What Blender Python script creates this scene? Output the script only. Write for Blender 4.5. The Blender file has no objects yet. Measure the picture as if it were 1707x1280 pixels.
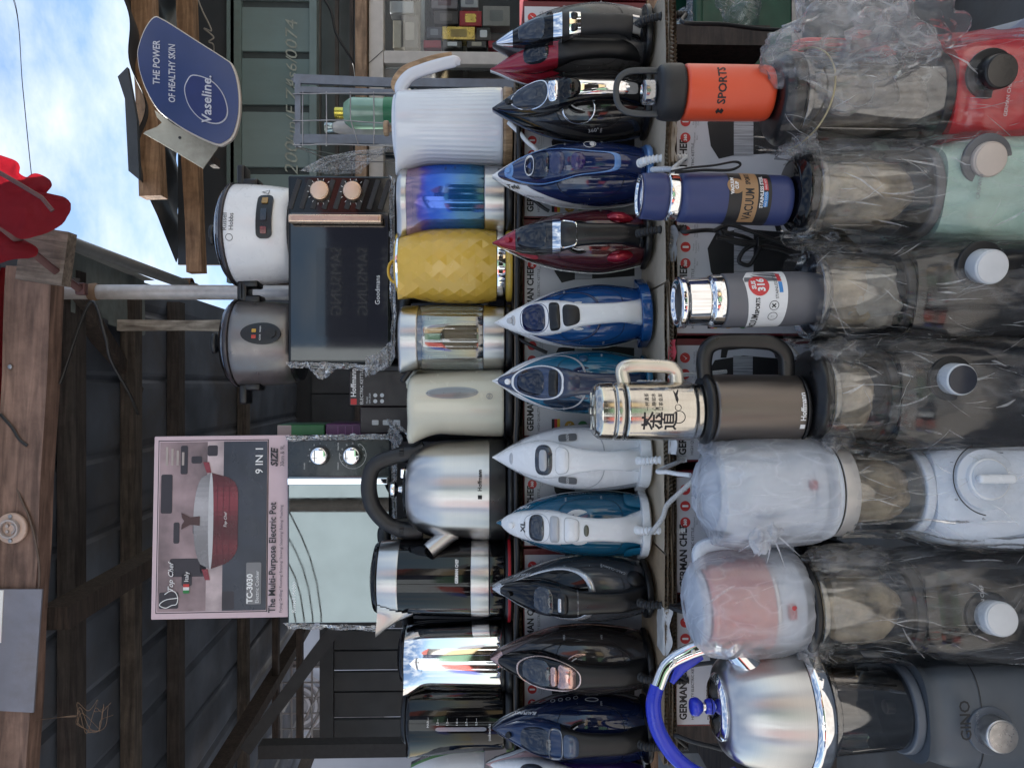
import bpy, bmesh, math, random
from mathutils import Vector, Matrix, noise
R = math.radians; PI = math.pi; TAU = 2 * math.pi
random.seed(7)
SC = bpy.context.scene
C = SC.collection

# ------------------------------------------------------------------ camera
F = 1282.0; PITCH = R(1.7); CAM = Vector((0, 0, 1.45))
cd = bpy.data.cameras.new('camera'); cam = bpy.data.objects.new('camera', cd); C.objects.link(cam)
cd.sensor_fit = 'HORIZONTAL'; cd.sensor_width = 36.0; cd.lens = F / 1707 * 36; cd.clip_start = .02; cd.clip_end = 500
_f = Vector((0, math.cos(PITCH), -math.sin(PITCH))); _u = Vector((0, math.sin(PITCH), math.cos(PITCH)))
# the phone was held turned: picture-right is down, picture-up is the scene's right
_m = Matrix((( -_u.x, 1, -_f.x), (-_u.y, 0, -_f.y), (-_u.z, 0, -_f.z))).to_4x4()
_m.translation = CAM
cam.matrix_world = _m
SC.camera = cam

# ------------------------------------------------------------------ sky, sun, exposure
SUN_EL = 50.0; SUN_AZ = -18.0            # azimuth measured from +Y, negative towards -X
w = bpy.data.worlds.new('World'); SC.world = w; w.use_nodes = True
nt = w.node_tree; nt.nodes.clear()
wo = nt.nodes.new('ShaderNodeOutputWorld')
sky = nt.nodes.new('ShaderNodeTexSky'); sky.sky_type = 'NISHITA'; sky.sun_disc = False
sky.sun_elevation = R(SUN_EL); sky.sun_rotation = R(SUN_AZ); sky.air_density = 1.0; sky.dust_density = .15
bg = nt.nodes.new('ShaderNodeBackground'); bg.inputs[1].default_value = .052
cl = nt.nodes.new('ShaderNodeBackground'); cl.inputs[0].default_value = (.86, .93, 1, 1); cl.inputs[1].default_value = .34
mx = nt.nodes.new('ShaderNodeMixShader')
tc = nt.nodes.new('ShaderNodeTexCoord'); mp = nt.nodes.new('ShaderNodeMapping')
mp.inputs['Scale'].default_value = (1.0, 1.0, 2.2); mp.inputs['Location'].default_value = (.35, .2, .1)
n1 = nt.nodes.new('ShaderNodeTexNoise'); n1.inputs['Scale'].default_value = 4.6; n1.inputs['Detail'].default_value = 9
n1.inputs['Roughness'].default_value = .58
rp = nt.nodes.new('ShaderNodeValToRGB'); rp.color_ramp.elements[0].position = .44; rp.color_ramp.elements[1].position = .70
rp.color_ramp.elements[1].color = (.96, .96, .96, 1)
L = nt.links.new
L(tc.outputs['Generated'], mp.inputs[0]); L(mp.outputs[0], n1.inputs['Vector']); L(n1.outputs['Fac'], rp.inputs[0])
L(sky.outputs[0], bg.inputs[0]); L(rp.outputs[0], mx.inputs[0]); L(bg.outputs[0], mx.inputs[1]); L(cl.outputs[0], mx.inputs[2])
L(mx.outputs[0], wo.inputs[0])
sl = bpy.data.lights.new('sun', 'SUN'); sl.energy = 5.0; sl.angle = R(.53); sl.color = (1, .96, .91)
so = bpy.data.objects.new('sun', sl); C.objects.link(so)
_sd = Vector((math.sin(R(SUN_AZ)) * math.cos(R(SUN_EL)), math.cos(R(SUN_AZ)) * math.cos(R(SUN_EL)), math.sin(R(SUN_EL))))
so.rotation_euler = (-_sd).to_track_quat('-Z', 'Y').to_euler(); so.location = (0, 3, 6)
vs_ = SC.view_settings; vs_.view_transform = 'Standard'; vs_.look = 'None'; vs_.gamma = 1; vs_.exposure = 1.95
SC.render.engine = 'CYCLES'; cy = SC.cycles
cy.max_bounces = 10; cy.transparent_max_bounces = 24; cy.glossy_bounces = 5; cy.diffuse_bounces = 4; cy.transmission_bounces = 6
cy.sample_clamp_indirect = 6.0; cy.caustics_reflective = False; cy.caustics_refractive = False
cy.use_denoising = True

# ------------------------------------------------------------------ helpers
def P(px, py, Y):
    """world point seen at picture position (px, py) of the 1707x1280 photograph at distance Y in front of the camera"""
    d = Vector(((640 - py) / F, 0, 0)) + _f - _u * ((px - 853.5) / F)
    return CAM + d * (Y / d.y)
def K(Y): return Y / F

def lin(c): return tuple((x / 12.92 if x <= .04045 else ((x + .055) / 1.055) ** 2.4) for x in c)
def hexc(h): return lin(tuple(int(h[i:i + 2], 16) / 255 for i in (0, 2, 4)))

MATS = {}
def mat(name, col=(.5, .5, .5), rough=.5, metal=0., var=.06, vs=30., bump=0., bs=250., rv=.07, coat=0., stretch=(1, 1, 1), spec=.5, trans=0., sss=0., aniso=0., dirt=0.):
    if name in MATS: return MATS[name]
    if isinstance(col, str): col = hexc(col)
    m = bpy.data.materials.new(name); m.use_nodes = True; t = m.node_tree; b = t.nodes['Principled BSDF']; N = t.nodes.new; K_ = t.links.new
    b.inputs['Metallic'].default_value = metal; b.inputs['Coat Weight'].default_value = coat; b.inputs['Coat Roughness'].default_value = .06
    b.inputs['Specular IOR Level'].default_value = spec; b.inputs['Anisotropic'].default_value = aniso
    if trans: b.inputs['Transmission Weight'].default_value = trans
    tc = N('ShaderNodeTexCoord'); mp = N('ShaderNodeMapping'); mp.inputs['Scale'].default_value = stretch
    K_(tc.outputs['Object'], mp.inputs[0])
    n = N('ShaderNodeTexNoise'); n.inputs['Scale'].default_value = vs; n.inputs['Detail'].default_value = 6; K_(mp.outputs[0], n.inputs['Vector'])
    r = N('ShaderNodeValToRGB'); e = r.color_ramp.elements
    e[0].position = .3; e[1].position = .7
    e[0].color = tuple(max(0, x * (1 - var)) for x in col[:3]) + (1,); e[1].color = tuple(min(1, x * (1 + var)) for x in col[:3]) + (1,)
    K_(n.outputs['Fac'], r.inputs[0])
    out = r.outputs[0]
    if dirt:
        n3 = N('ShaderNodeTexNoise'); n3.inputs['Scale'].default_value = vs * .35; n3.inputs['Detail'].default_value = 9; n3.inputs['Roughness'].default_value = .7; K_(tc.outputs['Object'], n3.inputs['Vector'])
        r3 = N('ShaderNodeValToRGB'); r3.color_ramp.elements[0].position = .48; r3.color_ramp.elements[1].position = .68; r3.color_ramp.elements[1].color = (dirt, dirt, dirt, 1); K_(n3.outputs['Fac'], r3.inputs[0])
        mxc = N('ShaderNodeMixRGB'); K_(r3.outputs[0], mxc.inputs[0]); K_(out, mxc.inputs[1]); mxc.inputs[2].default_value = (.11, .085, .06, 1); out = mxc.outputs[0]
    K_(out, b.inputs['Base Color'])
    n2 = N('ShaderNodeTexNoise'); n2.inputs['Scale'].default_value = vs * 1.7; n2.inputs['Detail'].default_value = 5; K_(mp.outputs[0], n2.inputs['Vector'])
    mr = N('ShaderNodeMapRange'); mr.inputs[1].default_value = .3; mr.inputs[2].default_value = .7
    mr.inputs[3].default_value = max(.01, rough - rv); mr.inputs[4].default_value = min(1, rough + rv)
    K_(n2.outputs['Fac'], mr.inputs[0]); K_(mr.outputs[0], b.inputs['Roughness'])
    if aniso:
        tg = N('ShaderNodeTangent'); tg.direction_type = 'RADIAL'; tg.axis = 'Z'; K_(tg.outputs[0], b.inputs['Tangent']); b.inputs['Anisotropic Rotation'].default_value = .25
    if bump:
        n4 = N('ShaderNodeTexNoise'); n4.inputs['Scale'].default_value = bs; n4.inputs['Detail'].default_value = 4; K_(mp.outputs[0], n4.inputs['Vector'])
        bp = N('ShaderNodeBump'); bp.inputs['Strength'].default_value = bump; bp.inputs['Distance'].default_value = .002
        K_(n4.outputs['Fac'], bp.inputs['Height']); K_(bp.outputs[0], b.inputs['Normal'])
    MATS[name] = m; return m

def thin(name, tint=(.9, .95, .95), refl=.08, rough=.03, film=0., filmcol=(.7, .72, .75), bump=0., bs=60., stretch=(1, 1, 1), edge=.35):
    """thin clear shell: see-through, reflecting more towards grazing angles, with an optional milky film"""
    if name in MATS: return MATS[name]
    if isinstance(tint, str): tint = hexc(tint)
    m = bpy.data.materials.new(name); m.use_nodes = True; t = m.node_tree; t.nodes.clear(); N = t.nodes.new; K_ = t.links.new
    o = N('ShaderNodeOutputMaterial'); tr = N('ShaderNodeBsdfTransparent'); tr.inputs[0].default_value = tuple(tint[:3]) + (1,)
    g = N('ShaderNodeBsdfGlossy'); g.inputs['Roughness'].default_value = rough; g.inputs[0].default_value = (.95, .97, 1, 1)
    lw = N('ShaderNodeLayerWeight'); lw.inputs[0].default_value = edge
    mr = N('ShaderNodeMapRange'); mr.inputs[3].default_value = refl; mr.inputs[4].default_value = .9
    K_(lw.outputs['Fresnel'], mr.inputs[0])
    mx = N('ShaderNodeMixShader'); K_(mr.outputs[0], mx.inputs[0]); K_(tr.outputs[0], mx.inputs[1]); K_(g.outputs[0], mx.inputs[2])
    tc = N('ShaderNodeTexCoord'); mp = N('ShaderNodeMapping'); mp.inputs['Scale'].default_value = stretch; K_(tc.outputs['Object'], mp.inputs[0])
    last = mx
    if film:
        n = N('ShaderNodeTexNoise'); n.inputs['Scale'].default_value = bs * .7; n.inputs['Detail'].default_value = 8; n.inputs['Roughness'].default_value = .65; n.inputs['Distortion'].default_value = 1.2
        K_(mp.outputs[0], n.inputs['Vector'])
        r = N('ShaderNodeValToRGB'); r.color_ramp.elements[0].position = .42; r.color_ramp.elements[1].position = .72
        r.color_ramp.elements[0].color = (film * .35,) * 3 + (1,); r.color_ramp.elements[1].color = (min(1, film * 1.5),) * 3 + (1,)
        K_(n.outputs['Fac'], r.inputs[0])
        d = N('ShaderNodeBsdfDiffuse'); d.inputs[0].default_value = tuple(filmcol) + (1,); tl = N('ShaderNodeBsdfTranslucent'); tl.inputs[0].default_value = tuple(filmcol) + (1,)
        md = N('ShaderNodeMixShader'); md.inputs[0].default_value = .45; K_(d.outputs[0], md.inputs[1]); K_(tl.outputs[0], md.inputs[2])
        m2 = N('ShaderNodeMixShader'); K_(r.outputs[0], m2.inputs[0]); K_(mx.outputs[0], m2.inputs[1]); K_(md.outputs[0], m2.inputs[2]); last = m2
    if bump:
        n4 = N('ShaderNodeTexNoise'); n4.inputs['Scale'].default_value = bs; n4.inputs['Detail'].default_value = 5; n4.inputs['Distortion'].default_value = .8; K_(mp.outputs[0], n4.inputs['Vector'])
        bp = N('ShaderNodeBump'); bp.inputs['Strength'].default_value = bump; bp.inputs['Distance'].default_value = .006
        K_(n4.outputs['Fac'], bp.inputs['Height']); K_(bp.outputs[0], g.inputs['Normal']); K_(bp.outputs[0], lw.inputs['Normal'])
    K_(last.outputs[0], o.inputs[0]); MATS[name] = m; return m

def film(name, base=.03, line=.5, scale=26., stretch=(1, 1, 1), refl=.05, rough=.07, bump=1., colr=(.80, .81, .83), edge=.22, sharp=9., patch=.5, tint=(.97, .97, .97)):
    """clear crinkled plastic: see-through, highlights painted in as white crease lines and patches"""
    if name in MATS: return MATS[name]
    m = bpy.data.materials.new(name); m.use_nodes = True; t = m.node_tree; t.nodes.clear(); N = t.nodes.new; K_ = t.links.new
    def math_(op, a, b=None):
        q = N('ShaderNodeMath'); q.operation = op
        for i, x in enumerate((a, b)):
            if x is None: continue
            if isinstance(x, (int, float)): q.inputs[i].default_value = x
            else: K_(x, q.inputs[i])
        return q.outputs[0]
    tc = N('ShaderNodeTexCoord'); mp = N('ShaderNodeMapping'); mp.inputs['Scale'].default_value = stretch; mp.inputs['Rotation'].default_value = (.2, .35, 0); K_(tc.outputs['Object'], mp.inputs[0])
    def nz(sc, d=3, dist=1.):
        n = N('ShaderNodeTexNoise'); n.inputs['Scale'].default_value = sc; n.inputs['Detail'].default_value = d; n.inputs['Distortion'].default_value = dist; K_(mp.outputs[0], n.inputs['Vector']); return n.outputs['Fac']
    def ridge(f, p): return math_('POWER', math_('SUBTRACT', 1., math_('ABSOLUTE', math_('MULTIPLY', math_('SUBTRACT', f, .5), 3.2))), p)
    n1 = nz(scale, 2, .45); n2 = nz(scale * 2.6, 2, .5); n3 = nz(scale * .45, 3, .3)
    r1 = ridge(n1, sharp); r2 = ridge(n2, sharp * 1.2); pm = N('ShaderNodeMapRange'); pm.inputs[1].default_value = .40; pm.inputs[2].default_value = .66; pm.inputs[3].default_value = 1 - patch; K_(n3, pm.inputs[0])
    cr = math_('MULTIPLY', math_('MAXIMUM', r1, math_('MULTIPLY', r2, .7)), pm.outputs[0])
    fac = math_('MINIMUM', math_('ADD', math_('MULTIPLY', cr, line), math_('MULTIPLY', pm.outputs[0], base)), .95)  # whitens crease lines and patches as painted highlights; base also makes bags milky
    tr = N('ShaderNodeBsdfTransparent'); tr.inputs[0].default_value = tuple(tint) + (1,)
    g = N('ShaderNodeBsdfGlossy'); g.inputs['Roughness'].default_value = rough; g.inputs[0].default_value = (1, 1, 1, 1)
    lw = N('ShaderNodeLayerWeight'); lw.inputs[0].default_value = edge; mr = N('ShaderNodeMapRange'); mr.inputs[3].default_value = refl; mr.inputs[4].default_value = .75; K_(lw.outputs['Fresnel'], mr.inputs[0])
    mx = N('ShaderNodeMixShader'); K_(mr.outputs[0], mx.inputs[0]); K_(tr.outputs[0], mx.inputs[1]); K_(g.outputs[0], mx.inputs[2])
    d = N('ShaderNodeBsdfDiffuse'); d.inputs[0].default_value = tuple(colr) + (1,); tl = N('ShaderNodeBsdfTranslucent'); tl.inputs[0].default_value = tuple(colr) + (1,)
    md = N('ShaderNodeMixShader'); md.inputs[0].default_value = .4; K_(d.outputs[0], md.inputs[1]); K_(tl.outputs[0], md.inputs[2])
    m2 = N('ShaderNodeMixShader'); K_(fac, m2.inputs[0]); K_(mx.outputs[0], m2.inputs[1]); K_(md.outputs[0], m2.inputs[2])
    if bump:
        bp = N('ShaderNodeBump'); bp.inputs['Strength'].default_value = bump; bp.inputs['Distance'].default_value = .012; K_(math_('ADD', n1, math_('MULTIPLY', n2, .4)), bp.inputs['Height'])
        K_(bp.outputs[0], g.inputs['Normal']); K_(bp.outputs[0], d.inputs['Normal'])
    o = N('ShaderNodeOutputMaterial'); K_(m2.outputs[0], o.inputs[0]); MATS[name] = m; return m

def wood(name, c1, c2, scale=14., stretch=(1, 1, .08), rough=.75, bump=.5):
    if name in MATS: return MATS[name]
    m = bpy.data.materials.new(name); m.use_nodes = True; t = m.node_tree; b = t.nodes['Principled BSDF']; N = t.nodes.new; K_ = t.links.new
    c1 = hexc(c1); c2 = hexc(c2)
    tc = N('ShaderNodeTexCoord'); mp = N('ShaderNodeMapping'); mp.inputs['Scale'].default_value = stretch; K_(tc.outputs['Object'], mp.inputs[0])
    n = N('ShaderNodeTexNoise'); n.inputs['Scale'].default_value = scale * 6; n.inputs['Detail'].default_value = 8; n.inputs['Distortion'].default_value = .6; K_(mp.outputs[0], n.inputs['Vector'])
    n2 = N('ShaderNodeTexNoise'); n2.inputs['Scale'].default_value = scale; n2.inputs['Detail'].default_value = 7; n2.inputs['Roughness'].default_value = .7; K_(tc.outputs['Object'], n2.inputs['Vector'])
    r = N('ShaderNodeValToRGB'); r.color_ramp.elements[0].position = .32; r.color_ramp.elements[1].position = .66
    r.color_ramp.elements[0].color = c1 + (1,); r.color_ramp.elements[1].color = c2 + (1,); K_(n.outputs['Fac'], r.inputs[0])
    r2 = N('ShaderNodeValToRGB'); r2.color_ramp.elements[0].position = .35; r2.color_ramp.elements[1].position = .62; r2.color_ramp.elements[0].color = (.45, .43, .42, 1); r2.color_ramp.elements[1].color = (1, 1, 1, 1); K_(n2.outputs['Fac'], r2.inputs[0])
    mm = N('ShaderNodeMixRGB'); mm.blend_type = 'MULTIPLY'; mm.inputs[0].default_value = .75; K_(r.outputs[0], mm.inputs[1]); K_(r2.outputs[0], mm.inputs[2]); K_(mm.outputs[0], b.inputs['Base Color'])
    b.inputs['Roughness'].default_value = rough
    bp = N('ShaderNodeBump'); bp.inputs['Strength'].default_value = bump; bp.inputs['Distance'].default_value = .004; K_(n.outputs['Fac'], bp.inputs['Height']); K_(bp.outputs[0], b.inputs['Normal'])
    MATS[name] = m; return m

def tagit(o, label=None, cat=None, group=None, kind=None):
    if label: o['label'] = label
    if cat: o['category'] = cat
    if group: o['group'] = group
    if kind: o['kind'] = kind
    return o
def thing(name, label, cat, loc=(0, 0, 0), rz=0., group=None, rx=0., ry=0.):
    o = bpy.data.objects.new(name, None); C.objects.link(o); o.empty_display_size = .02
    o.location = loc; o.rotation_euler = (rx, ry, rz); return tagit(o, label, cat, group, 'thing')

def mk(name, geo, m, parent=None, smooth=40., loc=None, rot=None, recalc=True):
    v, f = geo
    me = bpy.data.meshes.new(name)
    me.from_pydata([tuple(x) for x in v], [], f)
    if recalc:
        bm = bmesh.new(); bm.from_mesh(me); bmesh.ops.recalc_face_normals(bm, faces=bm.faces); bm.to_mesh(me); bm.free()
    if smooth:
        me.shade_smooth(); me.set_sharp_from_angle(angle=R(smooth))
    wn = smooth and 20 < len(f) < 150
    if isinstance(m, (list, tuple)):
        for q in m: me.materials.append(q)
    else: me.materials.append(m)
    o = bpy.data.objects.new(name, me); C.objects.link(o)
    if wn:
        q = o.modifiers.new('weighted', 'WEIGHTED_NORMAL'); q.keep_sharp = True
    if parent is not None: o.parent = parent
    if loc is not None: o.location = loc
    if rot is not None: o.rotation_euler = rot
    return o

def join(*gs):
    V = []; Fa = []
    for v, f in gs:
        k = len(V); V += [tuple(x) for x in v]; Fa += [tuple(i + k for i in q) for q in f]
    return V, Fa
def xf(geo, M):
    return [tuple(M @ Vector(x)) for x in geo[0]], geo[1]
def mv(geo, x=0, y=0, z=0): return [(a + x, b + y, c + z) for a, b, c in geo[0]], geo[1]
def rotz(geo, a): return xf(geo, Matrix.Rotation(a, 4, 'Z'))

def lathe(prof, n=48, sx=1., sy=1., rf=None):
    V = []; Fa = []; idx = []
    for r, z in prof:
        if r < 1e-6: idx.append([len(V)]); V.append((0, 0, z)); continue
        row = []
        for i in range(n):
            a = TAU * i / n; q = r * (rf(a, z) if rf else 1)
            row.append(len(V)); V.append((q * math.sin(a) * sx, -q * math.cos(a) * sy, z))
        idx.append(row)
    for A, B in zip(idx, idx[1:]):
        for i in range(n):
            j = (i + 1) % n
            if len(A) == 1 and len(B) == 1: continue
            if len(A) == 1: Fa.append((A[0], B[j], B[i]))
            elif len(B) == 1: Fa.append((A[i], A[j], B[0]))
            else: Fa.append((A[i], A[j], B[j], B[i]))
    return V, Fa
def rprof(pts, r=.004, k=4):
    """round the corners of a lathe profile"""
    out = [pts[0]]
    for a, b, c in zip(pts, pts[1:], pts[2:]):
        A, B, D = Vector(a), Vector(b), Vector(c)
        l1 = (A - B).length; l2 = (D - B).length
        if l1 < 1e-7 or l2 < 1e-7: out.append(b); continue
        d = min(r, l1 * .45, l2 * .45); p = B + (A - B) / l1 * d; q = B + (D - B) / l2 * d
        for i in range(k + 1):
            t = i / k; x = p * (1 - t) ** 2 + B * 2 * t * (1 - t) + q * t * t; out.append((max(0, x.x), x.y))
    out.append(pts[-1]); return out

def loft(rings, cap0=True, cap1=True, closed=True):
    V = []; Fa = []; n = len(rings[0])
    for r in rings: V += [tuple(p) for p in r]
    for k in range(len(rings) - 1):
        for i in range(n if closed else n - 1):
            j = (i + 1) % n; Fa.append((k * n + i, k * n + j, (k + 1) * n + j, (k + 1) * n + i))
    if cap0: Fa.append(tuple(range(n)))
    if cap1: Fa.append(tuple((len(rings) - 1) * n + i for i in range(n)))
    return V, Fa
def sering(hx, hy, z, n=40, e=3., cx=0., cy=0.):
    out = []
    for i in range(n):
        a = TAU * i / n; s, c = math.sin(a), -math.cos(a)
        out.append((cx + hx * math.copysign(abs(s) ** (2 / e), s), cy + hy * math.copysign(abs(c) ** (2 / e), c), z))
    return out
def grid(fn, us, vs):
    V = [tuple(fn(u, v)) for u in us for v in vs]; m = len(vs); Fa = []
    for i in range(len(us) - 1):
        for j in range(m - 1):
            Fa.append((i * m + j, i * m + j + 1, (i + 1) * m + j + 1, (i + 1) * m + j))
    return V, Fa
def rng(a, b, n): return [a + (b - a) * i / (n - 1) for i in range(n)]

def box(x0, x1, y0, y1, z0, z1):
    return ([(x0, y0, z0), (x1, y0, z0), (x1, y1, z0), (x0, y1, z0), (x0, y0, z1), (x1, y0, z1), (x1, y1, z1), (x0, y1, z1)],
            [(0, 3, 2, 1), (4, 5, 6, 7), (0, 1, 5, 4), (1, 2, 6, 5), (2, 3, 7, 6), (3, 0, 4, 7)])
def rbox(sx, sy, sz, r=.005, seg=3, c=(0, 0, 0)):
    bm = bmesh.new(); bmesh.ops.create_cube(bm, size=1, matrix=Matrix.Diagonal((sx, sy, sz, 1)))
    bmesh.ops.bevel(bm, geom=bm.edges[:] + bm.verts[:], offset=r, segments=seg, profile=.5, affect='EDGES')
    V = [(v.co.x + c[0], v.co.y + c[1], v.co.z + c[2]) for v in bm.verts]; bm.verts.index_update(); Fa = [tuple(v.index for v in f.verts) for f in bm.faces]; bm.free()
    return V, Fa
def prism(poly, y0, y1, bev=0., seg=2):
    """polygon in x,z extruded along y"""
    n = len(poly); V = [(x, y0, z) for x, z in poly] + [(x, y1, z) for x, z in poly]
    Fa = [tuple(range(n)), tuple(range(2 * n - 1, n - 1, -1))] + [(i, (i + 1) % n, n + (i + 1) % n, n + i) for i in range(n)]
    if not bev: return V, Fa
    bm = bmesh.new(); vs = [bm.verts.new(v) for v in V]
    for f in Fa: bm.faces.new([vs[i] for i in f])
    bmesh.ops.recalc_face_normals(bm, faces=bm.faces)
    es = [e for e in bm.edges if abs(e.verts[0].co.y - e.verts[1].co.y) < 1e-6]
    bmesh.ops.bevel(bm, geom=es, offset=bev, segments=seg, profile=.5, affect='EDGES')
    bm.verts.index_update(); V = [tuple(v.co) for v in bm.verts]; Fa = [tuple(v.index for v in f.verts) for f in bm.faces]; bm.free()
    return V, Fa
def rrect(x0, x1, z0, z1, r, k=5):
    out = []
    for cx, cz, a0 in ((x1 - r, z1 - r, 0), (x0 + r, z1 - r, 90), (x0 + r, z0 + r, 180), (x1 - r, z0 + r, 270)):
        for i in range(k + 1):
            a = R(a0 + 90 * i / k); out.append((cx + r * math.cos(a), cz + r * math.sin(a)))
    return out
def ell(cx, cz, rx, rz, n=28, a0=0, a1=360):
    full = abs(a1 - a0) >= 360; m = n if full else n + 1
    return [(cx + rx * math.cos(R(a0 + (a1 - a0) * i / n)), cz + rz * math.sin(R(a0 + (a1 - a0) * i / n))) for i in range(m)]
def flat(poly, y=0.): return [(x, y, z) for x, z in poly], [tuple(range(len(poly)))]
def annulus(cx, cz, r0, r1, y, n=36, a0=0, a1=360):
    V = []; Fa = []
    for i in range(n + 1):
        a = R(a0 + (a1 - a0) * i / n); V += [(cx + r0 * math.cos(a), y, cz + r0 * math.sin(a)), (cx + r1 * math.cos(a), y, cz + r1 * math.sin(a))]
    for i in range(n): Fa.append((2 * i, 2 * i + 1, 2 * i + 3, 2 * i + 2))
    return V, Fa
def cyl(r, h, n=32, bev=.002, axis='y', c=(0, 0, 0)):
    """disc or knob; axis y: front face at -h"""
    g = lathe(rprof([(0, 0), (r, 0), (r, h), (0, h)], bev, 3), n)
    if axis == 'y': g = xf(g, Matrix.Rotation(R(90), 4, 'X'))
    if axis == 'x': g = xf(g, Matrix.Rotation(R(90), 4, 'Y'))
    return mv(g, *c)

def crom(pts, k=8):
    pts = [Vector(p) for p in pts]; out = []
    q = [pts[0] * 2 - pts[1]] + pts + [pts[-1] * 2 - pts[-2]]
    for i in range(1, len(q) - 2):
        a, b, c, d = q[i - 1:i + 3]
        for j in range(k):
            t = j / k; out.append(.5 * ((2 * b) + (c - a) * t + (2 * a - 5 * b + 4 * c - d) * t * t + (3 * b - a - 3 * c + d) * t ** 3))
    out.append(pts[-1]); return out
def sweep(path, w, h=None, n=14, e=2., up=(0, 1, 0), cap=True):
    """path of Vectors; w,h half sizes (number or list): w along the binormal, h along the 'up'-ish normal"""
    path = [Vector(p) for p in path]; m = len(path); up = Vector(up); rings = []
    W_ = w if isinstance(w, (list, tuple)) else [w] * m; h = W_ if h is None else h
    H_ = h if isinstance(h, (list, tuple)) else [h] * m
    def at(L_, i): s = i / (m - 1) * (len(L_) - 1); a = int(s); b = min(a + 1, len(L_) - 1); return L_[a] + (L_[b] - L_[a]) * (s - a)
    nrm = up
    for i, p in enumerate(path):
        t = (path[min(i + 1, m - 1)] - path[max(i - 1, 0)]).normalized()
        nn = nrm - t * nrm.dot(t)
        if nn.length < 1e-4: nn = t.orthogonal()
        nrm = nn.normalized(); b = t.cross(nrm)
        ww, hh = at(W_, i), at(H_, i); r = []
        for k in range(n):
            a = TAU * k / n; s, c = math.sin(a), math.cos(a)
            r.append(p + b * (ww * math.copysign(abs(c) ** (2 / e), c)) + nrm * (hh * math.copysign(abs(s) ** (2 / e), s)))
        rings.append(r)
    return loft(rings, cap, cap)

def pchip(pts):
    xs = [p[0] for p in pts]; ys = [p[1] for p in pts]; n = len(xs)
    h = [xs[i + 1] - xs[i] for i in range(n - 1)]; d = [(ys[i + 1] - ys[i]) / h[i] for i in range(n - 1)]
    m = [d[0]] + [0 if d[i - 1] * d[i] <= 0 else 2 * d[i - 1] * d[i] / (d[i - 1] + d[i]) for i in range(1, n - 1)] + [d[-1]]
    def f(x):
        x = min(max(x, xs[0]), xs[-1]); i = 0
        while i < n - 2 and x > xs[i + 1]: i += 1
        t = (x - xs[i]) / h[i]
        return ys[i] * (1 + 2 * t) * (1 - t) ** 2 + m[i] * h[i] * t * (1 - t) ** 2 + ys[i + 1] * t * t * (3 - 2 * t) + m[i + 1] * h[i] * t * t * (t - 1)
    return f

_TC = {}
def text_geo(s, size, align='CENTER', shear=0., bold=0., sx=1.):
    key = (s, size, align, shear, bold, sx)
    if key in _TC: return _TC[key]
    cu = bpy.data.curves.new('lettering', 'FONT'); cu.body = s; cu.size = size; cu.align_x = align; cu.align_y = 'CENTER'; cu.resolution_u = 2
    cu.shear = shear; cu.offset = bold
    ob = bpy.data.objects.new('lettering', cu); C.objects.link(ob)
    dg = bpy.context.evaluated_depsgraph_get(); me = bpy.data.meshes.new_from_object(ob.evaluated_get(dg), depsgraph=dg)
    V = [(v.co.x * sx, 0., v.co.y) for v in me.vertices]; Fa = [tuple(p.vertices) for p in me.polygons]
    bpy.data.objects.remove(ob); bpy.data.meshes.remove(me); bpy.data.curves.remove(cu)
    _TC[key] = (V, Fa); return V, Fa
def bend(geo, r, maxl=None):
    maxl = maxl or r * .25
    bm = bmesh.new(); vs = [bm.verts.new(v) for v in geo[0]]
    for f in geo[1]:
        try: bm.faces.new([vs[i] for i in f])
        except ValueError: pass
    for _ in range(4):
        es = [e for e in bm.edges if abs(e.verts[0].co.x - e.verts[1].co.x) > maxl]
        if not es: break
        bmesh.ops.subdivide_edges(bm, edges=es, cuts=1)
    bmesh.ops.triangulate(bm, faces=[f for f in bm.faces if len(f.verts) > 4])
    bm.verts.index_update()
    V = [((r - v.co.y) * math.sin(v.co.x / r), -(r - v.co.y) * math.cos(v.co.x / r), v.co.z) for v in bm.verts]; Fa = [tuple(v.index for v in f.verts) for f in bm.faces]; bm.free()
    return V, Fa
def text(s, size, m, parent, loc=(0, 0, 0), align='CENTER', r=None, ang=0., rot=None, shear=0., bold=0., sx=1., name='lettering'):
    """lettering that faces -y; with r it is wrapped round the z axis of the parent at radius r"""
    g = text_geo(s, size, align, shear, bold, sx)
    if not g[0]: return None
    if r:
        g = rotz(bend(g, r), ang); g = mv(g, 0, 0, loc[2])
        return mk(name, g, m, parent, smooth=0, recalc=False)
    return mk(name, g, m, parent, smooth=0, loc=loc, rot=rot, recalc=False)
def decal(poly, r, m, parent, z=0., ang=0., name='print'):
    """flat shape wrapped round a cylinder of radius r"""
    g = flat(poly); g = bend(g, r, r * .12); g = rotz(g, ang); return mk(name, mv(g, 0, 0, z), m, parent, smooth=0, recalc=False)
def strip_decal(r, a0, a1, z0, z1, m, parent, name='print', n=None):
    n = n or max(6, int(abs(a1 - a0) / R(6)))
    return mk(name, grid(lambda z, a: (r * math.sin(a), -r * math.cos(a), z), [z0, z1], rng(a0, a1, n)), m, parent, recalc=False)
def cable(name, pts, r, m, parent=None, n=10, k=8):
    return mk(name, sweep(crom(pts, k), r, n=n), m, parent)

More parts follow.
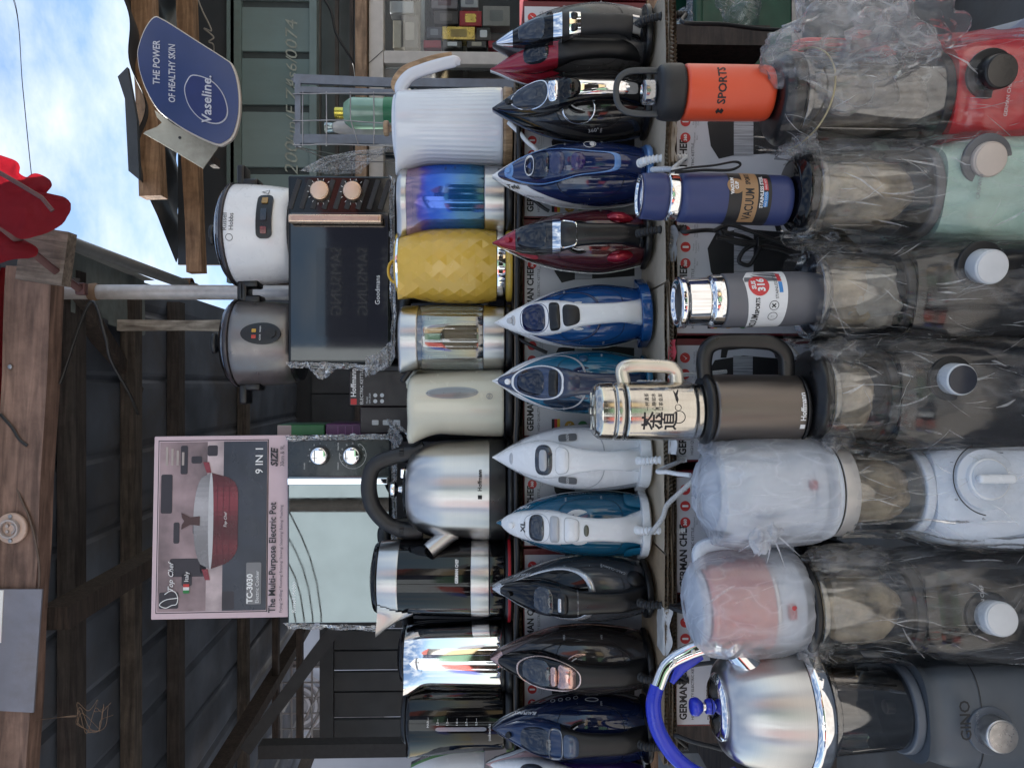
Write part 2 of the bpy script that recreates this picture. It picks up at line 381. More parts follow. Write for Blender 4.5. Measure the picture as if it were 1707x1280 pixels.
# ------------------------------------------------------------------ shared materials
BLACK = mat('black_plastic', (.007, .007, .008), .34, bump=.05, bs=600)
BLACKG = mat('black_gloss', (.004, .004, .005), .06, spec=.4, rv=.03)
SATIN = mat('black_satin', (.009, .009, .010), .46)
RUBBER = mat('cord_rubber', (.013, .013, .014), .5)
CHROME = mat('chrome', (.86, .86, .87), .045, 1., var=.02, rv=.025)
STEEL = mat('brushed_steel', (.60, .59, .58), .30, 1., var=.03, vs=30, stretch=(.15, .15, 60), rv=.02, aniso=.85)
STEELH = mat('spun_steel', (.62, .61, .60), .30, 1., var=.03, vs=30, stretch=(.15, .15, 60), rv=.02, aniso=.85)
DSTEEL = mat('dull_steel', (.34, .34, .35), .42, 1., var=.2, rv=.12)
WHITE = mat('white_plastic', (.80, .81, .82), .25, var=.02, coat=.2)
CREAM = mat('cream_plastic', (.66, .63, .50), .22, var=.02, coat=.3)
WPRINT = mat('white_print', (.82, .82, .82), .5, var=.01)
KPRINT = mat('black_print', (.012, .012, .014), .5, var=.01)
GPRINT = mat('grey_print', (.25, .25, .27), .5)
RPRINT = mat('red_print', (.55, .035, .035), .5)
TIMBER = wood('timber', '6b5546', 'a3846c', 16, (.1, 1, 1))
TIMBERD = wood('dark_timber', '2c2726', '4d423d', 16, (.1, 1, 1))
TIMBERG = wood('grey_timber', '5a524c', '8d8278', 14, (1, 1, .1))
CARD = mat('cardboard', (.33, .235, .145), .85, var=.16, vs=25, bump=.3, bs=180, dirt=.25)
CARDL = mat('pale_cardboard', (.46, .38, .28), .85, var=.14, vs=20, bump=.2, dirt=.2)

# ------------------------------------------------------------------ ground and the street behind the camera
def gsheet(name, x0, x1, y0, y1, z, m, n=24):
    def f(x, y):
        return (x, y, z + .012 * noise.noise(Vector((x * .8, y * .8, 0))))
    return mk(name, grid(f, rng(x0, x1, n), rng(y0, y1, n)), m)
tagit(gsheet('ground', -120, 120, -120, 120, 0, mat('packed_earth', (.23, .22, .205), .92, var=.3, vs=1.4, bump=.7, bs=30, dirt=.5), 60), kind='structure')
tagit(gsheet('pavement', -4, 4, .9, 9, .035, mat('worn_concrete', (.16, .15, .14), .85, var=.25, vs=3, bump=.5, bs=60, dirt=.6), 16), kind='structure')

def windowed_shop(name, label, x, y, wd, ht, wallc, roofc, rz=0):
    t = thing(name, label, 'building', (x, y, 0), rz)
    mk('wall', box(-wd / 2, wd / 2, -3, 0, 0, ht), mat(name + '_render', wallc, .85, var=.10, vs=1.5, bump=.3, bs=40), t, smooth=0)
    mk('roof', prism([(-wd / 2 - .3, ht), (wd / 2 + .3, ht), (0, ht + wd * .2)], -3.2, .35), mat(name + '_roof', roofc, .7), t, smooth=0)
    for i in range(int(wd / 2)):
        cx = -wd / 2 + 1 + i * 2
        wn = mk('window' if i % 2 else 'door', box(cx - .55, cx + .55, .002, .05, .9 if i % 2 else 0, 2.1), mat('dark_pane', (.03, .04, .05), .1), t, smooth=0)
        mk('frame', box(cx - .62, cx + .62, .002, .03, 2.1, 2.2), WHITE, wn, smooth=0)
    return t
windowed_shop('pale_shop', 'pale rendered shop with gable roof across the street, seen in reflections', -3.2, -8.5, 7.5, 5.6, (.50, .55, .58), (.3, .31, .33))
windowed_shop('ochre_shop', 'low ochre shop beside the pale one, seen in reflections', 4.6, -9.5, 6.5, 3.6, (.55, .52, .47), (.22, .06, .05))
t = thing('utility_pole', 'wooden utility pole with crossarm mirrored in the microwave door', 'pole', (-1.4, -5.5, 0))
mk('pole', lathe([(.10, 0), (.08, 5.2), (0, 5.2)], 12), TIMBERD, t)
mk('crossarm', box(-.7, .7, -.05, .05, 3.9, 4.0), TIMBERD, t)
for q in (-.6, -.2, .2, .6): mk('insulator', lathe([(.04, 4.0), (.05, 4.06), (.02, 4.14), (0, 4.14)], 10), WHITE, t, loc=(q, 0, 0))
for i, q in enumerate((-.6, -.2, .2, .6)):
    tagit(cable('street_wire', [(-1.4 + q, -5.5, 4.14), (-3.2, -5.6, 3.75 - .1 * i), (-9, -6, 3.9 + .2 * i)], .010, RUBBER), ['outermost', 'second', 'third', 'innermost'][i] + ' overhead wire running off the utility pole, mirrored only', 'wire')
def reflector_stall(label, x, awn, rz=0):  # unseen stalls added as dark reflectors for the chrome and black goods
    t = thing('reflector_stall', label, 'stall', (x, -5.0, 0), rz, 'added stalls across the street')
    mk('back_panel', box(-1.1, 1.1, -1.3, -1.26, 0, 2.3), mat('stall_back', (.04, .035, .03), .9), t, smooth=0)
    mk('counter', box(-1.05, 1.05, -.9, -.2, .75, .85), TIMBERD, t, smooth=0)
    mk('counter_cloth', box(-1.05, 1.05, -.2, -.18, .1, .84), mat('stall_cloth_' + label[:4], awn, .8), t, smooth=0)
    aw = [(-1.25, .35, 2.02), (1.25, .35, 2.02), (1.25, -1.3, 2.5), (-1.25, -1.3, 2.5)]
    mk('awning', loft([aw, [(a_, b_, c_ + .02) for a_, b_, c_ in aw]]), mat('stall_awning_' + label[:4], awn, .8), t, smooth=0)
    for sx in (-1.08, 1.08):
        for yy in (.3, -1.2): mk('post', box(sx - .03, sx + .03, yy - .03, yy + .03, 0, 2.05), TIMBERD, t, smooth=0)
for i, (x, c, nm) in enumerate(((-6.4, (.05, .06, .20), 'navy'), (-3.6, (.30, .05, .04), 'rust'), (.2, (.06, .12, .07), 'moss'), (3.0, (.25, .19, .10), 'sand'), (5.8, (.12, .12, .13), 'grey'))):
    reflector_stall(nm + ' awninged stall across the street, seen in reflections', x, c)
t = thing('blue_banner', 'dark blue shop banner across the street mirrored in the black microwave', 'banner', (1.35, -6.6, 0))
mk('panel', box(-.9, .9, -.02, .02, 1.5, 3.6), mat('banner_blue', (.010, .014, .035), .5), t, smooth=0)
for z in (3.45, 3.1, 2.75, 2.4): text('SAMSUNG', .2, mat('banner_letter', (.13, .14, .16), .6), t, (0, .03, z), rot=(0, 0, PI))
mk('white_panel', box(-.9, .9, .021, .035, 1.0, 1.48), WPRINT, t, smooth=0)
for s in (-1, 1): mk('post', box(s * .85 - .03, s * .85 + .03, -.08, -.025, 0, 3.6), DSTEEL, t, smooth=0)

# ------------------------------------------------------------------ the stall's own roof (upper left of the upright view)
SHEET = mat('galvanised_sheet_veiled', (.13, .155, .20), .5, .25, var=.4, vs=3, rv=.12, bump=.15, bs=20, dirt=.65)  # base colour raised and blued, putting lens-flare veil into the metal
ROOFZ = 2.72
t = thing('sheet_canopy', 'grey corrugated sheet roof on timber purlins over the stall', 'roof', (0, 0, 0))
def rib(x):
    q = (x / .26) % 1
    return .014 * max(0, min(1, min(q, .16 - q) / .05)) if q < .16 else 0
xr = P(55, 392, 2.05).x
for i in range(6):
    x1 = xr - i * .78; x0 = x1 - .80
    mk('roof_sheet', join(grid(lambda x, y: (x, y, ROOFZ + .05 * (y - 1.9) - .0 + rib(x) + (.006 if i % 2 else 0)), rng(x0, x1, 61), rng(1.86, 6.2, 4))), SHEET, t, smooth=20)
for i, (yy, hh) in enumerate(((2.36, .055), (2.80, .05), (3.25, .05), (4.3, .05))):
    zz = ROOFZ + .05 * (yy - 1.9) - .006
    mk('purlin', box(-4.3, xr - .05, yy - .03, yy + .03, zz - hh, zz), wood('purlin_timber%d' % (i % 2), ('2e2b2c', '3f3a38')[i % 2], ('504a48', '675f58')[i % 2], 15, (.08, 1, 1)), t, smooth=0)
for xx in (-.62, -1.75, -2.75):
    mk('rafter', xf(box(-.03, .03, 2.06, 6.1, -.16, -.085), Matrix.Translation((xx, 0, ROOFZ - .0)) @ Matrix.Rotation(.05, 4, 'X') @ Matrix.Translation((0, 0, -.10))), TIMBERD, t, smooth=0)
# header beam across the front
a = P(60, 448, 1.98); b = P(15, 1330, 1.98)
t = thing('header_beam', 'brown timber header beam with a dark crack along the stall front', 'beam', (a + b) / 2)
dv = (b - a); ln = dv.length; ang = math.atan2(dv.z, -dv.x)
def beamg(ln, hz, hy, sd, n=26):
    rings = []
    for x in rng(-ln / 2, ln / 2, n):
        w_ = [noise.noise(Vector((x * 4, k * 7.3, sd))) * .0045 for k in range(4)]
        rings.append([(x, -hy + w_[0], -hz + w_[1]), (x, hy, -hz + w_[1]), (x, hy, hz + w_[2]), (x, -hy + w_[3], hz + w_[2])])
    return loft(rings)
bm_ = mk('board', beamg(ln, .056, .03, 1.), wood('beam_timber', '5e4a42', '93776a', 9, (.1, 1, 1), bump=.8), t, smooth=25, rot=(0, ang, 0))
mk('crack', xf(sweep(crom([(.30, -.033, .05), (.27, -.0345, .02), (.24, -.0335, 0), (.225, -.033, -.02)]), .004, .002, 6), Matrix.Rotation(ang, 4, 'Y')), KPRINT, t)
for q in (-.35, .05, .42): mk('nail', cyl(.006, .004, 10, c=(q, -.031, -.01 + q * .05)), DSTEEL, t)
# second short timber that crosses it
a = P(78, 428, 1.9)
t = thing('short_timber', 'short weathered plank end jutting past the right end of the header beam', 'plank', a)
mk('board', beamg(.13, .055, .02, 3.), TIMBERG, t, smooth=25, rot=(0, R(8), 0))
# ceiling rose on the beam
a = P(20, 880, 1.94)
t = thing('lamp_holder', 'round plastic lamp base screwed to the header beam', 'lamp holder', a)
g = mat('yellowed_plastic', (.50, .37, .31), .5)
mk('flange', cyl(.038, .012, 36, .004, c=(0, .006, 0)), g, t)
mk('socket_rim', xf(lathe(rprof([(.024, 0), (.024, .012), (.019, .012), (.019, 0)], .002), 30), Matrix.Translation((0, -.006, 0)) @ Matrix.Rotation(R(90), 4, 'X')), mat('aged_plastic', (.40, .36, .36), .6), t)
mk('contact', join(cyl(.004, .006, 12, .001, c=(-.007, -.006, .006)), cyl(.004, .006, 12, .001, c=(.007, -.006, .006)), sweep([Vector((.012 * math.cos(R(q)), -.009, .012 * math.sin(R(q)))) for q in range(200, 345, 12)], .0022, n=8)), mat('aged_plastic'), t)
for s in (-1, 1): mk('screw', cyl(.005, .004, 12, .001, c=(s * .030, -.005, 0)), DSTEEL, t)
tagit(cable('electric_flex', [P(20, 790, 1.96), P(38, 838, 1.945), P(48, 860, 1.945), P(60, 905, 1.94), P(66, 960, 1.945), P(58, 1040, 1.945), P(52, 1080, 1.96)], .0028, mat('brown_flex', (.10, .07, .055), .6)), 'thin brown flex looping under the round lamp base', 'cable')
tagit(cable('electric_flex', [P(100, 640, 1.99), P(150, 505, 2.06), P(175, 560, 2.0), P(185, 600, 2.0), P(215, 655, 2.1), P(230, 690, 2.3)], .004, RUBBER), 'dark flex drooping beside the steel pole top', 'cable')
# printed sheet on the beam
a = P(25, 1085, 1.935)
t = thing('glare_tinted_board', 'cardboard sheet with bluish glare in its colour, fixed over the left end of the header beam', 'board', a)
mk('sheet', prism([(-.15, -.052), (.155, -.058), (.15, .06), (-.148, .06)], 0, .006), mat('glare_tinted_card', (.19, .195, .24), .65, var=.2, vs=8, dirt=.5), t, smooth=0, rot=(0, ang, 0))  # bluish glare is painted into the card's colour
mk('white_panel', prism([(.02, .034), (.15, .034), (.148, .058), (.02, .058)], -.003, 0), WPRINT, t, smooth=0, rot=(0, ang, 0))
# tuft of old wire hanging below it
t = thing('wire_tangle', 'tangle of rusty wire hanging from the beam', 'wire', P(60, 1200, 1.95))
rw = mat('rusty_wire', (.20, .13, .085), .7, .3)
for i in range(6):
    pts = [Vector((0, 0, 0)), Vector((.005, .005, -.06)), Vector((.01, 0, -.10))]
    for k in range(5):
        pts.append(Vector((.012 + random.uniform(-.045, .045), random.uniform(-.02, .02), -.11 - .016 * k + random.uniform(-.012, .012))))
    mk('strand', sweep(crom(pts, 6), .0006, n=5), rw, t)

# steel pole, verge pipe, plank post
a = P(480, 488, 2.2); z1 = 2.70
t = thing('steel_pole', 'pale painted steel pipe pole rising between the rice cookers', 'pole', (a.x, 2.2, 0))
mk('pipe', lathe([(.021, 0.03), (.021, z1), (0, z1)], 24), mat('pale_painted_steel', (.46, .44, .44), .4, .3, var=.12, dirt=.3), t)
mk('wire_lashing', lathe([(.023, 2.55), (.025, 2.56), (.023, 2.575)], 20, rf=lambda a_, z: 1 + .04 * math.sin(5 * a_)), rw, t)
a = P(50, 380, 2.02); b = P(325, 480, 3.0)
t = thing('verge_pipe', 'grey pipe running back along the edge of the stall roof', 'pipe', a)
mk('pipe', sweep([Vector((0, 0, 0)), (b - a) * .5, b - a], .019, n=16), mat('grey_pipe', (.26, .28, .30), .4, .4, dirt=.3), t)
mk('clamp', mv(lathe(rprof([(.021, -.02), (.027, -.02), (.027, .02), (.021, .02)], .003), 16), *(b - a) * .93), rw, t)
t = thing('side_sheet', 'pale green painted sheet closing the side of the stall under its roof', 'panel', (0, 0, 0))
a, b, c, d = P(118, 418, 2.3), P(238, 468, 2.95), P(240, 560, 2.95), P(118, 520, 2.3)
q = .02
mk('panel', join(loft([[a, b, c, d], [v + Vector((.01, .012, 0)) for v in (a, b, c, d)]])), mat('pale_green_paint', (.22, .26, .26), .6, var=.12, dirt=.3), t, smooth=0)
mk('edge_strip', loft([[a, b, b + Vector((0, -.006, -.05)), a + Vector((0, -.006, -.04))], [v + Vector((0, -.012, 0)) for v in (a, b, b + Vector((0, -.006, -.05)), a + Vector((0, -.006, -.04)))]]), mat('grey_strip', (.3, .32, .33), .5), t, smooth=0)
a = P(262, 543, 2.55)
t = thing('plank_post', 'weathered plank post with peeling white paint beside the steel pole', 'post', (a.x, a.y, 0))
mk('plank', mv(xf(beamg(2.62, .017, .012, 5., 40), Matrix.Rotation(R(90), 4, 'Y')), 0, 0, 1.35), wood('peeling_paint', '5c534c', 'b9b4ac', 8, (1, 1, .2)), t, smooth=25)
mk('bracket', mv(box(-.022, .022, -.02, .02, 0, .05), 0, 0, P(175, 543, 2.55).z), DSTEEL, t, smooth=0)
a = P(130, 500, 2.35); b = P(215, 640, 2.9)
t = thing('brace_timber', 'dark brown brace timber slanting back under the roof edge', 'timber', (a + b) / 2)
dvv = b - a
mk('timber', xf(beamg(dvv.length * 1.3, .028, .02, 8.), dvv.to_track_quat('X', 'Z').to_matrix().to_4x4()), TIMBERD, t, smooth=25)

# ------------------------------------------------------------------ red parasol above the header beam
def redmat():
    if 'red_canvas' in MATS: return MATS['red_canvas']
    m = mat('red_canvas', (.27, .010, .022), .75, var=.16, vs=9, bump=.3, bs=300, dirt=.12)
    T = m.node_tree; b_ = T.nodes['Principled BSDF']; tl = T.nodes.new('ShaderNodeBsdfTranslucent'); tl.inputs[0].default_value = (.55, .02, .04, 1)
    mx_ = T.nodes.new('ShaderNodeMixShader'); mx_.inputs[0].default_value = .3; o_ = T.nodes['Material Output']
    T.links.new(b_.outputs[0], mx_.inputs[1]); T.links.new(tl.outputs[0], mx_.inputs[2]); T.links.new(mx_.outputs[0], o_.inputs[0]); return m
def _round(p):
    # corner cutting keeps the scallops but takes the points off
    for _ in range(2): p = [tuple(Vector(a_).lerp(Vector(b_), q_)) for a_, b_ in zip(p, p[1:] + p[:1]) for q_ in (.25, .75)]
    return p
def _dense(e_):
    p_ = [Vector(q) for q in e_]; out = []
    for a_, b_ in zip(p_, p_[1:] + p_[:1]):
        m_ = max(1, int((b_ - a_).length / 9))
        out += [tuple(a_.lerp(b_, i / m_)) for i in range(m_)]
    return out
t = thing('red_parasol', 'faded red parasol canopy with a ragged scalloped edge above the stall', 'parasol', P(0, 400, 1.72))
o0 = P(0, 400, 1.72)
edge = [(-70, 236), (10, 262), (28, 268), (36, 281), (30, 288), (46, 298), (55, 287), (72, 292), (90, 305), (84, 318), (77, 324), (108, 326), (119, 345), (107, 372), (76, 392), (40, 402), (20, 392), (-70, 330)]
def sheetfrom(edge, Y, dx=0., thick=.0025, bulge=.03):
    pts = [P(px, py, Y) - o0 for px, py in _dense(_round(edge))]
    cen = sum(pts, Vector()) / len(pts); V = []; Fa = []; n = len(pts); m = 14
    for k in range(m + 1):
        for p in pts:
            q = cen + (p - cen) * (k / m if k else .02); V.append(q + Vector((0, -bulge * (1 - (k / m) ** 2) + .010 * noise.noise(Vector((q.x * 22 + q.z * 9, q.z * 12, 3.))) + .006 * noise.noise(Vector((q.x * 60, q.z * 50, 8.))), 0)))
    for k in range(m):
        for i in range(n):
            j = (i + 1) % n; Fa.append((k * n + i, k * n + j, (k + 1) * n + j, (k + 1) * n + i))
    Fa.append(tuple(range(n)))
    bm = bmesh.new(); vs = [bm.verts.new(v) for v in V]
    for f in Fa: bm.faces.new([vs[i] for i in f])
    bmesh.ops.solidify(bm, geom=bm.faces[:], thickness=thick)
    bm.verts.index_update(); G = [tuple(v.co) for v in bm.verts], [tuple(v.index for v in f.verts) for f in bm.faces]; bm.free(); return G
mk('canopy_flap', sheetfrom(edge, 1.74, bulge=.015), redmat(), t, smooth=50)
mk('canopy_flap', sheetfrom([(-60, 360), (0, 372), (40, 400), (66, 413), (62, 430), (20, 432), (0, 440), (-60, 450)], 1.78), redmat(), t, smooth=50)
mk('canopy_flap', sheetfrom([(-80, 440), (-10, 445), (26, 448), (30, 560), (20, 640), (16, 745), (-80, 780)], 2.06, bulge=.05), redmat(), t, smooth=50)
rb = mat('rib_steel', (.10, .045, .045), .5, .3)
mk('rib', sweep([P(-30, 352, 1.73) - o0, P(20, 392, 1.755) - o0, P(80, 442, 1.85) - o0, P(136, 485, 1.98) - o0], .009, .005, 10, 4), rb, t)
mk('rib', sweep([P(-60, 255, 1.70) - o0, P(20, 300, 1.70) - o0, P(70, 330, 1.705) - o0, P(88, 352, 1.71) - o0], .005, .003, 8), rb, t)
mk('rib_hinge', mv(rbox(.03, .02, .025, .004), *(P(136, 482, 1.98) - o0)), rb, t)
for i, dy in enumerate((0, 6)):
    tagit(cable('power_line', [P(-40, -60 , 14) + Vector((dy * .011, 0, 0)), P(22, 0, 14) + Vector((dy * .011, 0, 0)), P(38, 150, 14) + Vector((dy * .009, 0, 0)), P(52, 290, 14) + Vector((dy * .008, 0, 0)), P(95, 700, 14)], .006, RUBBER, n=6), ('upper', 'lower')[1 - i] + ' of two thin power lines crossing the sky', 'power line', 'power lines in the sky')

# ------------------------------------------------------------------ the neighbour's shop (right side of the upright view)
EZ = P(222, 0, 2.3).z
DKSHEET = mat('dark_sheet', (.045, .053, .063), .6, .2, var=.35, vs=4, dirt=.3)
t = thing('neighbour_roof', 'dark corrugated roof overhang of the neighbouring shop with bare purlins', 'roof', (0, 0, 0))
xl = P(210, 285, 2.3).x; xm = P(300, 438, 3.3)
def nroof(x, v):
    # v 0 front eave .. 1 back; the left verge runs inwards towards the back
    left = xl + (xm.x - xl) * v; x_ = left + x
    return (x_, 2.3 + v * 1.0 + .05 * math.sin(x * 9) * (1 - v), EZ + (xm.z - EZ) * v + .014 * math.sin(x_ * 28) + .012 * noise.noise(Vector((x * 3, v * 2, 4))))
for i in range(3):
    top = grid(nroof, rng(i * .55, i * .55 + .56, 41), rng(0, 1, 6)); mk('roof_sheet', join(top, mv(top, 0, 0, .003)), DKSHEET, t, smooth=30)
# the bent-down flap at the eave corner
e = [P(196, 128, 2.28), P(212, 112, 2.28), P(228, 200, 2.28), P(232, 300, 2.28), P(214, 285, 2.28), P(208, 165, 2.28)]
mk('eave_flap', loft([e, [v + Vector((0, .015, 0)) for v in e]]), DKSHEET, t, smooth=0)
for (px, Y, h) in ((246, 2.42, 34), (318, 2.72, 26)):
    a = P(px - 8, -60, Y); b = P(px + 10, 330 if px < 300 else 455, Y); dvv = b - a
    mk('purlin', mv(xf(beamg(dvv.length, h / 2 * K(Y), .025, px), Matrix.Rotation(-math.atan2(dvv.z, dvv.x), 4, 'Y')), *((a + b) / 2)), wood('light_purlin', '7d6048', 'ab8a6c', 13, (.1, 1, 1)), t, smooth=25)
# fascia sheet under the roof
t = thing('fascia_panel', 'dark sheet panel under the neighbour roof behind the oval sign', 'panel', (0, 0, 0))
a = P(262, 438, 3.05); b = P(395, -80, 3.05)
mk('panel', box(a.x, b.x, 3.1, 3.12, b.z, a.z - .06), mat('dark_blue_panel', (.045, .055, .068), .7, var=.2, vs=5, dirt=.2), t, smooth=0)
mk('bottom_rail', box(a.x, b.x, 3.04, 3.09, b.z - .02, b.z + .022), mat('teal_rail', (.115, .165, .165), .7, dirt=.3), t, smooth=0)
a = P(318, 0, 3.0)
tagit(cable('loose_wire', [P(330, 0, 3.05), P(338, 20, 3.02), P(348, 40, 3.0), P(352, 52, 3.0), P(340, 48, 3.0), P(352, 58, 3.0), P(356, 64, 3.0), P(348, 70, 3.0), P(356, 76, 3.02), P(356, 100, 3.06)], .003, mat('pale_wire', (.35, .33, .3), .6), n=6), 'twisted pale wire end hanging under the neighbour roof', 'wire')
# plank wall with chalk writing
TEAL = [mat('teal_board%d' % i, c, .8, var=.14, vs=5, bump=.35, bs=50, dirt=.22, stretch=(1, 1, .25)) for i, c in enumerate(((.15, .215, .225), (.135, .20, .21), (.165, .23, .24)))]
YW = 3.05
zt = P(392, 0, YW).z; zb = P(516, 0, YW).z
t = thing('board_wall', 'grey green vertical board wall with chalk numbers written on it', 'wall', (0, YW, 0))
pys = [-260, -175, -88, 0, 86, 176, 281, 372, 470]
for i, (p0, p1) in enumerate(zip(pys, pys[1:])):
    x1 = P(0, p0 + 6, YW).x; x0 = P(0, p1 - 6, YW).x
    mk('board', mv(rbox(x1 - x0, .018, zt - zb, .003, 2), (x0 + x1) / 2, .01, (zt + zb) / 2), TEAL[i % 3], t, smooth=0)
    mk('joint_strip', box(x1 - .004, x1 + .034, .012, .03, zb + .002, zt - .002), mat('joint_dark', (.045, .06, .065), .8), t, smooth=0)
mk('sill_board', box(P(0, 470, YW).x, P(0, -260, YW).x, -.012, .03, zb - .03, zb - .002), TEAL[2], t, smooth=0)
CH = mat('chalk', (.29, .32, .29), .9, var=.3, vs=60)
for s_, py, sz in (('200', 262, .075), ('/un/', 214, .06), ('E Z/', 163, .062), ('4s6/', 118, .062), ('0074', 62, .068)):
    text(s_, sz, CH, t, (P(0, py, YW).x, -.0025, P(487, 0, YW).z), shear=.25, sx=1.15)
mk('top_rail', box(P(0, 470, YW).x, P(0, -260, YW).x, -.01, .03, zt + .002, zt + .03), TEAL[1], t, smooth=0)
for py in (462, -250): mk('post', box(P(0, py, YW).x - .03, P(0, py, YW).x + .03, .035, .09, .04, zt), TIMBERD, t, smooth=0)
# dark opening below
t = thing('shop_opening', 'dark shutter opening under the chalked board wall', 'shutter', (0, YW, 0))
z0 = P(598, 0, YW).z
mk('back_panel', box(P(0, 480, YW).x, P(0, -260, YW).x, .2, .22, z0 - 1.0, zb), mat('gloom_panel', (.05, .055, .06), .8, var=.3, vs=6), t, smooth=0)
for i, (px) in enumerate((524, 552, 575)): mk('slat', box(P(0, 400, YW).x, P(0, -260, YW).x, .08 + .03 * i, .095 + .03 * i, P(px + 3, 0, YW).z, P(px - 3, 0, YW).z), TIMBERD, t, smooth=0)
tagit(cable('black_flex', [P(535, -10, 2.95), P(552, 20, 2.95), P(560, 55, 2.95), P(580, 90, 2.95), P(590, 108, 2.96), P(593, 128, 2.97)], .005, RUBBER, n=8), 'black flex hanging across the dark shutter opening', 'cable')
# display window
FR = mat('window_frame_paint', (.50, .465, .43), .45, var=.08, dirt=.15)
t = thing('display_window', 'grey white framed shop window showing boxed perfumes', 'window', (0, 2.9, 0))
Yw = 2.9
xL = P(0, 460, Yw).x; xR = P(0, -240, Yw).x; xm0 = P(0, 103, Yw).x; xm1 = P(0, 81, Yw).x; zt0 = P(616, 0, Yw).z; zt1 = P(641, 0, Yw).z; zbt = P(1240, 0, Yw).z
mk('lintel', box(xL, xR, -.05, .03, zt0 + .004, P(596, 0, Yw).z), wood('lintel_wood', '7c6450', 'aa8d73', 12, (.1, 1, 1)), t, smooth=0)
mk('frame', mv(rbox(xR - xL, .05, zt0 - zt1, .005, 2), (xL + xR) / 2, 0, (zt0 + zt1) / 2), FR, t, smooth=30)
mk('mullion', mv(rbox(xm1 - xm0, .054, zt1 - zbt, .005, 2), (xm0 + xm1) / 2, 0, (zt1 + zbt) / 2), FR, t, smooth=30)
mk('mitre_joint', sweep([Vector((xm0 - .002, -.0275, zt0)), Vector((xm1, -.0275, zt1))], .0012, .0006, 6), KPRINT, t)
mk('lower_panel', box(xL, xR, -.02, .03, .04, zbt - .002), mat('shop_base', (.12, .13, .13), .8), t, smooth=0)
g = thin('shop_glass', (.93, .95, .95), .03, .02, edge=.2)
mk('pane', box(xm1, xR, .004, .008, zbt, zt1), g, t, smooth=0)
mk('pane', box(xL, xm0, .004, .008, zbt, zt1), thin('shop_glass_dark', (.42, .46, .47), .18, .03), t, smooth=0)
mk('back_board', box(xL, xR, .42, .44, zbt, zt1), mat('display_back', (.10, .10, .095), .7, var=.3, vs=8), t, smooth=0)
for px, thick in ((702, 6), (772, 4)): mk('shelf', box(xL, xR, .10, .40, P(px + thick, 0, 3.0).z, P(px, 0, 3.0).z), mat('shelf_glass_edge', (.30, .32, .31), .3), t, smooth=0)
# boxed goods behind the glass
def goods(name, label, px0, px1, py0, py1, Y, m, dec=None, group='boxed goods in the shop window', cat='box'):
    a = P(px1, py1, Y); b = P(px0, py0, Y); sx, sz = b.x - a.x, b.z - a.z
    t = thing(name, label, cat, ((a.x + b.x) / 2, Y, a.z), group=group)
    mk('carton', mv(rbox(sx, .06, sz, .002, 1), 0, .03, sz / 2), m, t, smooth=0)
    if dec: mk('print', flat(rrect(-sx * .28, sx * .28, sz * .25, sz * .75, min(sx, sz) * .08, 2), -.002), dec, t, smooth=0)
    return t
GOLD = mat('gold_print', (.62, .45, .12), .3, .8, var=.3, vs=40)
pk = lambda n, c, r=.35: mat('goods_' + n, c, r, var=.15, vs=20)
goods('perfume_box', 'gold perfume box lying flat in the shop window', 737, 792, 44, 67, 2.945, GOLD, pk('tan', (.4, .28, .08)))
goods('perfume_box', 'red perfume box with gold emblem in the shop window', 766, 803, 18, 44, 2.945, pk('red', (.42, .02, .03)), GOLD)
goods('perfume_box', 'dark brown perfume box beside the red one in the window', 723, 764, 18, 41, 2.945, pk('brown', (.045, .035, .032)), pk('brown2', (.12, .1, .09)))
goods('perfume_box', 'navy perfume box left of the gold one in the window', 711, 737, 45, 64, 2.945, pk('navy', (.02, .03, .05)), pk('grey', (.2, .22, .25)))
goods('perfume_box', 'grey pink bottle print box at the top of the window', 719, 763, -6, 15, 2.945, pk('pinkgrey', (.22, .19, .2)), pk('darkpink', (.12, .06, .07)))
goods('perfume_box', 'black perfume box with white lettering right of the gold one', 794, 818, 46, 68, 2.945, pk('black', (.012, .012, .012)), WPRINT)
goods('perfume_box', 'crimson perfume box at the lower corner of the window', 706, 735, 67, 80, 2.945, pk('crimson', (.38, .03, .05)))
goods('perfume_box', 'smoked glass bottle box with white cap in the window', 738, 770, 68, 80, 2.945, pk('smoke', (.1, .1, .09)), WPRINT)
goods('perfume_box', 'dark carton with cream bottle print in the window', 778, 811, 68, 80, 2.945, pk('dark', (.05, .045, .045)), pk('cream', (.5, .45, .35)))
goods('perfume_box', 'bright red carton by the iron tip in the window', 814, 850, 68, 80, 2.945, pk('red2', (.45, .03, .05)))
goods('perfume_box', 'clear gift carton full of tissue in the window', 805, 850, 10, 44, 2.945, pk('tissue', (.3, .28, .25)), pk('tissue2', (.2, .2, .19)))
goods('perfume_box', 'white lettered carton at the window top', 768, 797, -8, 13, 2.945, pk('white', (.5, .5, .5)), GPRINT)
goods('gift_bag', 'silver grey plastic pouch on the upper shelf of the window', 650, 690, 2, 22, 2.945, pk('silver', (.35, .37, .4)), None, cat='pouch')
goods('gift_bag', 'dark striped pouch hanging on the upper shelf of the window', 668, 698, 26, 80, 2.945, pk('stripe', (.10, .09, .09)), pk('stripe2', (.3, .27, .24)), cat='pouch')
goods('gift_bag', 'cream printed pouch beside the dark striped pouch', 655, 675, 34, 80, 2.945, pk('creamy', (.42, .38, .31)), None, cat='pouch')
goods('folded_bag', 'stack of pale folded bags behind the dark pane', 640, 840, 128, 175, 2.945, pk('palegrey', (.2, .2, .2)), pk('palegrey2', (.1, .1, .11)), cat='bag')

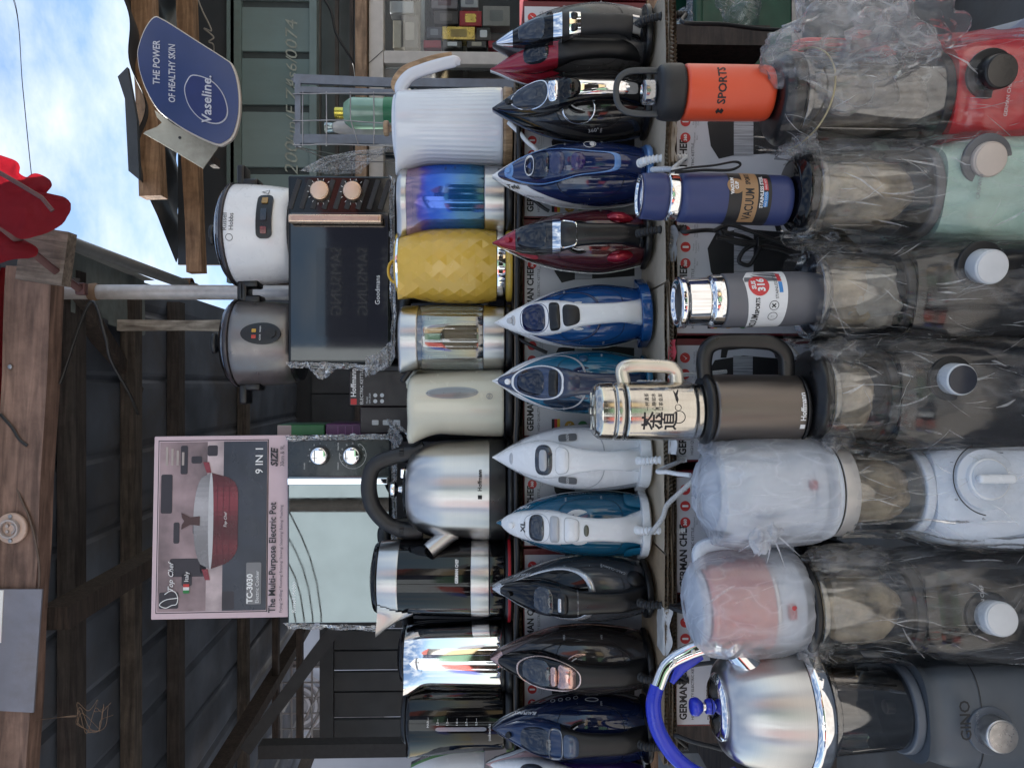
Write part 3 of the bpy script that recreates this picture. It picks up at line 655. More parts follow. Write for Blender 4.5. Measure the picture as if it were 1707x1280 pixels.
# ------------------------------------------------------------------ welded cage with bottles
Yc = 2.2; k = K(Yc)
o = P(660, 190, Yc)
t = thing('steel_cage', 'grey angle iron cage with wire mesh holding bottles', 'cage', o)
GS = mat('cage_steel', (.17, .195, .24), .5, .3, var=.12, dirt=.3)
def seg(px0, py0, px1, py1, Y0=Yc, Y1=None): return P(px0, py0, Y0) - o, P(px1, py1, Y1 or Y0) - o
for j, (a_, b_) in enumerate((seg(490, 132, 690, 140), seg(492, 150, 690, 156), seg(490, 232, 690, 234), seg(497, 128, 497, 245), seg(490, 132, 690, 140, 2.5), seg(490, 232, 690, 234, 2.5))):
    mk('angle_bar', sweep([a_, b_], .014 if j not in (1, 3) else .009, .006, 8, 6), GS, t)
for a_, b_ in (seg(490, 132, 490, 132, Yc, 2.5), seg(494, 236, 494, 236, Yc, 2.5), seg(680, 140, 680, 140, Yc, 2.5), seg(680, 236, 680, 236, Yc, 2.5)): mk('angle_bar', sweep([a_, b_], .007, .004, 8, 6), GS, t)
for px in (505, 544, 584, 623, 660): mk('wire', sweep([P(px, 153, Yc - .005) - o, P(px - 1 + random.uniform(-2, 2), 200, Yc - .007) - o, P(px + (14 if px == 584 else 0), 244, Yc - .005) - o], .0018, n=6), DSTEEL, t)
for py, w1 in ((156, 0), (201, 4), (241, 2)): mk('wire', sweep(crom([P(488, py + 1, Yc - .008) - o, P(560, py, Yc - .008) - o, P(625, py + w1, Yc - .008) - o, P(662, py + w1 * 1.5, Yc - .008) - o]), .0018, n=6), DSTEEL, t)
for py in (258, 270): mk('wire', sweep([P(492, 245, Yc) - o, P(560, py, 2.35) - o, P(680, py, 2.45) - o], .0018, n=6), DSTEEL, t)
for py in (140, 236):
    for yy in (Yc, 2.5): q_ = P(684, py, yy); mk('leg', box(q_.x - o.x - .012, q_.x - o.x + .012, yy - Yc - .012, yy - Yc + .012, .04 - o.z, q_.z - o.z), GS, t, smooth=0)
mk('floor', box(-.08, .11, .0, .32, P(694, 0, Yc).z - o.z, P(690, 0, Yc).z - o.z), DSTEEL, t, smooth=0)
zc = P(690, 0, Yc).z
def bottle(name, label, py, Y, prof, m, capprof, capm, band=None):
    c = P(680, py, Y); t = thing(name, label, 'bottle', (c.x, Y, zc + .0))
    mk('body', lathe(rprof(prof, .006), 40), m, t); mk('cap', lathe(rprof(capprof, .002), 30), capm, t)
    if band: mk('label', lathe(band, 40), MATS['bottle_label'], t)
mat('bottle_label', (.05, .26, .13), .4)
h1 = P(574, 0, 2.32).z - zc
bottle('green_bottle', 'tall pale green bottle with gold cap in the cage', 190, 2.32, [(0, 0), (.044, 0), (.046, h1 * .9), (.03, h1), (0, h1)], mat('mint_liquid', (.28, .47, .36), .15, coat=.5), [(.017, h1), (.017, h1 + .028), (0, h1 + .028)], mat('gold_cap', (.75, .6, .1), .2, .8), [(.0464, .02), (.0466, h1 * .45)])
bottle('white_bottle', 'milky white bottle beside the green bottle in the cage', 214, 2.40, [(0, 0), (.040, 0), (.042, h1 * .8), (.02, h1 + .03), (.014, h1 + .05), (0, h1 + .05)], mat('milky', (.55, .53, .52), .2, coat=.3), [(.014, h1 + .05), (.016, h1 + .075), (0, h1 + .075)], thin('clearcap', (.8, .9, .85), .2))

# ------------------------------------------------------------------ oval advertising sign
Ys = 2.05; o = P(310, 135, Ys); k = K(Ys)
t = thing('oval_sign', 'blue oval skin care sign tilted under the neighbour roof', 'sign', o, rx=R(-4))
ax = Vector((.545, .84)); ay = Vector((-.84, .545))       # long axis of the sign in picture pixels (right, down) -> here in (x, z)
# outline in picture pixels read off the photograph, relative to its centre, as (x right, z up) of the upright view
raw = [(256, 28), (240, 48), (229, 78), (228, 96), (232, 120), (243, 150), (262, 182), (290, 205), (325, 226), (362, 242), (376, 240), (390, 228), (399, 200), (401, 168), (397, 135), (388, 110), (375, 99), (330, 70), (290, 44), (270, 32)]
poly = [((135 - py) * k, (310 - px) * k) for px, py in raw]
def smoothpoly(p, k_=4):
    n = len(p); out = []
    for i in range(n):
        a, b, c, d = [Vector(p[(i + q) % n]) for q in (-1, 0, 1, 2)]
        for j in range(k_):
            t_ = j / k_; out.append(tuple(.5 * ((2 * b) + (c - a) * t_ + (2 * a - 5 * b + 4 * c - d) * t_ * t_ + (3 * b - a - 3 * c + d) * t_ ** 3)))
    return out
sp = smoothpoly(poly)
mk('board', prism(sp, 0, .012, .002), mat('sign_edge', (.55, .5, .45), .5), t, smooth=30)
mk('face', flat([(x * .972, z * .972) for x, z in sp], -.0022), mat('sign_blue', (.016, .025, .105), .10, var=.15, vs=6, coat=.7), t, smooth=0)
SW = mat('sign_white', (.48, .48, .54), .4)
text('THE POWER', .026, SW, t, ((135 - 106) * k, -.0035, (310 - 262) * k), shear=.2, bold=.0005, sx=.8)
text('OF HEALTHY SKIN', .025, SW, t, ((135 - 124) * k, -.0035, (310 - 288) * k), shear=.2, bold=.0004, sx=.74)
lo = [(323, 126), (312, 136), (308, 152), (316, 178), (336, 200), (362, 208), (378, 200), (381, 182), (372, 156), (352, 135)]
lp = smoothpoly([((135 - py) * k, (310 - px) * k) for px, py in lo])
mk('emblem_rim', flat(lp, -.0034), SW, t, smooth=0)
cx = sum(p[0] for p in lp) / len(lp); cz = sum(p[1] for p in lp) / len(lp)
mk('emblem', flat([(cx + (x - cx) * .95, cz + (z - cz) * .95) for x, z in lp], -.0046), mat('emblem_blue', (.015, .022, .11), .2), t, smooth=0)
text('Vaseline.', .036, SW, t, ((135 - 168) * k, -.0058, (310 - 347) * k), shear=.2, bold=.0006)
raw = [(258, 184), (262, 196), (270, 205), (262, 212), (243, 220), (240, 223), (290, 252), (338, 281), (360, 250), (364, 243), (325, 228), (290, 208)]
o2 = P(300, 230, Ys + .03)
t = thing('bracket_plate', 'torn grey metal plate beneath the oval sign', 'plate', o2)
poly = [((230 - py) * k, (300 - px) * k) for px, py in raw]
mk('plate', prism(poly, 0, .003), mat('weathered_plate', (.36, .36, .31), .6, .1, var=.2, vs=14, dirt=.5), t, smooth=0)
mk('hole', cyl(.004, .001, 14, .0003, c=(0, -.0005, 0)), KPRINT, t)
mk('arm', box(-.012, .012, .004, .25, -.02, .0), TIMBERD, t, smooth=0)

# ------------------------------------------------------------------ far left: dark kiosk, house with grille, posts
t = thing('dark_kiosk', 'dark painted plank kiosk behind the kettles', 'kiosk', (0, 0, 0))
Yk = 4.6; KD = mat('kiosk_paint', (.018, .022, .03), .55, var=.25, vs=5, dirt=.1)
kx = [P(0, p, Yk).x for p in (1245, 1205, 1160, 1125, 1090, 1055, 1010, 960)]; kz0 = .04
for i, (x0, x1) in enumerate(zip(kx, kx[1:])):
    zt_ = P(545 - i * 2, 0, Yk).z
    mk('plank', mv(rbox(x1 - x0 - .008, .03, zt_ - kz0, .005, 1), (x0 + x1) / 2, Yk + .015 + (.012 if i % 2 else 0), (zt_ + kz0) / 2), KD, t, smooth=0)
zr = P(543, 0, Yk).z
mk('top_rail', box(kx[0] - .05, kx[-1], Yk - .03, Yk, zr - .05, zr + .03), KD, t, smooth=0)
for px in (460, 500):
    mk('batten', box(P(0, 1245, Yk).x, P(0, 960, Yk).x, Yk - .02, Yk + .02, P(px + 5, 0, Yk).z, P(px - 5, 0, Yk).z), TIMBERD, t, smooth=0)
a = P(440, 1250, 3.4); b = P(700, 1240, 3.4)
t = thing('dark_post', 'dark upright post in front of the grilled window', 'post', (P(0, 1256, 3.4).x, 3.4, 0))
mk('timber', box(-.04, .02, 0, .07, .03, P(430, 0, 3.4).z), mat('charcoal_timber', (.03, .03, .034), .8), t, smooth=0)
a = P(560, 1045, 3.3); b = P(425, 1228, 3.3); dvv = b - a
t = thing('sloping_brace', 'dark sloping brace timber under the stall roof at the left', 'timber', (a + b) / 2)
mk('timber', xf(beamg(dvv.length * 1.2, .026, .03, 2.), dvv.to_track_quat('X', 'Z').to_matrix().to_4x4()), mat('charcoal_timber'), t, smooth=25)
Yh = 8.0
t = thing('grey_house', 'distant grey house wall with ornamented door behind a window grille', 'house', (0, Yh, 0))
mk('wall', box(-9, P(0, 1020, Yh).x, 0, .3, 0, 5.5), mat('grey_render', (.42, .42, .46), .85, var=.15, vs=1.5), t, smooth=0)
mk('door_panel', box(P(0, 1215, Yh).x, P(0, 1150, Yh).x, -.06, -.002, P(640, 0, Yh).z, P(448, 0, Yh).z), mat('carved_wood', (.16, .14, .14), .6, var=.3, vs=10, bump=.8, bs=20), t, smooth=0)
for i in range(4): mk('moulding', mv(annulus(0, 0, .10 + .07 * i, .13 + .07 * i, 0, 30), P(0, 1178, Yh).x, -.075, P(500, 0, Yh).z), mat('carved_pale', (.28, .25, .25), .6), t, smooth=0)
for px in (455, 470, 540): mk('sky_pane', box(P(0, 1246, Yh).x, P(0, 1218, Yh).x, -.05, -.003, P(px + 12, 0, Yh).z, P(px, 0, Yh).z), mat('pale_pane', (.45, .5, .55), .3), t, smooth=0)
Yg = 5.2
t = thing('window_grille', 'square mesh of grey steel bars with diagonal braces', 'grille', (0, Yg, 0))
BG = mat('grille_steel', (.40, .40, .43), .5, .3)
for px in range(452, 566, 17): mk('bar', sweep([Vector((P(0, 1260, Yg).x, 0, P(px, 0, Yg).z)), Vector((P(0, 1110, Yg).x, 0, P(px, 0, Yg).z))], .007, n=6), BG, t)
for py in (1248, 1222, 1196, 1170, 1144, 1118): mk('bar', sweep([Vector((P(0, py, Yg).x, .012, P(572, 0, Yg).z)), Vector((P(0, py, Yg).x, .012, P(440, 0, Yg).z))], .006, n=6), BG, t)
for py in (1257, 1113): mk('post', box(P(0, py, Yg).x - .02, P(0, py, Yg).x + .02, .02, .05, .04, P(440, 0, Yg).z), BG, t, smooth=0)
for (p0, q0, p1, q1) in ((480, 1255, 540, 1135), (495, 1258, 555, 1150)): mk('brace', sweep([P(p0, q0, Yg - .02) - Vector((0, Yg, 0)), P(p1, q1, Yg - .02) - Vector((0, Yg, 0))], .007, n=6), BG, t)
t = thing('back_partition', 'dark board partition closing the back of the stall', 'partition', (0, 5.9, 0))
for i in range(9): mk('board', box(-1.75 + i * .42, -1.75 + i * .42 + .412, 0, .02 + .008 * (i % 2), .03, 2.80), mat('partition_board%d' % (i % 3), ((.035, .038, .045), (.045, .047, .053), (.03, .033, .04))[i % 3], .8, var=.3, vs=4), t, smooth=0)
mk('backing', box(-1.75, 2.05, .03, .05, .03, 3.2), mat('partition_board2', (.03, .033, .04), .8), t, smooth=0)
for z in (1.9, 2.4): mk('rail', box(-1.75, 2.0, -.04, 0, z, z + .07), TIMBERD, t, smooth=0)

# ------------------------------------------------------------------ right lower corner: green crate, bags, leaning bar
o = P(1255, 40, 2.0)
t = thing('green_crate', 'green plastic crate beside the stall holding clear bags', 'crate', (P(0, -34, 1.95).x, 1.95, P(1318, 0, 1.95).z))
GR = mat('green_plastic', (.010, .065, .038), .4, var=.2)
for s in (-1, 1):
    mk('side', mv(rbox(.012, .36, .24, .004, 2), s * .2, .18, .12), GR, t); mk('side_end', mv(rbox(.4, .012, .24, .004, 2), 0, .18 + s * .18, .12), GR, t)
mk('rim', join(mv(rbox(.43, .03, .02, .005, 2), 0, 0, .24), mv(rbox(.43, .03, .02, .005, 2), 0, .36, .24), mv(rbox(.03, .36, .02, .005, 2), .2, .18, .245), mv(rbox(.03, .36, .02, .005, 2), -.2, .18, .245)), GR, t)
mk('floor', mv(rbox(.4, .36, .01, .003, 1), 0, .18, .02), GR, t)
t = thing('crate_trestle', 'dark metal trestle under the green crate', 'stand', (P(0, -34, 1.95).x, 1.95, 0))
zz = P(1318, 0, 1.95).z
mk('top', box(-.22, .22, 0, .36, zz - .03, zz - .003), DSTEEL, t, smooth=0)
for sx in (-.19, .19):
    for yy in (.02, .34): mk('leg', box(sx - .015, sx + .015, yy - .015, yy + .015, .03, zz - .03), DSTEEL, t, smooth=0)

# ------------------------------------------------------------------ tables
TZ = .885; FZ = .63
t = thing('stall_table', 'long timber stall table carrying the stacked boxes', 'table', (0, 0, 0))
for i in range(5): mk('plank', box(-1.0, .60, 1.30 + i * .19, 1.30 + i * .19 + .185, TZ - .03, TZ - .002), TIMBERD, t, smooth=0)
for sx in (-.9, .54):
    for yy in (1.35, 2.18): mk('leg', box(sx - .03, sx + .03, yy - .03, yy + .03, .03, TZ - .03), TIMBERD, t, smooth=0)
t = thing('front_bench', 'low bench covered in pale cloth under the row of blenders', 'table', (0, 0, 0))
mk('top', mv(rbox(1.19, .30, .025, .006, 2), -.03, 1.15, FZ - .0145), mat('pale_cloth', (.42, .45, .5), .8, var=.08, bump=.3), t)
for sx in (-.58, .52):
    for yy in (1.03, 1.24): mk('leg', box(sx - .025, sx + .025, yy - .025, yy + .025, .03, FZ - .028), TIMBERD, t, smooth=0)
t = thing('plank_riser', 'rough plank riser hidden behind the lower kettle boxes', 'shelf', (0, 0, 0))
for i in range(2): mk('plank', box(-.78, .78, 1.515 + i * .12, 1.515 + i * .12 + .115, 1.115, 1.138), TIMBER, t, smooth=0)
for sx in (-.7, 0, .7): mk('support', box(sx - .02, sx + .02, 1.53, 1.73, TZ, 1.113), TIMBERD, t, smooth=0)

# ------------------------------------------------------------------ printed kettle boxes
BOXW = mat('box_white', (.60, .60, .63), .42, var=.06, vs=9, bump=.15, bs=30, dirt=.10)
BOXR = mat('box_maroon', (.14, .012, .018), .4, var=.12)
BOXK = mat('box_black', (.015, .014, .016), .4)
def kettle_box(parent, W_=.2135, H_=.245, D_=.17):
    mk('carton', mv(rbox(W_, D_, H_, .0025, 2), 0, D_ / 2, H_ / 2), BOXR, parent, smooth=30)
    f = -.0006
    mk('front_print', flat([(-W_ / 2 + .004, .004), (W_ / 2 - .012, .004), (W_ / 2 - .012, H_ - .003), (-W_ / 2 + .004, H_ - .003)], f), BOXW, parent, smooth=0)
    x0 = -W_ / 2 + .012
    text('GERMAN CHEF', .0175, KPRINT, parent, (x0, f - .0004, H_ - .015), 'LEFT', bold=.0006, sx=.92)
    text('HIGH QUALITY ELECTRIC KETTLE', .0068, KPRINT, parent, (x0, f - .0004, H_ - .031), 'LEFT')
    for i, c in enumerate((KPRINT, RPRINT, mat('flag_gold', (.75, .5, .03), .5))):
        mk('flag_stripe', flat([(x0, H_ - .062 - .0055 * i), (x0 + .024, H_ - .062 - .0055 * i), (x0 + .024, H_ - .0565 - .0055 * i), (x0, H_ - .0565 - .0055 * i)], f - .0004), c, parent, smooth=0)
    mk('badge', flat(ell(x0 + .010, H_ - .092, .010, .010), f - .0004), mat('badge_gold', (.62, .36, .06), .4, .3), parent, smooth=0)
    text('1.7L', .008, WPRINT, parent, (x0 + .010, f - .0008, H_ - .092))
    mk('badge', flat(ell(x0 + .010, H_ - .118, .010, .010), f - .0004), mat('badge_green', (.06, .25, .08), .4), parent, smooth=0)
    for i in range(3):
        cx = x0 + .112 + .028 * i
        mk('icon', flat(ell(cx, H_ - .018, .0088, .0088, 24), f - .0004), RPRINT, parent, smooth=0)
        if i == 0: text('360', .0075, WPRINT, parent, (cx, f - .0008, H_ - .018), bold=.0003)
        elif i == 1: mk('icon_mark', flat(rrect(cx - .0018, cx + .0018, H_ - .0235, H_ - .0125, .0015, 3), f - .0008), WPRINT, parent, smooth=0)
        else: mk('icon_mark', flat([(cx - .004, H_ - .017), (cx - .001, H_ - .022), (cx + .005, H_ - .013), (cx - .001, H_ - .0195)], f - .0008), WPRINT, parent, smooth=0)
        text(('360 Swivel\nBase', 'Precise\nTemperature\nControl', 'High Quality\nStainless Steel')[i], .0042, GPRINT, parent, (cx, f - .0004, H_ - .036))
    # the printed kettle: body, spout, lid, steel band, handle
    kx, kz = x0 + .128, .095
    mk('kettle_print', flat([(kx - .038, kz - .07), (kx + .036, kz - .07), (kx + .044, kz + .03), (kx + .036, kz + .08), (kx + .01, kz + .094), (kx - .03, kz + .088), (kx - .052, kz + .074), (kx - .046, kz + .05), (kx - .045, kz + .03)], f - .0004), KPRINT, parent, smooth=0)
    mk('kettle_band', flat([(kx - .045, kz + .014), (kx + .043, kz + .014), (kx + .043, kz + .048), (kx - .046, kz + .048)], f - .0008), mat('band_print', (.42, .43, .46), .3, .3, var=.4, vs=60, stretch=(6, 1, .1)), parent, smooth=0)
    hp = [(kx + .040, kz + .070), (kx + .062, kz + .068), (kx + .068, kz + .02), (kx + .060, kz - .03), (kx + .040, kz - .036), (kx + .040, kz - .026), (kx + .052, kz - .022), (kx + .057, kz + .02), (kx + .053, kz + .057), (kx + .040, kz + .060)]
    mk('handle_print', flat(hp, f - .0004), KPRINT, parent, smooth=0)
def dup(root, loc, label=None, rz=None):
    r = root.copy(); C.objects.link(r); r.location = loc
    if rz is not None: r.rotation_euler = (0, 0, rz)
    if label: r['label'] = label
    for ch in list(root.children):
        c = ch.copy(); C.objects.link(c); c.parent = r
        for g_ in ch.children: d = g_.copy(); C.objects.link(d); d.parent = c
    return r
Yb = 1.315; k = K(Yb)
starts = [1215, 988, 762, 545, 330]
lab = ['lower kettle box behind the whistling kettle', 'lower kettle box between the two bagged kettles', 'lower kettle box beside the bagged white kettle', 'lower kettle box behind the grey flask', 'lower kettle box behind the navy flask']
proto = None
for s_, lb in zip(starts, lab):
    loc = Vector((P(0, s_ + 12, Yb).x + .2135 / 2, Yb + random.uniform(0, .006), TZ))
    if proto is None:
        proto = thing('kettle_box', 'white and maroon ' + lb, 'box', loc, group='kettle boxes of the lower row'); kettle_box(proto)
    else: dup(proto, loc, 'white and maroon ' + lb, R(random.uniform(-1.2, 1.2)))
Yu = 1.505
lab2 = ['upper kettle box behind the navy iron', 'upper kettle box behind the rose gold iron', 'upper kettle box behind the white topped teal iron', 'upper kettle box behind the white iron', 'upper kettle box behind the blue and white iron', 'upper kettle box behind the red and black iron', 'upper kettle box behind the glossy black iron', 'upper kettle box behind the chrome nosed iron']
for i, lb in enumerate(lab2):
    s_ = 1292 - 187 * i
    q = dup(proto, Vector((P(0, s_, Yu).x + .2135 / 2, Yu + random.uniform(0, .008), 1.1385 + .0)), 'white and maroon ' + lb, R(random.uniform(-1.4, 1.4))); q['group'] = 'kettle boxes of the upper row'

# cardboard laid over the boxes: two liners and a fluted core
def cardboard(name, label, x0, x1, y0, y1, z, th=.0065, seed=0, m=None, group=None):
    t = thing(name, label, 'cardboard', ((x0 + x1) / 2, y0, z), group=group)
    hw = (x1 - x0) / 2; D_ = y1 - y0
    def ed(x, s): return .010 * noise.noise(Vector((x * 9, seed * 3.1, s))) + .004 * noise.noise(Vector((x * 45, seed, s)))
    def sag(x, y): return .003 * noise.noise(Vector((x * 5, y * 5, seed + 9.)))
    n = max(16, int((x1 - x0) / .012))
    def liner(zo, s):
        top = grid(lambda x, y: (x, (y + ed(x, s)) if y < .001 else y, zo + sag(x, y)), rng(-hw, hw, n), [0, .02, D_ * .5, D_])
        return join(top, mv(top, 0, 0, -.0007))
    mk('liner', liner(th, 1), m or CARD, t, smooth=50); mk('liner', liner(.0008, 2), m or CARD, t, smooth=50)
    fl = int((x1 - x0) / .0072); xs = rng(-hw, hw, fl * 8 + 1)
    mk('flute', grid(lambda x, y: (x, y + (ed(x, 3) + .002 if y < .001 else 0), th * .5 + (th * .42) * math.sin(x / .0072 * TAU) + sag(x, y)), xs, [0, D_ * .5]), CARDL, t, smooth=60)
    return t
g = 'cardboard sheets under the irons'
zz = TZ + .2455
def cx_(py, Y): return P(0, py, Y).x
cardboard('cardboard_sheet', 'long brown cardboard sheet under the left irons, top layer', cx_(1290, 1.3), cx_(930, 1.3), 1.292, 1.49, zz + .0160, seed=1, group=g)
cardboard('cardboard_sheet', 'brown cardboard sheet under the middle irons, top layer', cx_(926, 1.3), cx_(470, 1.3), 1.298, 1.49, zz + .0160, seed=2, m=CARDL, group=g)
cardboard('cardboard_sheet', 'pale cardboard sheet under the right hand irons, top layer', cx_(466, 1.3), cx_(-40, 1.3), 1.290, 1.49, zz + .0160, seed=3, m=CARDL, group=g)
cardboard('cardboard_sheet', 'second cardboard layer with torn edge under the left irons', cx_(1290, 1.3), cx_(690, 1.3), 1.296, 1.49, zz + .0080, seed=4, group=g)
cardboard('cardboard_sheet', 'second cardboard layer with torn edge under the right irons', cx_(686, 1.3), cx_(-40, 1.3), 1.288, 1.49, zz + .0080, seed=5, group=g)
cardboard('cardboard_sheet', 'lowest flattened cardboard layer along the whole iron row', cx_(1290, 1.3), cx_(-40, 1.3), 1.300, 1.49, zz + .0004, seed=6, m=mat('dirty_cardboard', (.22, .16, .11), .9, var=.3, vs=18, bump=.4, dirt=.5), group=g)
IZ = zz + .0160 + .0085 + .001
# a magazine and crumpled scraps poking out between the layers
for i, (py, wd, c, nm) in enumerate(((610, .09, (.45, .04, .05), 'red'), (1065, .08, (.55, .53, .50), 'white'), (735, .05, (.62, .62, .62), 'pale'), (400, .06, (.2, .2, .2), 'dark'), (225, .07, (.35, .26, .17), 'tan'))):
    o = Vector((P(0, py, 1.29).x, 1.284, zz + .0245 if i in (1,) else zz + .0152))
    tagit(mk('paper_scrap', grid(lambda x, y: (x, y + .006 * noise.noise(Vector((x * 60, i, 0))), .0 - .010 * max(0, (.012 - y) / .012) ** 2 * (1 + noise.noise(Vector((x * 40, i * 5, 1))))), rng(-wd / 2, wd / 2, 14), rng(0, .06, 6)), mat('scrap_' + nm, c, .6, var=.2, vs=50), loc=o), nm + ' paper scrap poking from the cardboard layers', 'paper')
UZ = 1.1385 + .2455
for i, (p0, p1, lb) in enumerate(((1300, 900, 'dark edged cardboard under the left kettles'), (896, 500, 'dark edged cardboard under the middle kettles'), (496, 90, 'dark edged cardboard under the right kettles'))):
    cardboard('cardboard_sheet', lb + ', upper row', cx_(p0, 1.5), cx_(p1, 1.5), 1.488 + .004 * i, 1.74, UZ + .0085, seed=11 + i, m=MATS['dirty_cardboard'], group='cardboard sheets under the kettles')
    cardboard('cardboard_sheet', lb + ', lower layer', cx_(p0, 1.5), cx_(p1, 1.5), 1.492 - .004 * i, 1.74, UZ + .0005, seed=21 + i, group='cardboard sheets under the kettles')
KZ = UZ + .0085 + .0085 + .001
tagit(cable('thick_lead', [P(858, 1290, 1.485), P(862, 1200, 1.48), P(860, 1100, 1.483), P(863, 950, 1.484), P(860, 800, 1.482), P(864, 640, 1.484), P(862, 480, 1.482), P(866, 330, 1.484), P(864, 180, 1.482)], .0045, RUBBER), 'black cord lying along the front edge of the kettle row', 'cord')
# back cartons that carry the microwaves
BK = [mat('dark_carton%d' % i, c, .6, var=.15) for i, c in enumerate(((.03, .022, .03), (.05, .035, .04), (.022, .022, .028)))]
MWZ = P(655, 0, 1.80).z
hcar = (MWZ - TZ) / 3
i = 0
for px_, nm in ((1130, 'leftmost'), (888, 'left'), (640, 'middle'), (447, 'right')):
    for lv, ln_ in enumerate(('bottom', 'middle', 'top')):
        top_cut = 0 if nm not in ('middle', 'leftmost') else (.03 if lv == 2 else 0)
        wd = {'leftmost': .20, 'left': .42, 'middle': .20, 'right': .42}[nm]
        o = Vector((P(0, px_, 1.83).x, 1.83, TZ + lv * hcar))
        t = thing('storage_carton', 'dark carton at the %s of the %s stack behind the kettles' % (ln_, nm), 'box', o, group='dark cartons behind the kettles')
        mk('carton', mv(rbox(wd, .30, hcar - .001 - top_cut, .003, 1), 0, .15, (hcar - top_cut) / 2), BK[i % 3], t, smooth=30); i += 1
        mk('tape', box(-.02, .02, -.001, -.0003, 0, hcar - .004 - top_cut), mat('parcel_tape', (.18, .13, .08), .25), t, smooth=0)

# ------------------------------------------------------------------ steam irons
def col(name, c=None, rough=.18, metal=0., coat=.5, **kw): return mat(name, c, rough, metal, coat=coat, var=.03, rv=.04, **kw)
SOLE = mat('sole_steel', (.30, .31, .33), .3, .9)
WINDOW = thin('smoke_window', (.40, .42, .45), .05, .05, edge=.15)
WINDOWC = thin('clear_window', (.66, .69, .72), .06, .06, edge=.15)
INNER = mat('tank_inside', (.05, .05, .06), .4)

def iron(label, px_tip, py, W_=.124, L_=.288, Y=1.44, rz=0., rx=R(-2.5), ry=0., skirt=None, tank=None, housing=None, grip=None, heel=None, edge=None, dial=None,
         window=None, spray=None, extras=(), cord=None, cordm=None, edge_at=((0, .86), (.5, .80), (.75, .72), (.88, .6), (1, .5)), hw_at=None, heel_w=1.0, heel_h=.012, sleeve=True, tip_at=None, n=2.3, trim=None, grip_to=.56, z=None, loc=None):
    o = Vector((P(0, py, Y).x, Y, IZ if z is None else z)) if loc is None else loc
    t = thing('steam_iron', label, 'iron', o, rz, 'steam irons standing in a row', rx, ry)
    rs = random.Random(label); v1, v2, v3 = rs.uniform(-1, 1), rs.uniform(-1, 1), rs.uniform(-1, 1)
    hw = pchip(((0, (.80 + .07 * v1) * W_ / 2), (.12, (.92 + .04 * v1) * W_ / 2), (.32 + .05 * v2, W_ / 2), (.52 + .03 * v2, (.93 + .02 * v3) * W_ / 2), (.70, (.72 + .05 * v3) * W_ / 2), (.84, (.44 + .06 * v3) * W_ / 2), (.94, (.19 + .05 * v2) * W_ / 2), (1, .02 * W_ / 2)))
    if loc is None: t.rotation_euler = (rx + R(1.5) * v2, ry + R(.8) * v3, rz + R(3.5) * v1); t.location.y += .006 * v1; rz = t.rotation_euler[2]
    hb = pchip(((0, .060), (.3, .066), (.55, .058), (.75, .042), (.9, .022), (1, .006)))
    eA = pchip(edge_at); z0 = .010
    def B(q, a, off=0.):
        f = a * PI / 2; s, c = math.sin(f), math.cos(f); w_ = hw(q) + off * .5
        return Vector((w_ * math.copysign(abs(s) ** (2 / n), s), -.009 - (hb(q) + off) * abs(c) ** (2 / n), z0 + q * (L_ - z0)))
    # sole plate and its coloured edge
    zs = rng(0, 1, 40)
    def plate(y0, y1, sc):
        rings = []
        pl = [(hw(q) * sc, z0 + q * (L_ - z0)) for q in zs]; poly = pl + [(-x, z_) for x, z_ in reversed(pl)]
        return prism(poly, y0, y1)
    mk('soleplate', plate(-.003, .004, .985), SOLE, t, smooth=30)
    mk('sole_edge', plate(-.0095, -.0031, 1.012), edge or skirt or BLACK, t, smooth=30)
    # shell: a skirt along both sides and a tank between them
    tt = tip_at or 1.0
    qs = [x for x in rng(0, 1, 44)]
    for s in (-1, 1):
        mk('skirt', grid(lambda q, u: B(q, s * (eA(q) + (1 - eA(q)) * u)), qs, rng(0, 1, 9)), skirt or tank, t, smooth=60)
    mk('water_tank', grid(lambda q, u: B(q, u * eA(q), -.0012), qs, rng(-1, 1, 25)), tank, t, smooth=60)
    mk('back_cover', loft([[B(0, a) for a in rng(-1, 1, 25)], [B(0, a) + Vector((0, .0, -.004)) * 1 for a in rng(-1, 1, 25)]], True, True), heel or BLACK, t)
    # handle: housing over the nose, then a free grip, then a rear post
    ytop = pchip(((-.0, -.080), (.06, -.098), (.16, -.108), (.34, -.112), (.50, -.110), (.62, -.100), (.74, -.080), (.85, -.053), (.93, -.030), (.97, -.018)))
    ybot = pchip(((0, -.030), (.06, -.030), (.10, -.050), (.15, -.078), (.22, -.085), (.44, -.085), (.52, -.066), (.60, -.040), (.72, -.020), (.97, -.006)))
    hwid = pchip(hw_at or ((0, .0215), (.10, .0185), (.25, .0165), (.42, .0185), (.55, .0235), (.66, .0245), (.78, .0195), (.88, .0115), (.95, .0045), (.97, .002)))
    def H(q, f, off=0.):
        s, c = math.sin(f), math.cos(f); yt, yb = ytop(q), ybot(q); e_ = 2 / 2.5
        hd = (yb - yt) / 2 + off
        return Vector(((hwid(q) + off) * math.copysign(abs(s) ** e_, s), (yt + yb) / 2 - hd * math.copysign(abs(c) ** e_, c), z0 + q * (L_ - z0)))
    ph = rng(-PI, PI, 37)
    gt = grip_to
    mk('grip', grid(H, rng(0, gt, 34), ph), grip or housing, t, smooth=60)
    mk('housing', grid(lambda q, f: H(q, f, .0008), rng(gt, .97, 26), ph), housing or grip, t, smooth=60)
    mk('grip_end', ([tuple(H(0, f)) for f in ph[:-1]], [tuple(range(36))]), grip or housing, t, smooth=0)
    # heel stand
    hwd = hw(0) * heel_w
    hp = [(x, y) for x, y in [(-hwd, .0), (hwd, .0), (hwd * 1.02, -.03), (hwd * .86, -.066), (hwd * .5, -.090), (0, -.096), (-hwd * .5, -.090), (-hwd * .86, -.066), (-hwd * 1.02, -.03)]]
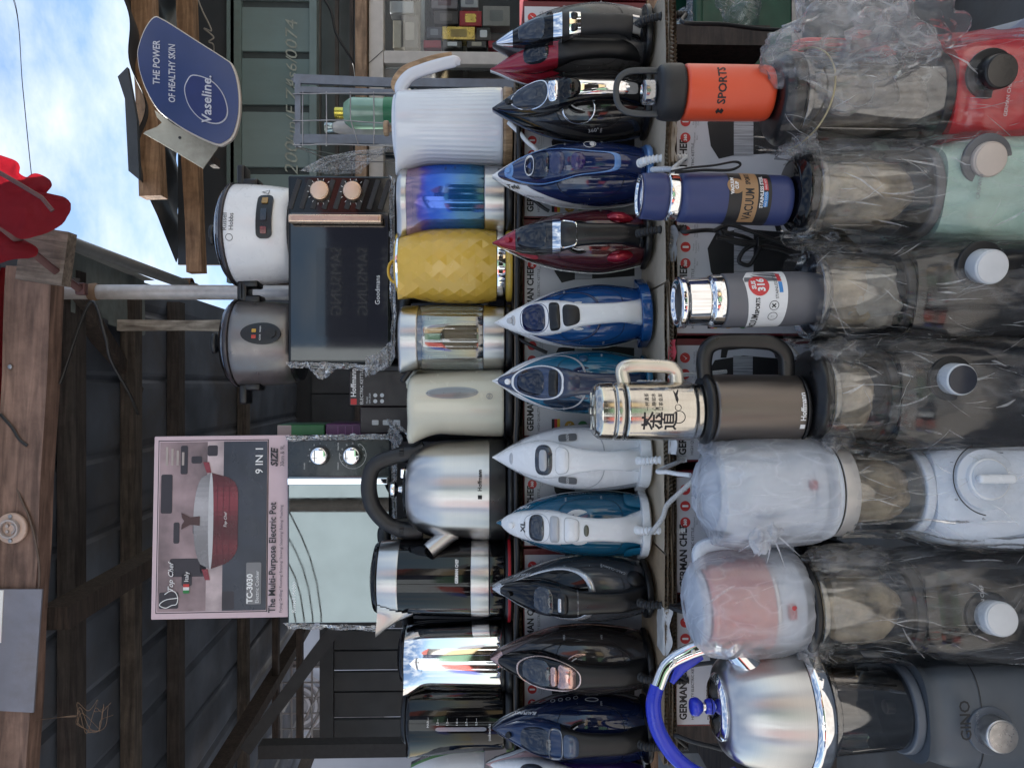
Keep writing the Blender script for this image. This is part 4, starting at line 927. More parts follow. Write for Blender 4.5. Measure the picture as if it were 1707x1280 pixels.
    rings = [[(x * s_, -.045 + (y + .045) * s_, z_) for x, y in smoothpoly(hp, 3)] for s_, z_ in ((.93, 0), (1, .003), (1, heel_h - .002), (.96, heel_h))]
    mk('heel', loft(rings), heel or grip or BLACK, t, smooth=50)
    # temperature dial
    if dial:
        dm, dr, dz = dial
        mk('dial', cyl(dr, .016, 36, .002, c=(0, -.052, dz)), dm, t)
        mk('dial_mark', annulus(0, dz, dr * .72, dr * .8, -.0688, 30, 20, 320), WPRINT if dm not in (WHITE,) else GPRINT, t, smooth=0)
    def patch(name, fn, tcn, rt, rf, off, dome, m, pw=2., fc=0., nr=5, na=26):
        V = [tuple(fn(tcn, fc, off + dome))]; Fa = []
        for i in range(1, nr + 1):
            for j in range(na):
                a = TAU * j / na; s, c = math.sin(a), math.cos(a); rr = i / nr
                V.append(tuple(fn(tcn + rt * rr * math.copysign(abs(c) ** (2 / pw), c), fc + rf * rr * math.copysign(abs(s) ** (2 / pw), s), off + dome * (1 - rr ** 2.5))))
        for j in range(na): Fa.append((0, 1 + j, 1 + (j + 1) % na))
        for i in range(nr - 1):
            for j in range(na):
                a_ = 1 + i * na; Fa.append((a_ + j, a_ + (j + 1) % na, a_ + na + (j + 1) % na, a_ + na + j))
        return mk(name, (V, Fa), m, t, smooth=60)
    def ring(name, fn, tcn, rt, rf, wdt, off, m, pw=2., fc=0., na=48):
        V = []; Fa = []
        for j in range(na):
            a = TAU * j / na; s, c = math.sin(a), math.cos(a)
            for sc, of in ((1 - wdt, off * .3), (1 - wdt * .75, off), (1 - wdt * .25, off), (1, off * .3)):
                V.append(tuple(fn(tcn + rt * sc * math.copysign(abs(c) ** (2 / pw), c), fc + rf * sc * math.copysign(abs(s) ** (2 / pw), s), of)))
        for j in range(na):
            for q in range(3): a_, b_ = j * 4 + q, ((j + 1) % na) * 4 + q; Fa.append((a_, a_ + 1, b_ + 1, b_))
        return mk(name, (V, Fa), m, t, smooth=60)
    def letter(s_, size, fn, q, f, m, ang=0., shear=0., bold=0.):
        p = fn(q, f, .0016); du = (fn(q, f + .02, .0016) - fn(q, f - .02, .0016)).normalized(); dvv = (fn(q + .01, f, .0016) - fn(q - .01, f, .0016)).normalized()
        nn = du.cross(dvv).normalized(); dvv = nn.cross(du)
        if nn.y > 0: nn = -nn
        M = Matrix((( du.x, -nn.x, dvv.x), (du.y, -nn.y, dvv.y), (du.z, -nn.z, dvv.z))).to_4x4(); M.translation = p
        M = M @ Matrix.Rotation(ang, 4, 'Y')
        g_ = xf(text_geo(s_, size, 'CENTER', shear, bold), M); mk('lettering', g_, m, t, smooth=0, recalc=False)
    if window:
        wm, wt, wrt, wrf = window
        patch('window_well', H, wt, wrt, wrf, .0012, 0, INNER, 2.6)
        patch('filler_cap', H, wt, wrt * .4, wrf * .42, .0014, .002, mat('cap_grey', (.10, .10, .11), .3), 2.)
        patch('window', H, wt, wrt, wrf, .0020, .004, wm, 2.6)
    if spray: mk('spray_nozzle', xf(cyl(.0055, .008, 16, .0015), Matrix.Translation(H(.885, 0)) @ Matrix.Rotation(R(-25), 4, 'X')), spray, t)
    for e in extras:
        kind = e[0]
        fn = {'H': H, 'B': B}[e[1]]
        if kind == 'patch': patch(e[2], fn, *e[3:])
        elif kind == 'ring': ring(e[2], fn, *e[3:])
        elif kind == 'text': letter(e[2], e[3], fn, *e[4:])
        elif kind == 'band': mk(e[2], grid(lambda q, f: H(q, f, e[5]), rng(e[3], e[4], 8), ph), e[6], t, smooth=60)
    if tank not in (WHITE,):
        for s_, q_ in (('MAX', .52), ('\u2013', .44), ('\u2013', .36), ('MIN', .28)): letter(s_, .0055, B, q_, rs.choice((-.62, .62)), WLET)
        ring('tank_seam_line', B, .36, .22, .60, .012, .0008, SATIN, 3.2)
    # cord outlet with ribbed sleeve
    if sleeve:
        sm = cordm or RUBBER; pts = crom([(0, -.085, .030), (.0, -.108, .020), (.002, -.118, .0), (.003, -.122, -.03), (.004, -.122, -.052)], 16)
        rad = [(.0068 if i % 4 < 2 else .0054) * (1.25 - .35 * i / len(pts)) for i in range(len(pts))]
        mk('cord_sleeve', sweep(pts, rad, n=14), sm, t)
    if cord:
        pts = [(.004, -.122, -.050)] + [tuple(Matrix.Rotation(-rz, 4, 'Z') @ (P(*p) - o)) for p in cord]
        mk('cord', sweep(crom(pts, 8), .0036, n=10), sm if not isinstance(cordm, tuple) else cordm[1], t)
    return t

ROSE = mat('rose_gold', (.62, .40, .35), .2, .9, var=.04)
NAVY = col('navy_gloss', (.010, .022, .085), .08); LBLUE = col('light_blue', (.12, .26, .55), .3); DBLUE = col('deep_blue', (.012, .075, .24), .12)
TEALI = col('teal_gloss', (.008, .125, .225), .1); REDG = col('red_metallic', (.34, .012, .03), .16, .4); GREYI = col('charcoal_gloss', (.055, .058, .065), .2); LGREY = col('pale_grey', (.45, .46, .48), .3)
SMOKE = col('smoke_black', (.018, .017, .017), .08); WTEX = mat('braided_white', (.55, .54, .52), .7, var=.35, vs=900)
WLET = mat('pale_lettering', (.6, .62, .64), .4); SILV = mat('silver_paint', (.58, .59, .61), .25, .7, var=.03)
wide = ((0, .022), (.10, .019), (.25, .018), (.42, .0205), (.55, .0275), (.66, .030), (.78, .0245), (.88, .015), (.95, .006), (.97, .002))
DN = lambda py, a=1105, Y=1.29: (a, py, Y)

iron('chrome nosed black iron at the end nearest the shop window', 818, 60, .136, skirt=SATIN, tank=mat('graphite', (.05, .048, .047), .3, coat=.2), housing=BLACKG, grip=mat('grip_rubber', (.022, .021, .021), .55), heel=BLACK, edge=BLACK, dial=(BLACKG, .024, .118), window=(WINDOWC, .74, .085, .9), sleeve=True, cord=[(1150, 40, 1.24), (1210, 45, 1.30), (1270, 55, 1.35), (1330, 60, 1.4)],
     extras=[('band', 'H', 'chrome_nose', .86, .97, .0018, CHROME), ('band', 'H', 'chrome_collar', .545, .60, .0016, CHROME), ('band', 'H', 'chrome_panel', .43, .5, .0010, CHROME), ('patch', 'H', 'button', .47, .022, .32, .002, .003, BLACK, 3., .42), ('patch', 'H', 'button', .47, .022, .32, .002, .003, BLACK, 3., -.42), ('band', 'H', 'end_ring', .03, .10, .0014, CHROME), ('patch', 'B', 'vent_cap', .62, .022, .06, .001, .003, BLACKG, 2., .48)], rz=R(-3))
iron('glossy black iron behind the orange flask cap', 822, 168, .132, skirt=BLACKG, tank=SMOKE, housing=SMOKE, grip=BLACKG, heel=BLACK, edge=mat('blue_edge', (.05, .08, .16), .3), dial=(BLACKG, .031, .125), window=(WINDOWC, .75, .11, .75), spray=BLACK, hw_at=wide,
     extras=[('ring', 'H', 'chrome_trim', .75, .125, .95, .10, .002, CHROME), ('patch', 'H', 'chrome_strip', .28, .22, .55, .001, .0015, CHROME, 4.), ('patch', 'H', 'steam_switch', .60, .03, .6, .0015, .003, CHROME, 3.), ('patch', 'H', 'button', .485, .062, .75, .0016, .005, BLACKG, 2.), ('ring', 'B', 'dial_arc', .43, .11, .30, .12, .002, CHROME, 2., -.2), ('text', 'B', '360\u00b0', .011, .33, -.62, WLET, R(80))], rz=R(-2), sleeve=False)
iron('navy blue iron with white nose and light blue heel', 835, 288, .122, skirt=WHITE, tank=NAVY, housing=NAVY, grip=NAVY, heel=LBLUE, edge=WHITE, window=(thin('blue_window', (.25, .32, .55), .06, .05, edge=.15), .70, .07, .85), spray=LBLUE, hw_at=wide, edge_at=((0, .92), (.3, .88), (.55, .72), (.72, .55), (.84, .25), (.9, .02), (1, .0)),
     extras=[('ring', 'H', 'light_blue_trim', .55, .37, 1.45, .11, .0018, LBLUE, 3.), ('patch', 'H', 'nose_button', .885, .028, .8, .001, .003, LBLUE), ('ring', 'H', 'emblem_ring', .755, .030, .52, .16, .0068, WPRINT), ('text', 'H', '\u25b2', .014, .757, 0., WPRINT), ('patch', 'H', 'switch', .58, .045, .7, .0016, .004, col('navy_button', (.02, .03, .10), .3)), ('patch', 'H', 'button', .45, .045, .62, .0016, .003, col('indigo', (.03, .02, .11), .2)), ('text', 'B', 'Tefal', .015, .86, -.72, KPRINT, R(58), .2, .0003), ('text', 'B', 'EXPRESS STEAM', .006, .72, -.83, KPRINT, R(66)), ('ring', 'B', 'emblem', .36, .042, .14, .14, .0012, WPRINT, 2., .52), ('patch', 'B', 'emblem_fill', .345, .016, .10, .0008, 0., WPRINT, 2., .52), ('text', 'B', 'EASYGLISS', .007, .42, -.80, WLET, R(90))],
     cordm=WHITE, cord=[(1125, 285, 1.27), (1140, 282, 1.28), (1160, 284, 1.29)])
iron('red and black iron with red domes beside the navy flask', 825, 398, .118, skirt=SMOKE, tank=col('brown_smoke', (.075, .014, .018), .06), housing=SMOKE, grip=BLACK, heel=BLACK, edge=SILV, dial=(BLACKG, .030, .128), window=(WINDOW, .735, .095, .85), hw_at=wide, spray=REDG,
     edge_at=((0, .95), (.5, .88), (.75, .74), (.9, .5), (1, .3)),
     extras=[('band', 'H', 'red_nose', .84, .97, .0012, REDG), ('band', 'H', 'chrome_frame', .55, .60, .0020, CHROME), ('ring', 'H', 'chrome_trim', .50, .055, 1.1, .14, .002, CHROME, 4.), ('band', 'H', 'end_ring', .02, .045, .0014, CHROME), ('patch', 'B', 'red_dome', .16, .085, .16, .001, .012, REDG, 2., .42), ('patch', 'B', 'red_dome', .16, .085, .16, .001, .012, REDG, 2., -.42), ('patch', 'B', 'red_flash', .79, .10, .16, .0006, .0, REDG, 2., -.55), ('patch', 'B', 'red_flash', .79, .10, .16, .0006, .0, REDG, 2., .55), ('patch', 'B', 'red_tip', .955, .04, .7, .001, .001, REDG)],
     cord=[(1150, 388, 1.26), (1190, 386, 1.27), (1225, 392, 1.27), (1255, 402, 1.28), (1275, 420, 1.30)])
iron('blue iron with white handle and round blue heel, leaning a little', 820, 520, .118, L_=.284, skirt=WHITE, tank=DBLUE, housing=WHITE, grip=WHITE, heel=DBLUE, edge=WHITE, dial=(WHITE, .026, .130), window=(thin('azure_window', (.12, .22, .62), .06, .05, edge=.15), .735, .075, .85), spray=LGREY, ry=R(-3), hw_at=((0, .026), (.06, .022), (.2, .0175), (.42, .020), (.55, .028), (.66, .031), (.78, .0265), (.88, .0175), (.95, .006), (.97, .002)), heel_w=1.22, heel_h=.020,
     edge_at=((0, .97), (.3, .93), (.55, .78), (.72, .62), (.85, .40), (.93, .1), (1, .0)),
     extras=[('ring', 'H', 'blue_seam', .73, .095, 1.0, .06, .0012, NAVY), ('patch', 'H', 'steam_switch', .60, .035, .85, .0016, .003, BLACK, 4.), ('patch', 'H', 'button', .495, .055, .7, .0016, .003, SATIN, 3.), ('ring', 'B', 'navy_seam', .62, .33, .62, .05, .0014, NAVY, 2.2), ('patch', 'H', 'nose_button', .87, .014, .4, .001, .003, LGREY)],
     sleeve=False)
iron('teal and white iron with navy handle behind the steel tea flask', 820, 638, .118, skirt=WHITE, tank=TEALI, housing=col('slate_navy', (.03, .05, .11), .2), grip=col('slate_navy2', (.022, .035, .075), .25), heel=TEALI, edge=TEALI, dial=(NAVY, .03, .122), window=(thin('navy_window', (.22, .28, .45), .06, .05, edge=.15), .745, .085, .85), spray=WHITE, hw_at=wide, edge_at=((0, .97), (.3, .93), (.55, .80), (.72, .62), (.85, .40), (.93, .1), (1, .0)),
     extras=[('ring', 'H', 'white_trim', .70, .17, 1.35, .10, .002, WHITE, 2.2), ('patch', 'H', 'switch', .60, .03, .8, .0016, .003, BLACK, 4.), ('patch', 'H', 'button', .49, .055, .75, .0014, .002, col('steam_button', (.02, .03, .07), .3), 3.), ('text', 'H', '\u25b3', .013, .49, 0., WPRINT), ('patch', 'B', 'tank_window', .50, .16, .22, .0005, .0, thin('teal_window', (.05, .3, .42), .06, .05, edge=.15), 2., -.5), ('ring', 'B', 'pale_line', .66, .28, .74, .05, .0012, LGREY, 2.2), ('patch', 'B', 'fill_cap', .40, .03, .10, .001, .004, col('cap_teal', (.02, .07, .14), .3), 2., .52)],
     cordm=WTEX, cord=[(1125, 628, 1.27), (1150, 624, 1.28), (1180, 622, 1.29), (1215, 618, 1.3)])
iron('white and pale grey iron with white corded handle', 825, 765, .124, skirt=LGREY, tank=WHITE, housing=WHITE, grip=WHITE, heel=WHITE, edge=mat('mid_grey', (.2, .2, .21), .35), window=(WINDOWC, .66, .055, .8), hw_at=((0, .024), (.10, .020), (.25, .017), (.42, .021), (.55, .030), (.66, .034), (.78, .028), (.88, .017), (.95, .006), (.97, .002)), edge_at=((0, .55), (.2, .62), (.45, .80), (.65, .88), (.8, .9), (1, .9)), heel_h=.022, heel_w=1.05,
     extras=[('ring', 'B', 'seam', .60, .34, .80, .02, .0010, LGREY, 2.4), ('patch', 'H', 'switch', .665, .025, .4, .006, .003, LGREY, 3.), ('text', 'H', '\u25b2', .012, .665, 0., KPRINT), ('patch', 'H', 'button', .545, .040, .75, .0010, .002, WHITE, 3.), ('ring', 'H', 'button_seam', .545, .044, .8, .05, .0014, LGREY, 3.), ('text', 'B', 'Tefal', .012, .83, .80, KPRINT, R(-62), .2, .0002), ('text', 'B', 'Tefal', .012, .83, -.80, KPRINT, R(62), .2, .0002), ('patch', 'B', 'grey_label', .50, .06, .10, .0006, .0, mat('label_grey', (.14, .145, .15), .4), 5., .44), ('patch', 'B', 'grey_label', .50, .06, .10, .0006, .0, MATS['label_grey'], 5., -.44), ('text', 'B', '2600W', .008, .50, .44, WPRINT), ('text', 'B', '2600W', .008, .50, -.44, WPRINT), ('patch', 'H', 'spray_hole', .87, .012, .5, .001, .001, LGREY)],
     cordm=WHITE, cord=[(1108, 785, 1.24), (1125, 787, 1.22), (1142, 790, 1.20), (1165, 792, 1.18)])
iron('teal iron with white handle and wide white heel wings', 833, 878, .122, L_=.280, skirt=TEALI, tank=col('teal_tank', (.009, .10, .185), .08), housing=WHITE, grip=WHITE, heel=WHITE, edge=WHITE, dial=(WHITE, .032, .128), window=(WINDOWC, .72, .05, .85), spray=WHITE, hw_at=((0, .034), (.05, .028), (.15, .022), (.3, .020), (.42, .022), (.55, .028), (.66, .0295), (.78, .026), (.88, .020), (.95, .009), (.97, .002)), heel_w=1.10, heel_h=.016,
     edge_at=((0, .82), (.3, .80), (.55, .75), (.75, .6), (.88, .35), (.95, .05), (1, .0)),
     extras=[('ring', 'H', 'tank_seam', .72, .09, 1.0, .05, .0016, LGREY), ('text', 'H', 'XL', .016, .81, 0., KPRINT, 0., 0., .0004), ('patch', 'H', 'switch', .60, .032, .8, .0016, .004, LGREY, 4.), ('text', 'H', '\u25b2', .010, .60, 0., KPRINT), ('patch', 'H', 'button', .49, .045, .8, .0014, .003, WHITE, 4.), ('ring', 'H', 'button_seam', .49, .05, .86, .05, .0014, LGREY, 4.), ('patch', 'H', 'indicator', .395, .017, .38, .001, .002, mat('olive', (.12, .12, .09), .3)), ('text', 'B', 'Tefal', .014, .80, .74, WPRINT, R(-62), .2, .0003), ('text', 'B', 'Tefal', .012, .80, -.74, WPRINT, R(62), .2, .0002), ('patch', 'B', 'heel_wing', .045, .085, .22, .006, .003, TEALI, 4., .62), ('patch', 'B', 'heel_wing', .045, .085, .22, .006, .003, TEALI, 4., -.62), ('text', 'B', 'ULTRAGLISS', .008, .42, .82, WLET, R(-90))],
     cordm=WHITE, sleeve=True)
iron('dark grey iron with silver ring trim and red dial', 822, 982, .122, skirt=GREYI, tank=GREYI, housing=BLACKG, grip=BLACK, heel=BLACK, edge=SILV, dial=(mat('dial_red', (.40, .02, .035), .3), .028, .125), window=(WINDOWC, .665, .06, .85), spray=BLACK, hw_at=wide,
     edge_at=((0, .85), (.5, .80), (.75, .7), (1, .5)),
     extras=[('ring', 'B', 'silver_trim', .66, .335, .70, .13, .003, SILV, 2.3), ('patch', 'B', 'silver_tip', .965, .034, .9, .0015, .001, SILV), ('patch', 'B', 'black_inlay', .64, .28, .58, .0005, 0., BLACKG, 2.3), ('patch', 'H', 'switch', .545, .035, .65, .0016, .004, BLACK, 3.), ('patch', 'H', 'switch_tip', .565, .010, .28, .006, .001, SILV, 4.), ('band', 'H', 'grip_ring', .445, .455, .0012, GREYI), ('text', 'B', 'PHILIPS', .012, .80, .80, WLET, R(-62)), ('text', 'B', 'CALC-CLEAN', .007, .20, .55, WLET, R(-70)), ('patch', 'B', 'drain_cap', .06, .06, .22, .001, .006, BLACK, 2., .38)],
     cord=[(1125, 1010, 1.26), (1160, 1022, 1.22), (1200, 1035, 1.22)])
iron('black iron with rose gold nose, dial and button', 814, 1105, .126, L_=.292, skirt=col('rose_smoke', (.09, .062, .06), .2, .5), tank=col('warm_smoke', (.032, .028, .027), .1), housing=BLACKG, grip=SATIN, heel=BLACK, edge=mat('rose_edge', (.32, .20, .19), .25, .7), dial=(ROSE, .030, .128), window=(WINDOWC, .705, .085, .85), hw_at=wide,
     edge_at=((0, .97), (.4, .92), (.6, .84), (.75, .72), (.88, .45), (1, .2)),
     extras=[('ring', 'H', 'rose_trim', .63, .20, 1.15, .06, .0022, mat('pale_rose', (.70, .55, .50), .25, .6), 2.2), ('patch', 'H', 'button', .52, .055, .8, .002, .004, ROSE, 4.), ('patch', 'H', 'switch', .60, .022, .5, .003, .004, ROSE, 3.), ('patch', 'B', 'rose_tip', .955, .042, .95, .001, .001, ROSE), ('ring', 'B', 'tank_seam', .42, .34, .52, .03, .0008, SATIN, 2.4)],
     cord=[(1120, 1110, 1.26), (1150, 1108, 1.25), (1180, 1104, 1.24), (1230, 1098, 1.22)])
iron('dark navy glossy iron with black handle beside the blue kettle handle', 822, 1222, .130, L_=.288, skirt=col('midnight', (.008, .014, .035), .08), tank=col('midnight_tank', (.006, .013, .045), .06), housing=col('navy_shell', (.014, .03, .085), .15), grip=SATIN, heel=BLACK, edge=SATIN, dial=(BLACKG, .030, .125), window=(thin('steel_blue_window', (.35, .42, .55), .06, .05, edge=.15), .72, .095, .85), spray=BLACK, hw_at=wide, rz=R(6),
     extras=[('patch', 'H', 'button', .50, .05, .75, .0016, .005, col('slate', (.06, .085, .14), .25), 3.), ('ring', 'H', 'collar', .595, .045, 1.0, .16, .003, DSTEEL, 3.), ('text', 'B', 'BLAUPUNKT', .009, .78, .70, WPRINT, R(-60), 0., .0002), ('text', 'B', '\u25cb \u25cb \u25cb \u25cb', .012, .52, .78, WLET, R(-90)), ('ring', 'B', 'oval_badge', .34, .045, .05, .14, .001, WLET, 2., .72)],
     cord=[(1130, 1225, 1.27), (1160, 1235, 1.25), (1200, 1245, 1.24), (1260, 1262, 1.22)])
iron('pink and white iron half hidden behind the dark navy one', 805, 1290, .11, L_=.30, Y=1.462, skirt=WHITE, tank=col('blush', (.52, .33, .33), .25), housing=WHITE, grip=WHITE, heel=WHITE, edge=SATIN, dial=(WHITE, .025, .12), window=(WINDOWC, .7, .08, .8), rz=R(14), ry=R(3), loc=Vector((P(0, 1300, 1.462).x, 1.462, IZ)))
iron('purple iron at the very end of the row, only its side showing', 850, 1335, .12, skirt=col('purple', (.05, .02, .18), .15), tank=col('purple'), housing=SATIN, grip=SATIN, heel=BLACK, edge=BLACK, window=(WINDOW, .7, .08, .8), Y=1.40)
iron('small red iron with white sole edge tucked behind the black irons', 816, 102, .084, L_=.292, Y=1.478, skirt=col('cherry', (.30, .015, .03), .2), tank=col('cherry'), housing=col('cherry'), grip=SATIN, heel=BLACK, edge=WHITE, window=(WINDOW, .7, .08, .8), rx=R(-1), ry=R(-2), sleeve=False)
# braided lead of the teal iron hanging over the box front
tagit(cable('braided_lead', [P(1085, 888, 1.315), P(1092, 880, 1.275), P(1105, 862, 1.262), P(1112, 842, 1.262), P(1130, 824, 1.255), P(1150, 806, 1.24), P(1164, 794, 1.22), P(1175, 788, 1.20)], .0042, WTEX), 'white braided cord looping from the teal iron to the bagged kettle', 'cord')
# white cable behind and black leads that drop between the irons and the boxes
tagit(cable('white_lead', [P(848, 205, 1.50), P(866, 222, 1.485), P(880, 238, 1.475), P(892, 248, 1.47), P(902, 262, 1.47)], .0045, WHITE), 'short white cord end between the white kettle and the navy iron', 'cord')
tagit(cable('black_lead', [P(852, 548, 1.50), P(868, 566, 1.482), P(890, 578, 1.478), P(912, 588, 1.476)], .0035, RUBBER), 'black cord under the steel and glass kettle', 'cord')
tagit(cable('black_lead', [P(862, 312, 1.50), P(885, 330, 1.482), P(905, 346, 1.478), P(915, 352, 1.476)], .0035, RUBBER), 'black cord between the navy iron and the red iron', 'cord')

# ------------------------------------------------------------------ kettles
YK = 1.625; kk = K(YK); KG = 'kettles standing in a row'
def kroot(name, label, py, rz=0., Y=YK): return thing(name, label, 'kettle', Vector((P(0, py, Y).x, Y, KZ)), rz, KG)
def kh(px, Y=YK): return P(px, 640, Y).z - KZ          # height above the kettle shelf of a picture column
def spout(geo, ang, z0, z1, amt, wd=.5):
    """draw a lathe body out into a pouring lip at angle ang (0 = towards the camera, positive to the right)"""
    V = []
    for x, y, z in geo[0]:
        a = math.atan2(x, -y); d = abs((a - ang + PI) % TAU - PI); r = math.hypot(x, y)
        if z > z0 and r > 1e-4:
            s = min(1, (z - z0) / (z1 - z0)); g = math.exp(-(d / wd) ** 2) * s ** 1.6 * amt
            x += math.sin(ang) * g; y -= math.cos(ang) * g; z += g * .10
        V.append((x, y, z))
    return V, geo[1]
def power_base(t, r, m=BLACK, h=.016): return mk('power_base', lathe(rprof([(0, 0), (r, 0), (r, h * .6), (r * .94, h), (0, h)], .003), 48), m, t)

# white ribbed kettle with wooden handle strip
t = kroot('ribbed_kettle', 'tall white ribbed kettle with wood trimmed handle', 208)
hb_ = kh(838); ht_ = kh(664)
LWOOD = wood('pale_oak', '8f7355', 'c4a27d', 26, (1, 1, .15), .5, .15)
mk('wood_base', lathe(rprof([(0, 0), (.083, 0), (.085, hb_ * .8), (.083, hb_), (0, hb_)], .003), 64), LWOOD, t)
WK = mat('white_enamel', (.66, .69, .75), .18, coat=.5, var=.02)
body = lathe(rprof([(0, hb_), (.0835, hb_ + .001), (.083, hb_ + .03), (.0765, ht_ - .02), (.0755, ht_), (0, ht_)], .003), 144, rf=lambda a, z: 1 + .010 * (abs(math.sin(a * 24)) ** .6 - .6) * min(1, max(0, (z - hb_ - .012) / .01)) * min(1, max(0, (ht_ - .035 - z) / .03)))
V, Fa = lathe([(0, hb_), (.082, hb_ + .0005), (.0838, hb_ + .003)] + [(.0838 - .008 * q, hb_ + .006 + (ht_ - hb_ - .012) * q) for q in rng(0, 1, 28)] + [(.0752, ht_ - .002), (.073, ht_), (0, ht_)], 192, rf=lambda a, z: 1 - .016 * (1 - abs(math.sin(a * 24)) ** .5) * min(1, max(0, (z - hb_ - .012) / .01)) * min(1, max(0, (ht_ - .030 - z) / .03)))
mk('body', spout((V, Fa), R(-80), ht_ - .075, ht_, .030, .45), WK, t, smooth=50)
mk('lid', lathe(rprof([(.070, ht_ + .0005), (.068, ht_ + .006), (0, ht_ + .008)], .003), 40), WK, t)
mk('lid_knob', lathe(rprof([(0, ht_ + .008), (.007, ht_ + .008), (.007, ht_ + .018), (.016, ht_ + .020), (.016, ht_ + .030), (0, ht_ + .032)], .003), 30), LWOOD, t)
hx = lambda py: (208 - py) * kk
hp = crom([(.062, 0, ht_ - .012), (.085, 0, ht_ - .006), (.108, -.005, ht_ - .024), (.120, -.008, ht_ - .052), (.130, -.01, ht_ - .085), (.138, -.01, ht_ - .118), (.136, -.01, ht_ - .131)], 8)
mk('handle', sweep(hp, [.012, .014, .013, .0125, .0125, .012, .006], [.011, .0125, .0115, .011, .0105, .010, .005], 16, 3.), WK, t)
mk('handle_strip', sweep([p + Vector((.0095, 0, .0078)) for p in crom([(.070, 0, ht_ - .0125), (.085, 0, ht_ - .004), (.108, -.005, ht_ - .022), (.120, -.008, ht_ - .052), (.130, -.01, ht_ - .085), (.137, -.01, ht_ - .122)], 8)], .012, .0035, 10, 4.), LWOOD, t)

# iridescent glass kettle
def iris_mat():
    m = bpy.data.materials.new('iridescent_glass'); m.use_nodes = True; T = m.node_tree; T.nodes.clear(); N = T.nodes.new; K_ = T.links.new
    tc = N('ShaderNodeTexCoord'); sx = N('ShaderNodeSeparateXYZ'); K_(tc.outputs['Generated'], sx.inputs[0])
    n = N('ShaderNodeTexNoise'); n.inputs['Scale'].default_value = 4.5; n.inputs['Detail'].default_value = 3; K_(tc.outputs['Generated'], n.inputs['Vector'])
    ad = N('ShaderNodeMath'); ad.operation = 'MULTIPLY_ADD'; ad.inputs[1].default_value = .28; K_(n.outputs['Fac'], ad.inputs[0]); K_(sx.outputs['Z'], ad.inputs[2])
    r = N('ShaderNodeValToRGB'); e = r.color_ramp.elements
    for p_, c_ in ((.15, (.04, .12, .16, 1)), (.40, (.02, .18, .40, 1)), (.72, (.02, .14, .56, 1)), (1.05, (.03, .11, .64, 1)), (1.17, (.12, .08, .50, 1)), (1.245, (.36, .24, .34, 1))):
        q = e.new(min(1, p_ / 1.25)); q.color = c_
    e.remove(e[0]); e.remove(e[len(e) - 1]); K_(ad.outputs[0], r.inputs[0])
    g = N('ShaderNodeBsdfGlossy'); g.inputs['Roughness'].default_value = .08
    hs = N('ShaderNodeMixRGB'); hs.blend_type = 'ADD'; hs.inputs[0].default_value = .35; hs.inputs[2].default_value = (.35, .4, .45, 1); K_(r.outputs[0], hs.inputs[1]); K_(hs.outputs[0], g.inputs[0])
    tr = N('ShaderNodeBsdfTransparent'); K_(hs.outputs[0], tr.inputs[0])
    d = N('ShaderNodeBsdfDiffuse'); K_(r.outputs[0], d.inputs[0])
    m1 = N('ShaderNodeMixShader'); m1.inputs[0].default_value = .55; K_(tr.outputs[0], m1.inputs[1]); K_(g.outputs[0], m1.inputs[2])
    m2 = N('ShaderNodeMixShader'); m2.inputs[0].default_value = .32; K_(m1.outputs[0], m2.inputs[1]); K_(d.outputs[0], m2.inputs[2])
    o = N('ShaderNodeOutputMaterial'); K_(m2.outputs[0], o.inputs[0]); return m
t = kroot('glass_kettle', 'glass kettle with iridescent blue violet sheen and steel base', 330)
power_base(t, .074)
h1, h2, h3 = kh(808), kh(682), kh(664)
mk('steel_base', lathe(rprof([(0, .0165), (.0735, .0165), (.0735, h1), (.068, h1 + .001)], .002), 56), STEEL, t)
mk('glass_body', spout(lathe([(.0725, h1 + .0015), (.0745, h1 + .03), (.0745, h1 + .07)] + [(.0745 - .011 * q * q, h1 + .07 + (h2 - h1 - .07) * q) for q in rng(.1, 1, 10)], 64), R(-75), h2 - .05, h2, .022, .4), iris_mat(), t)
mk('steel_collar', spout(lathe(rprof([(.0640, h2 + .0008), (.0645, h2 + .012), (.058, h3 - .002), (0, h3)], .003), 56), R(-75), h2 - .05, h2 + .01, .022, .4), STEEL, t)
mk('inner_floor', lathe([(0, h1 + .004), (.066, h1 + .004)], 40), CHROME, t)
mk('volume_mark', flat([(-.004, -.0), (.004, 0), (.004, .0012), (-.004, .0012)]), KPRINT, t, smooth=0, loc=(.058, -.048, h1 + .06))
for i, s_ in enumerate(('0.5', '1.0', '1.5', 'MAX')): text(s_, .007, KPRINT, t, (0, 0, h1 + .025 + .018 * i), r=.0755, ang=R(48))
text('BLAUPUNKT', .006, KPRINT, t, (0, 0, .028), r=.0742, ang=R(40))
hp = crom([(.052, .035, h2 + .006), (.075, .075, h2 + .004), (.082, .095, h2 - .03), (.082, .10, h2 - .09), (.062, .065, h1 - .01)], 8)
mk('handle', sweep(hp, .012, .009, 14, 3.), BLACK, t)

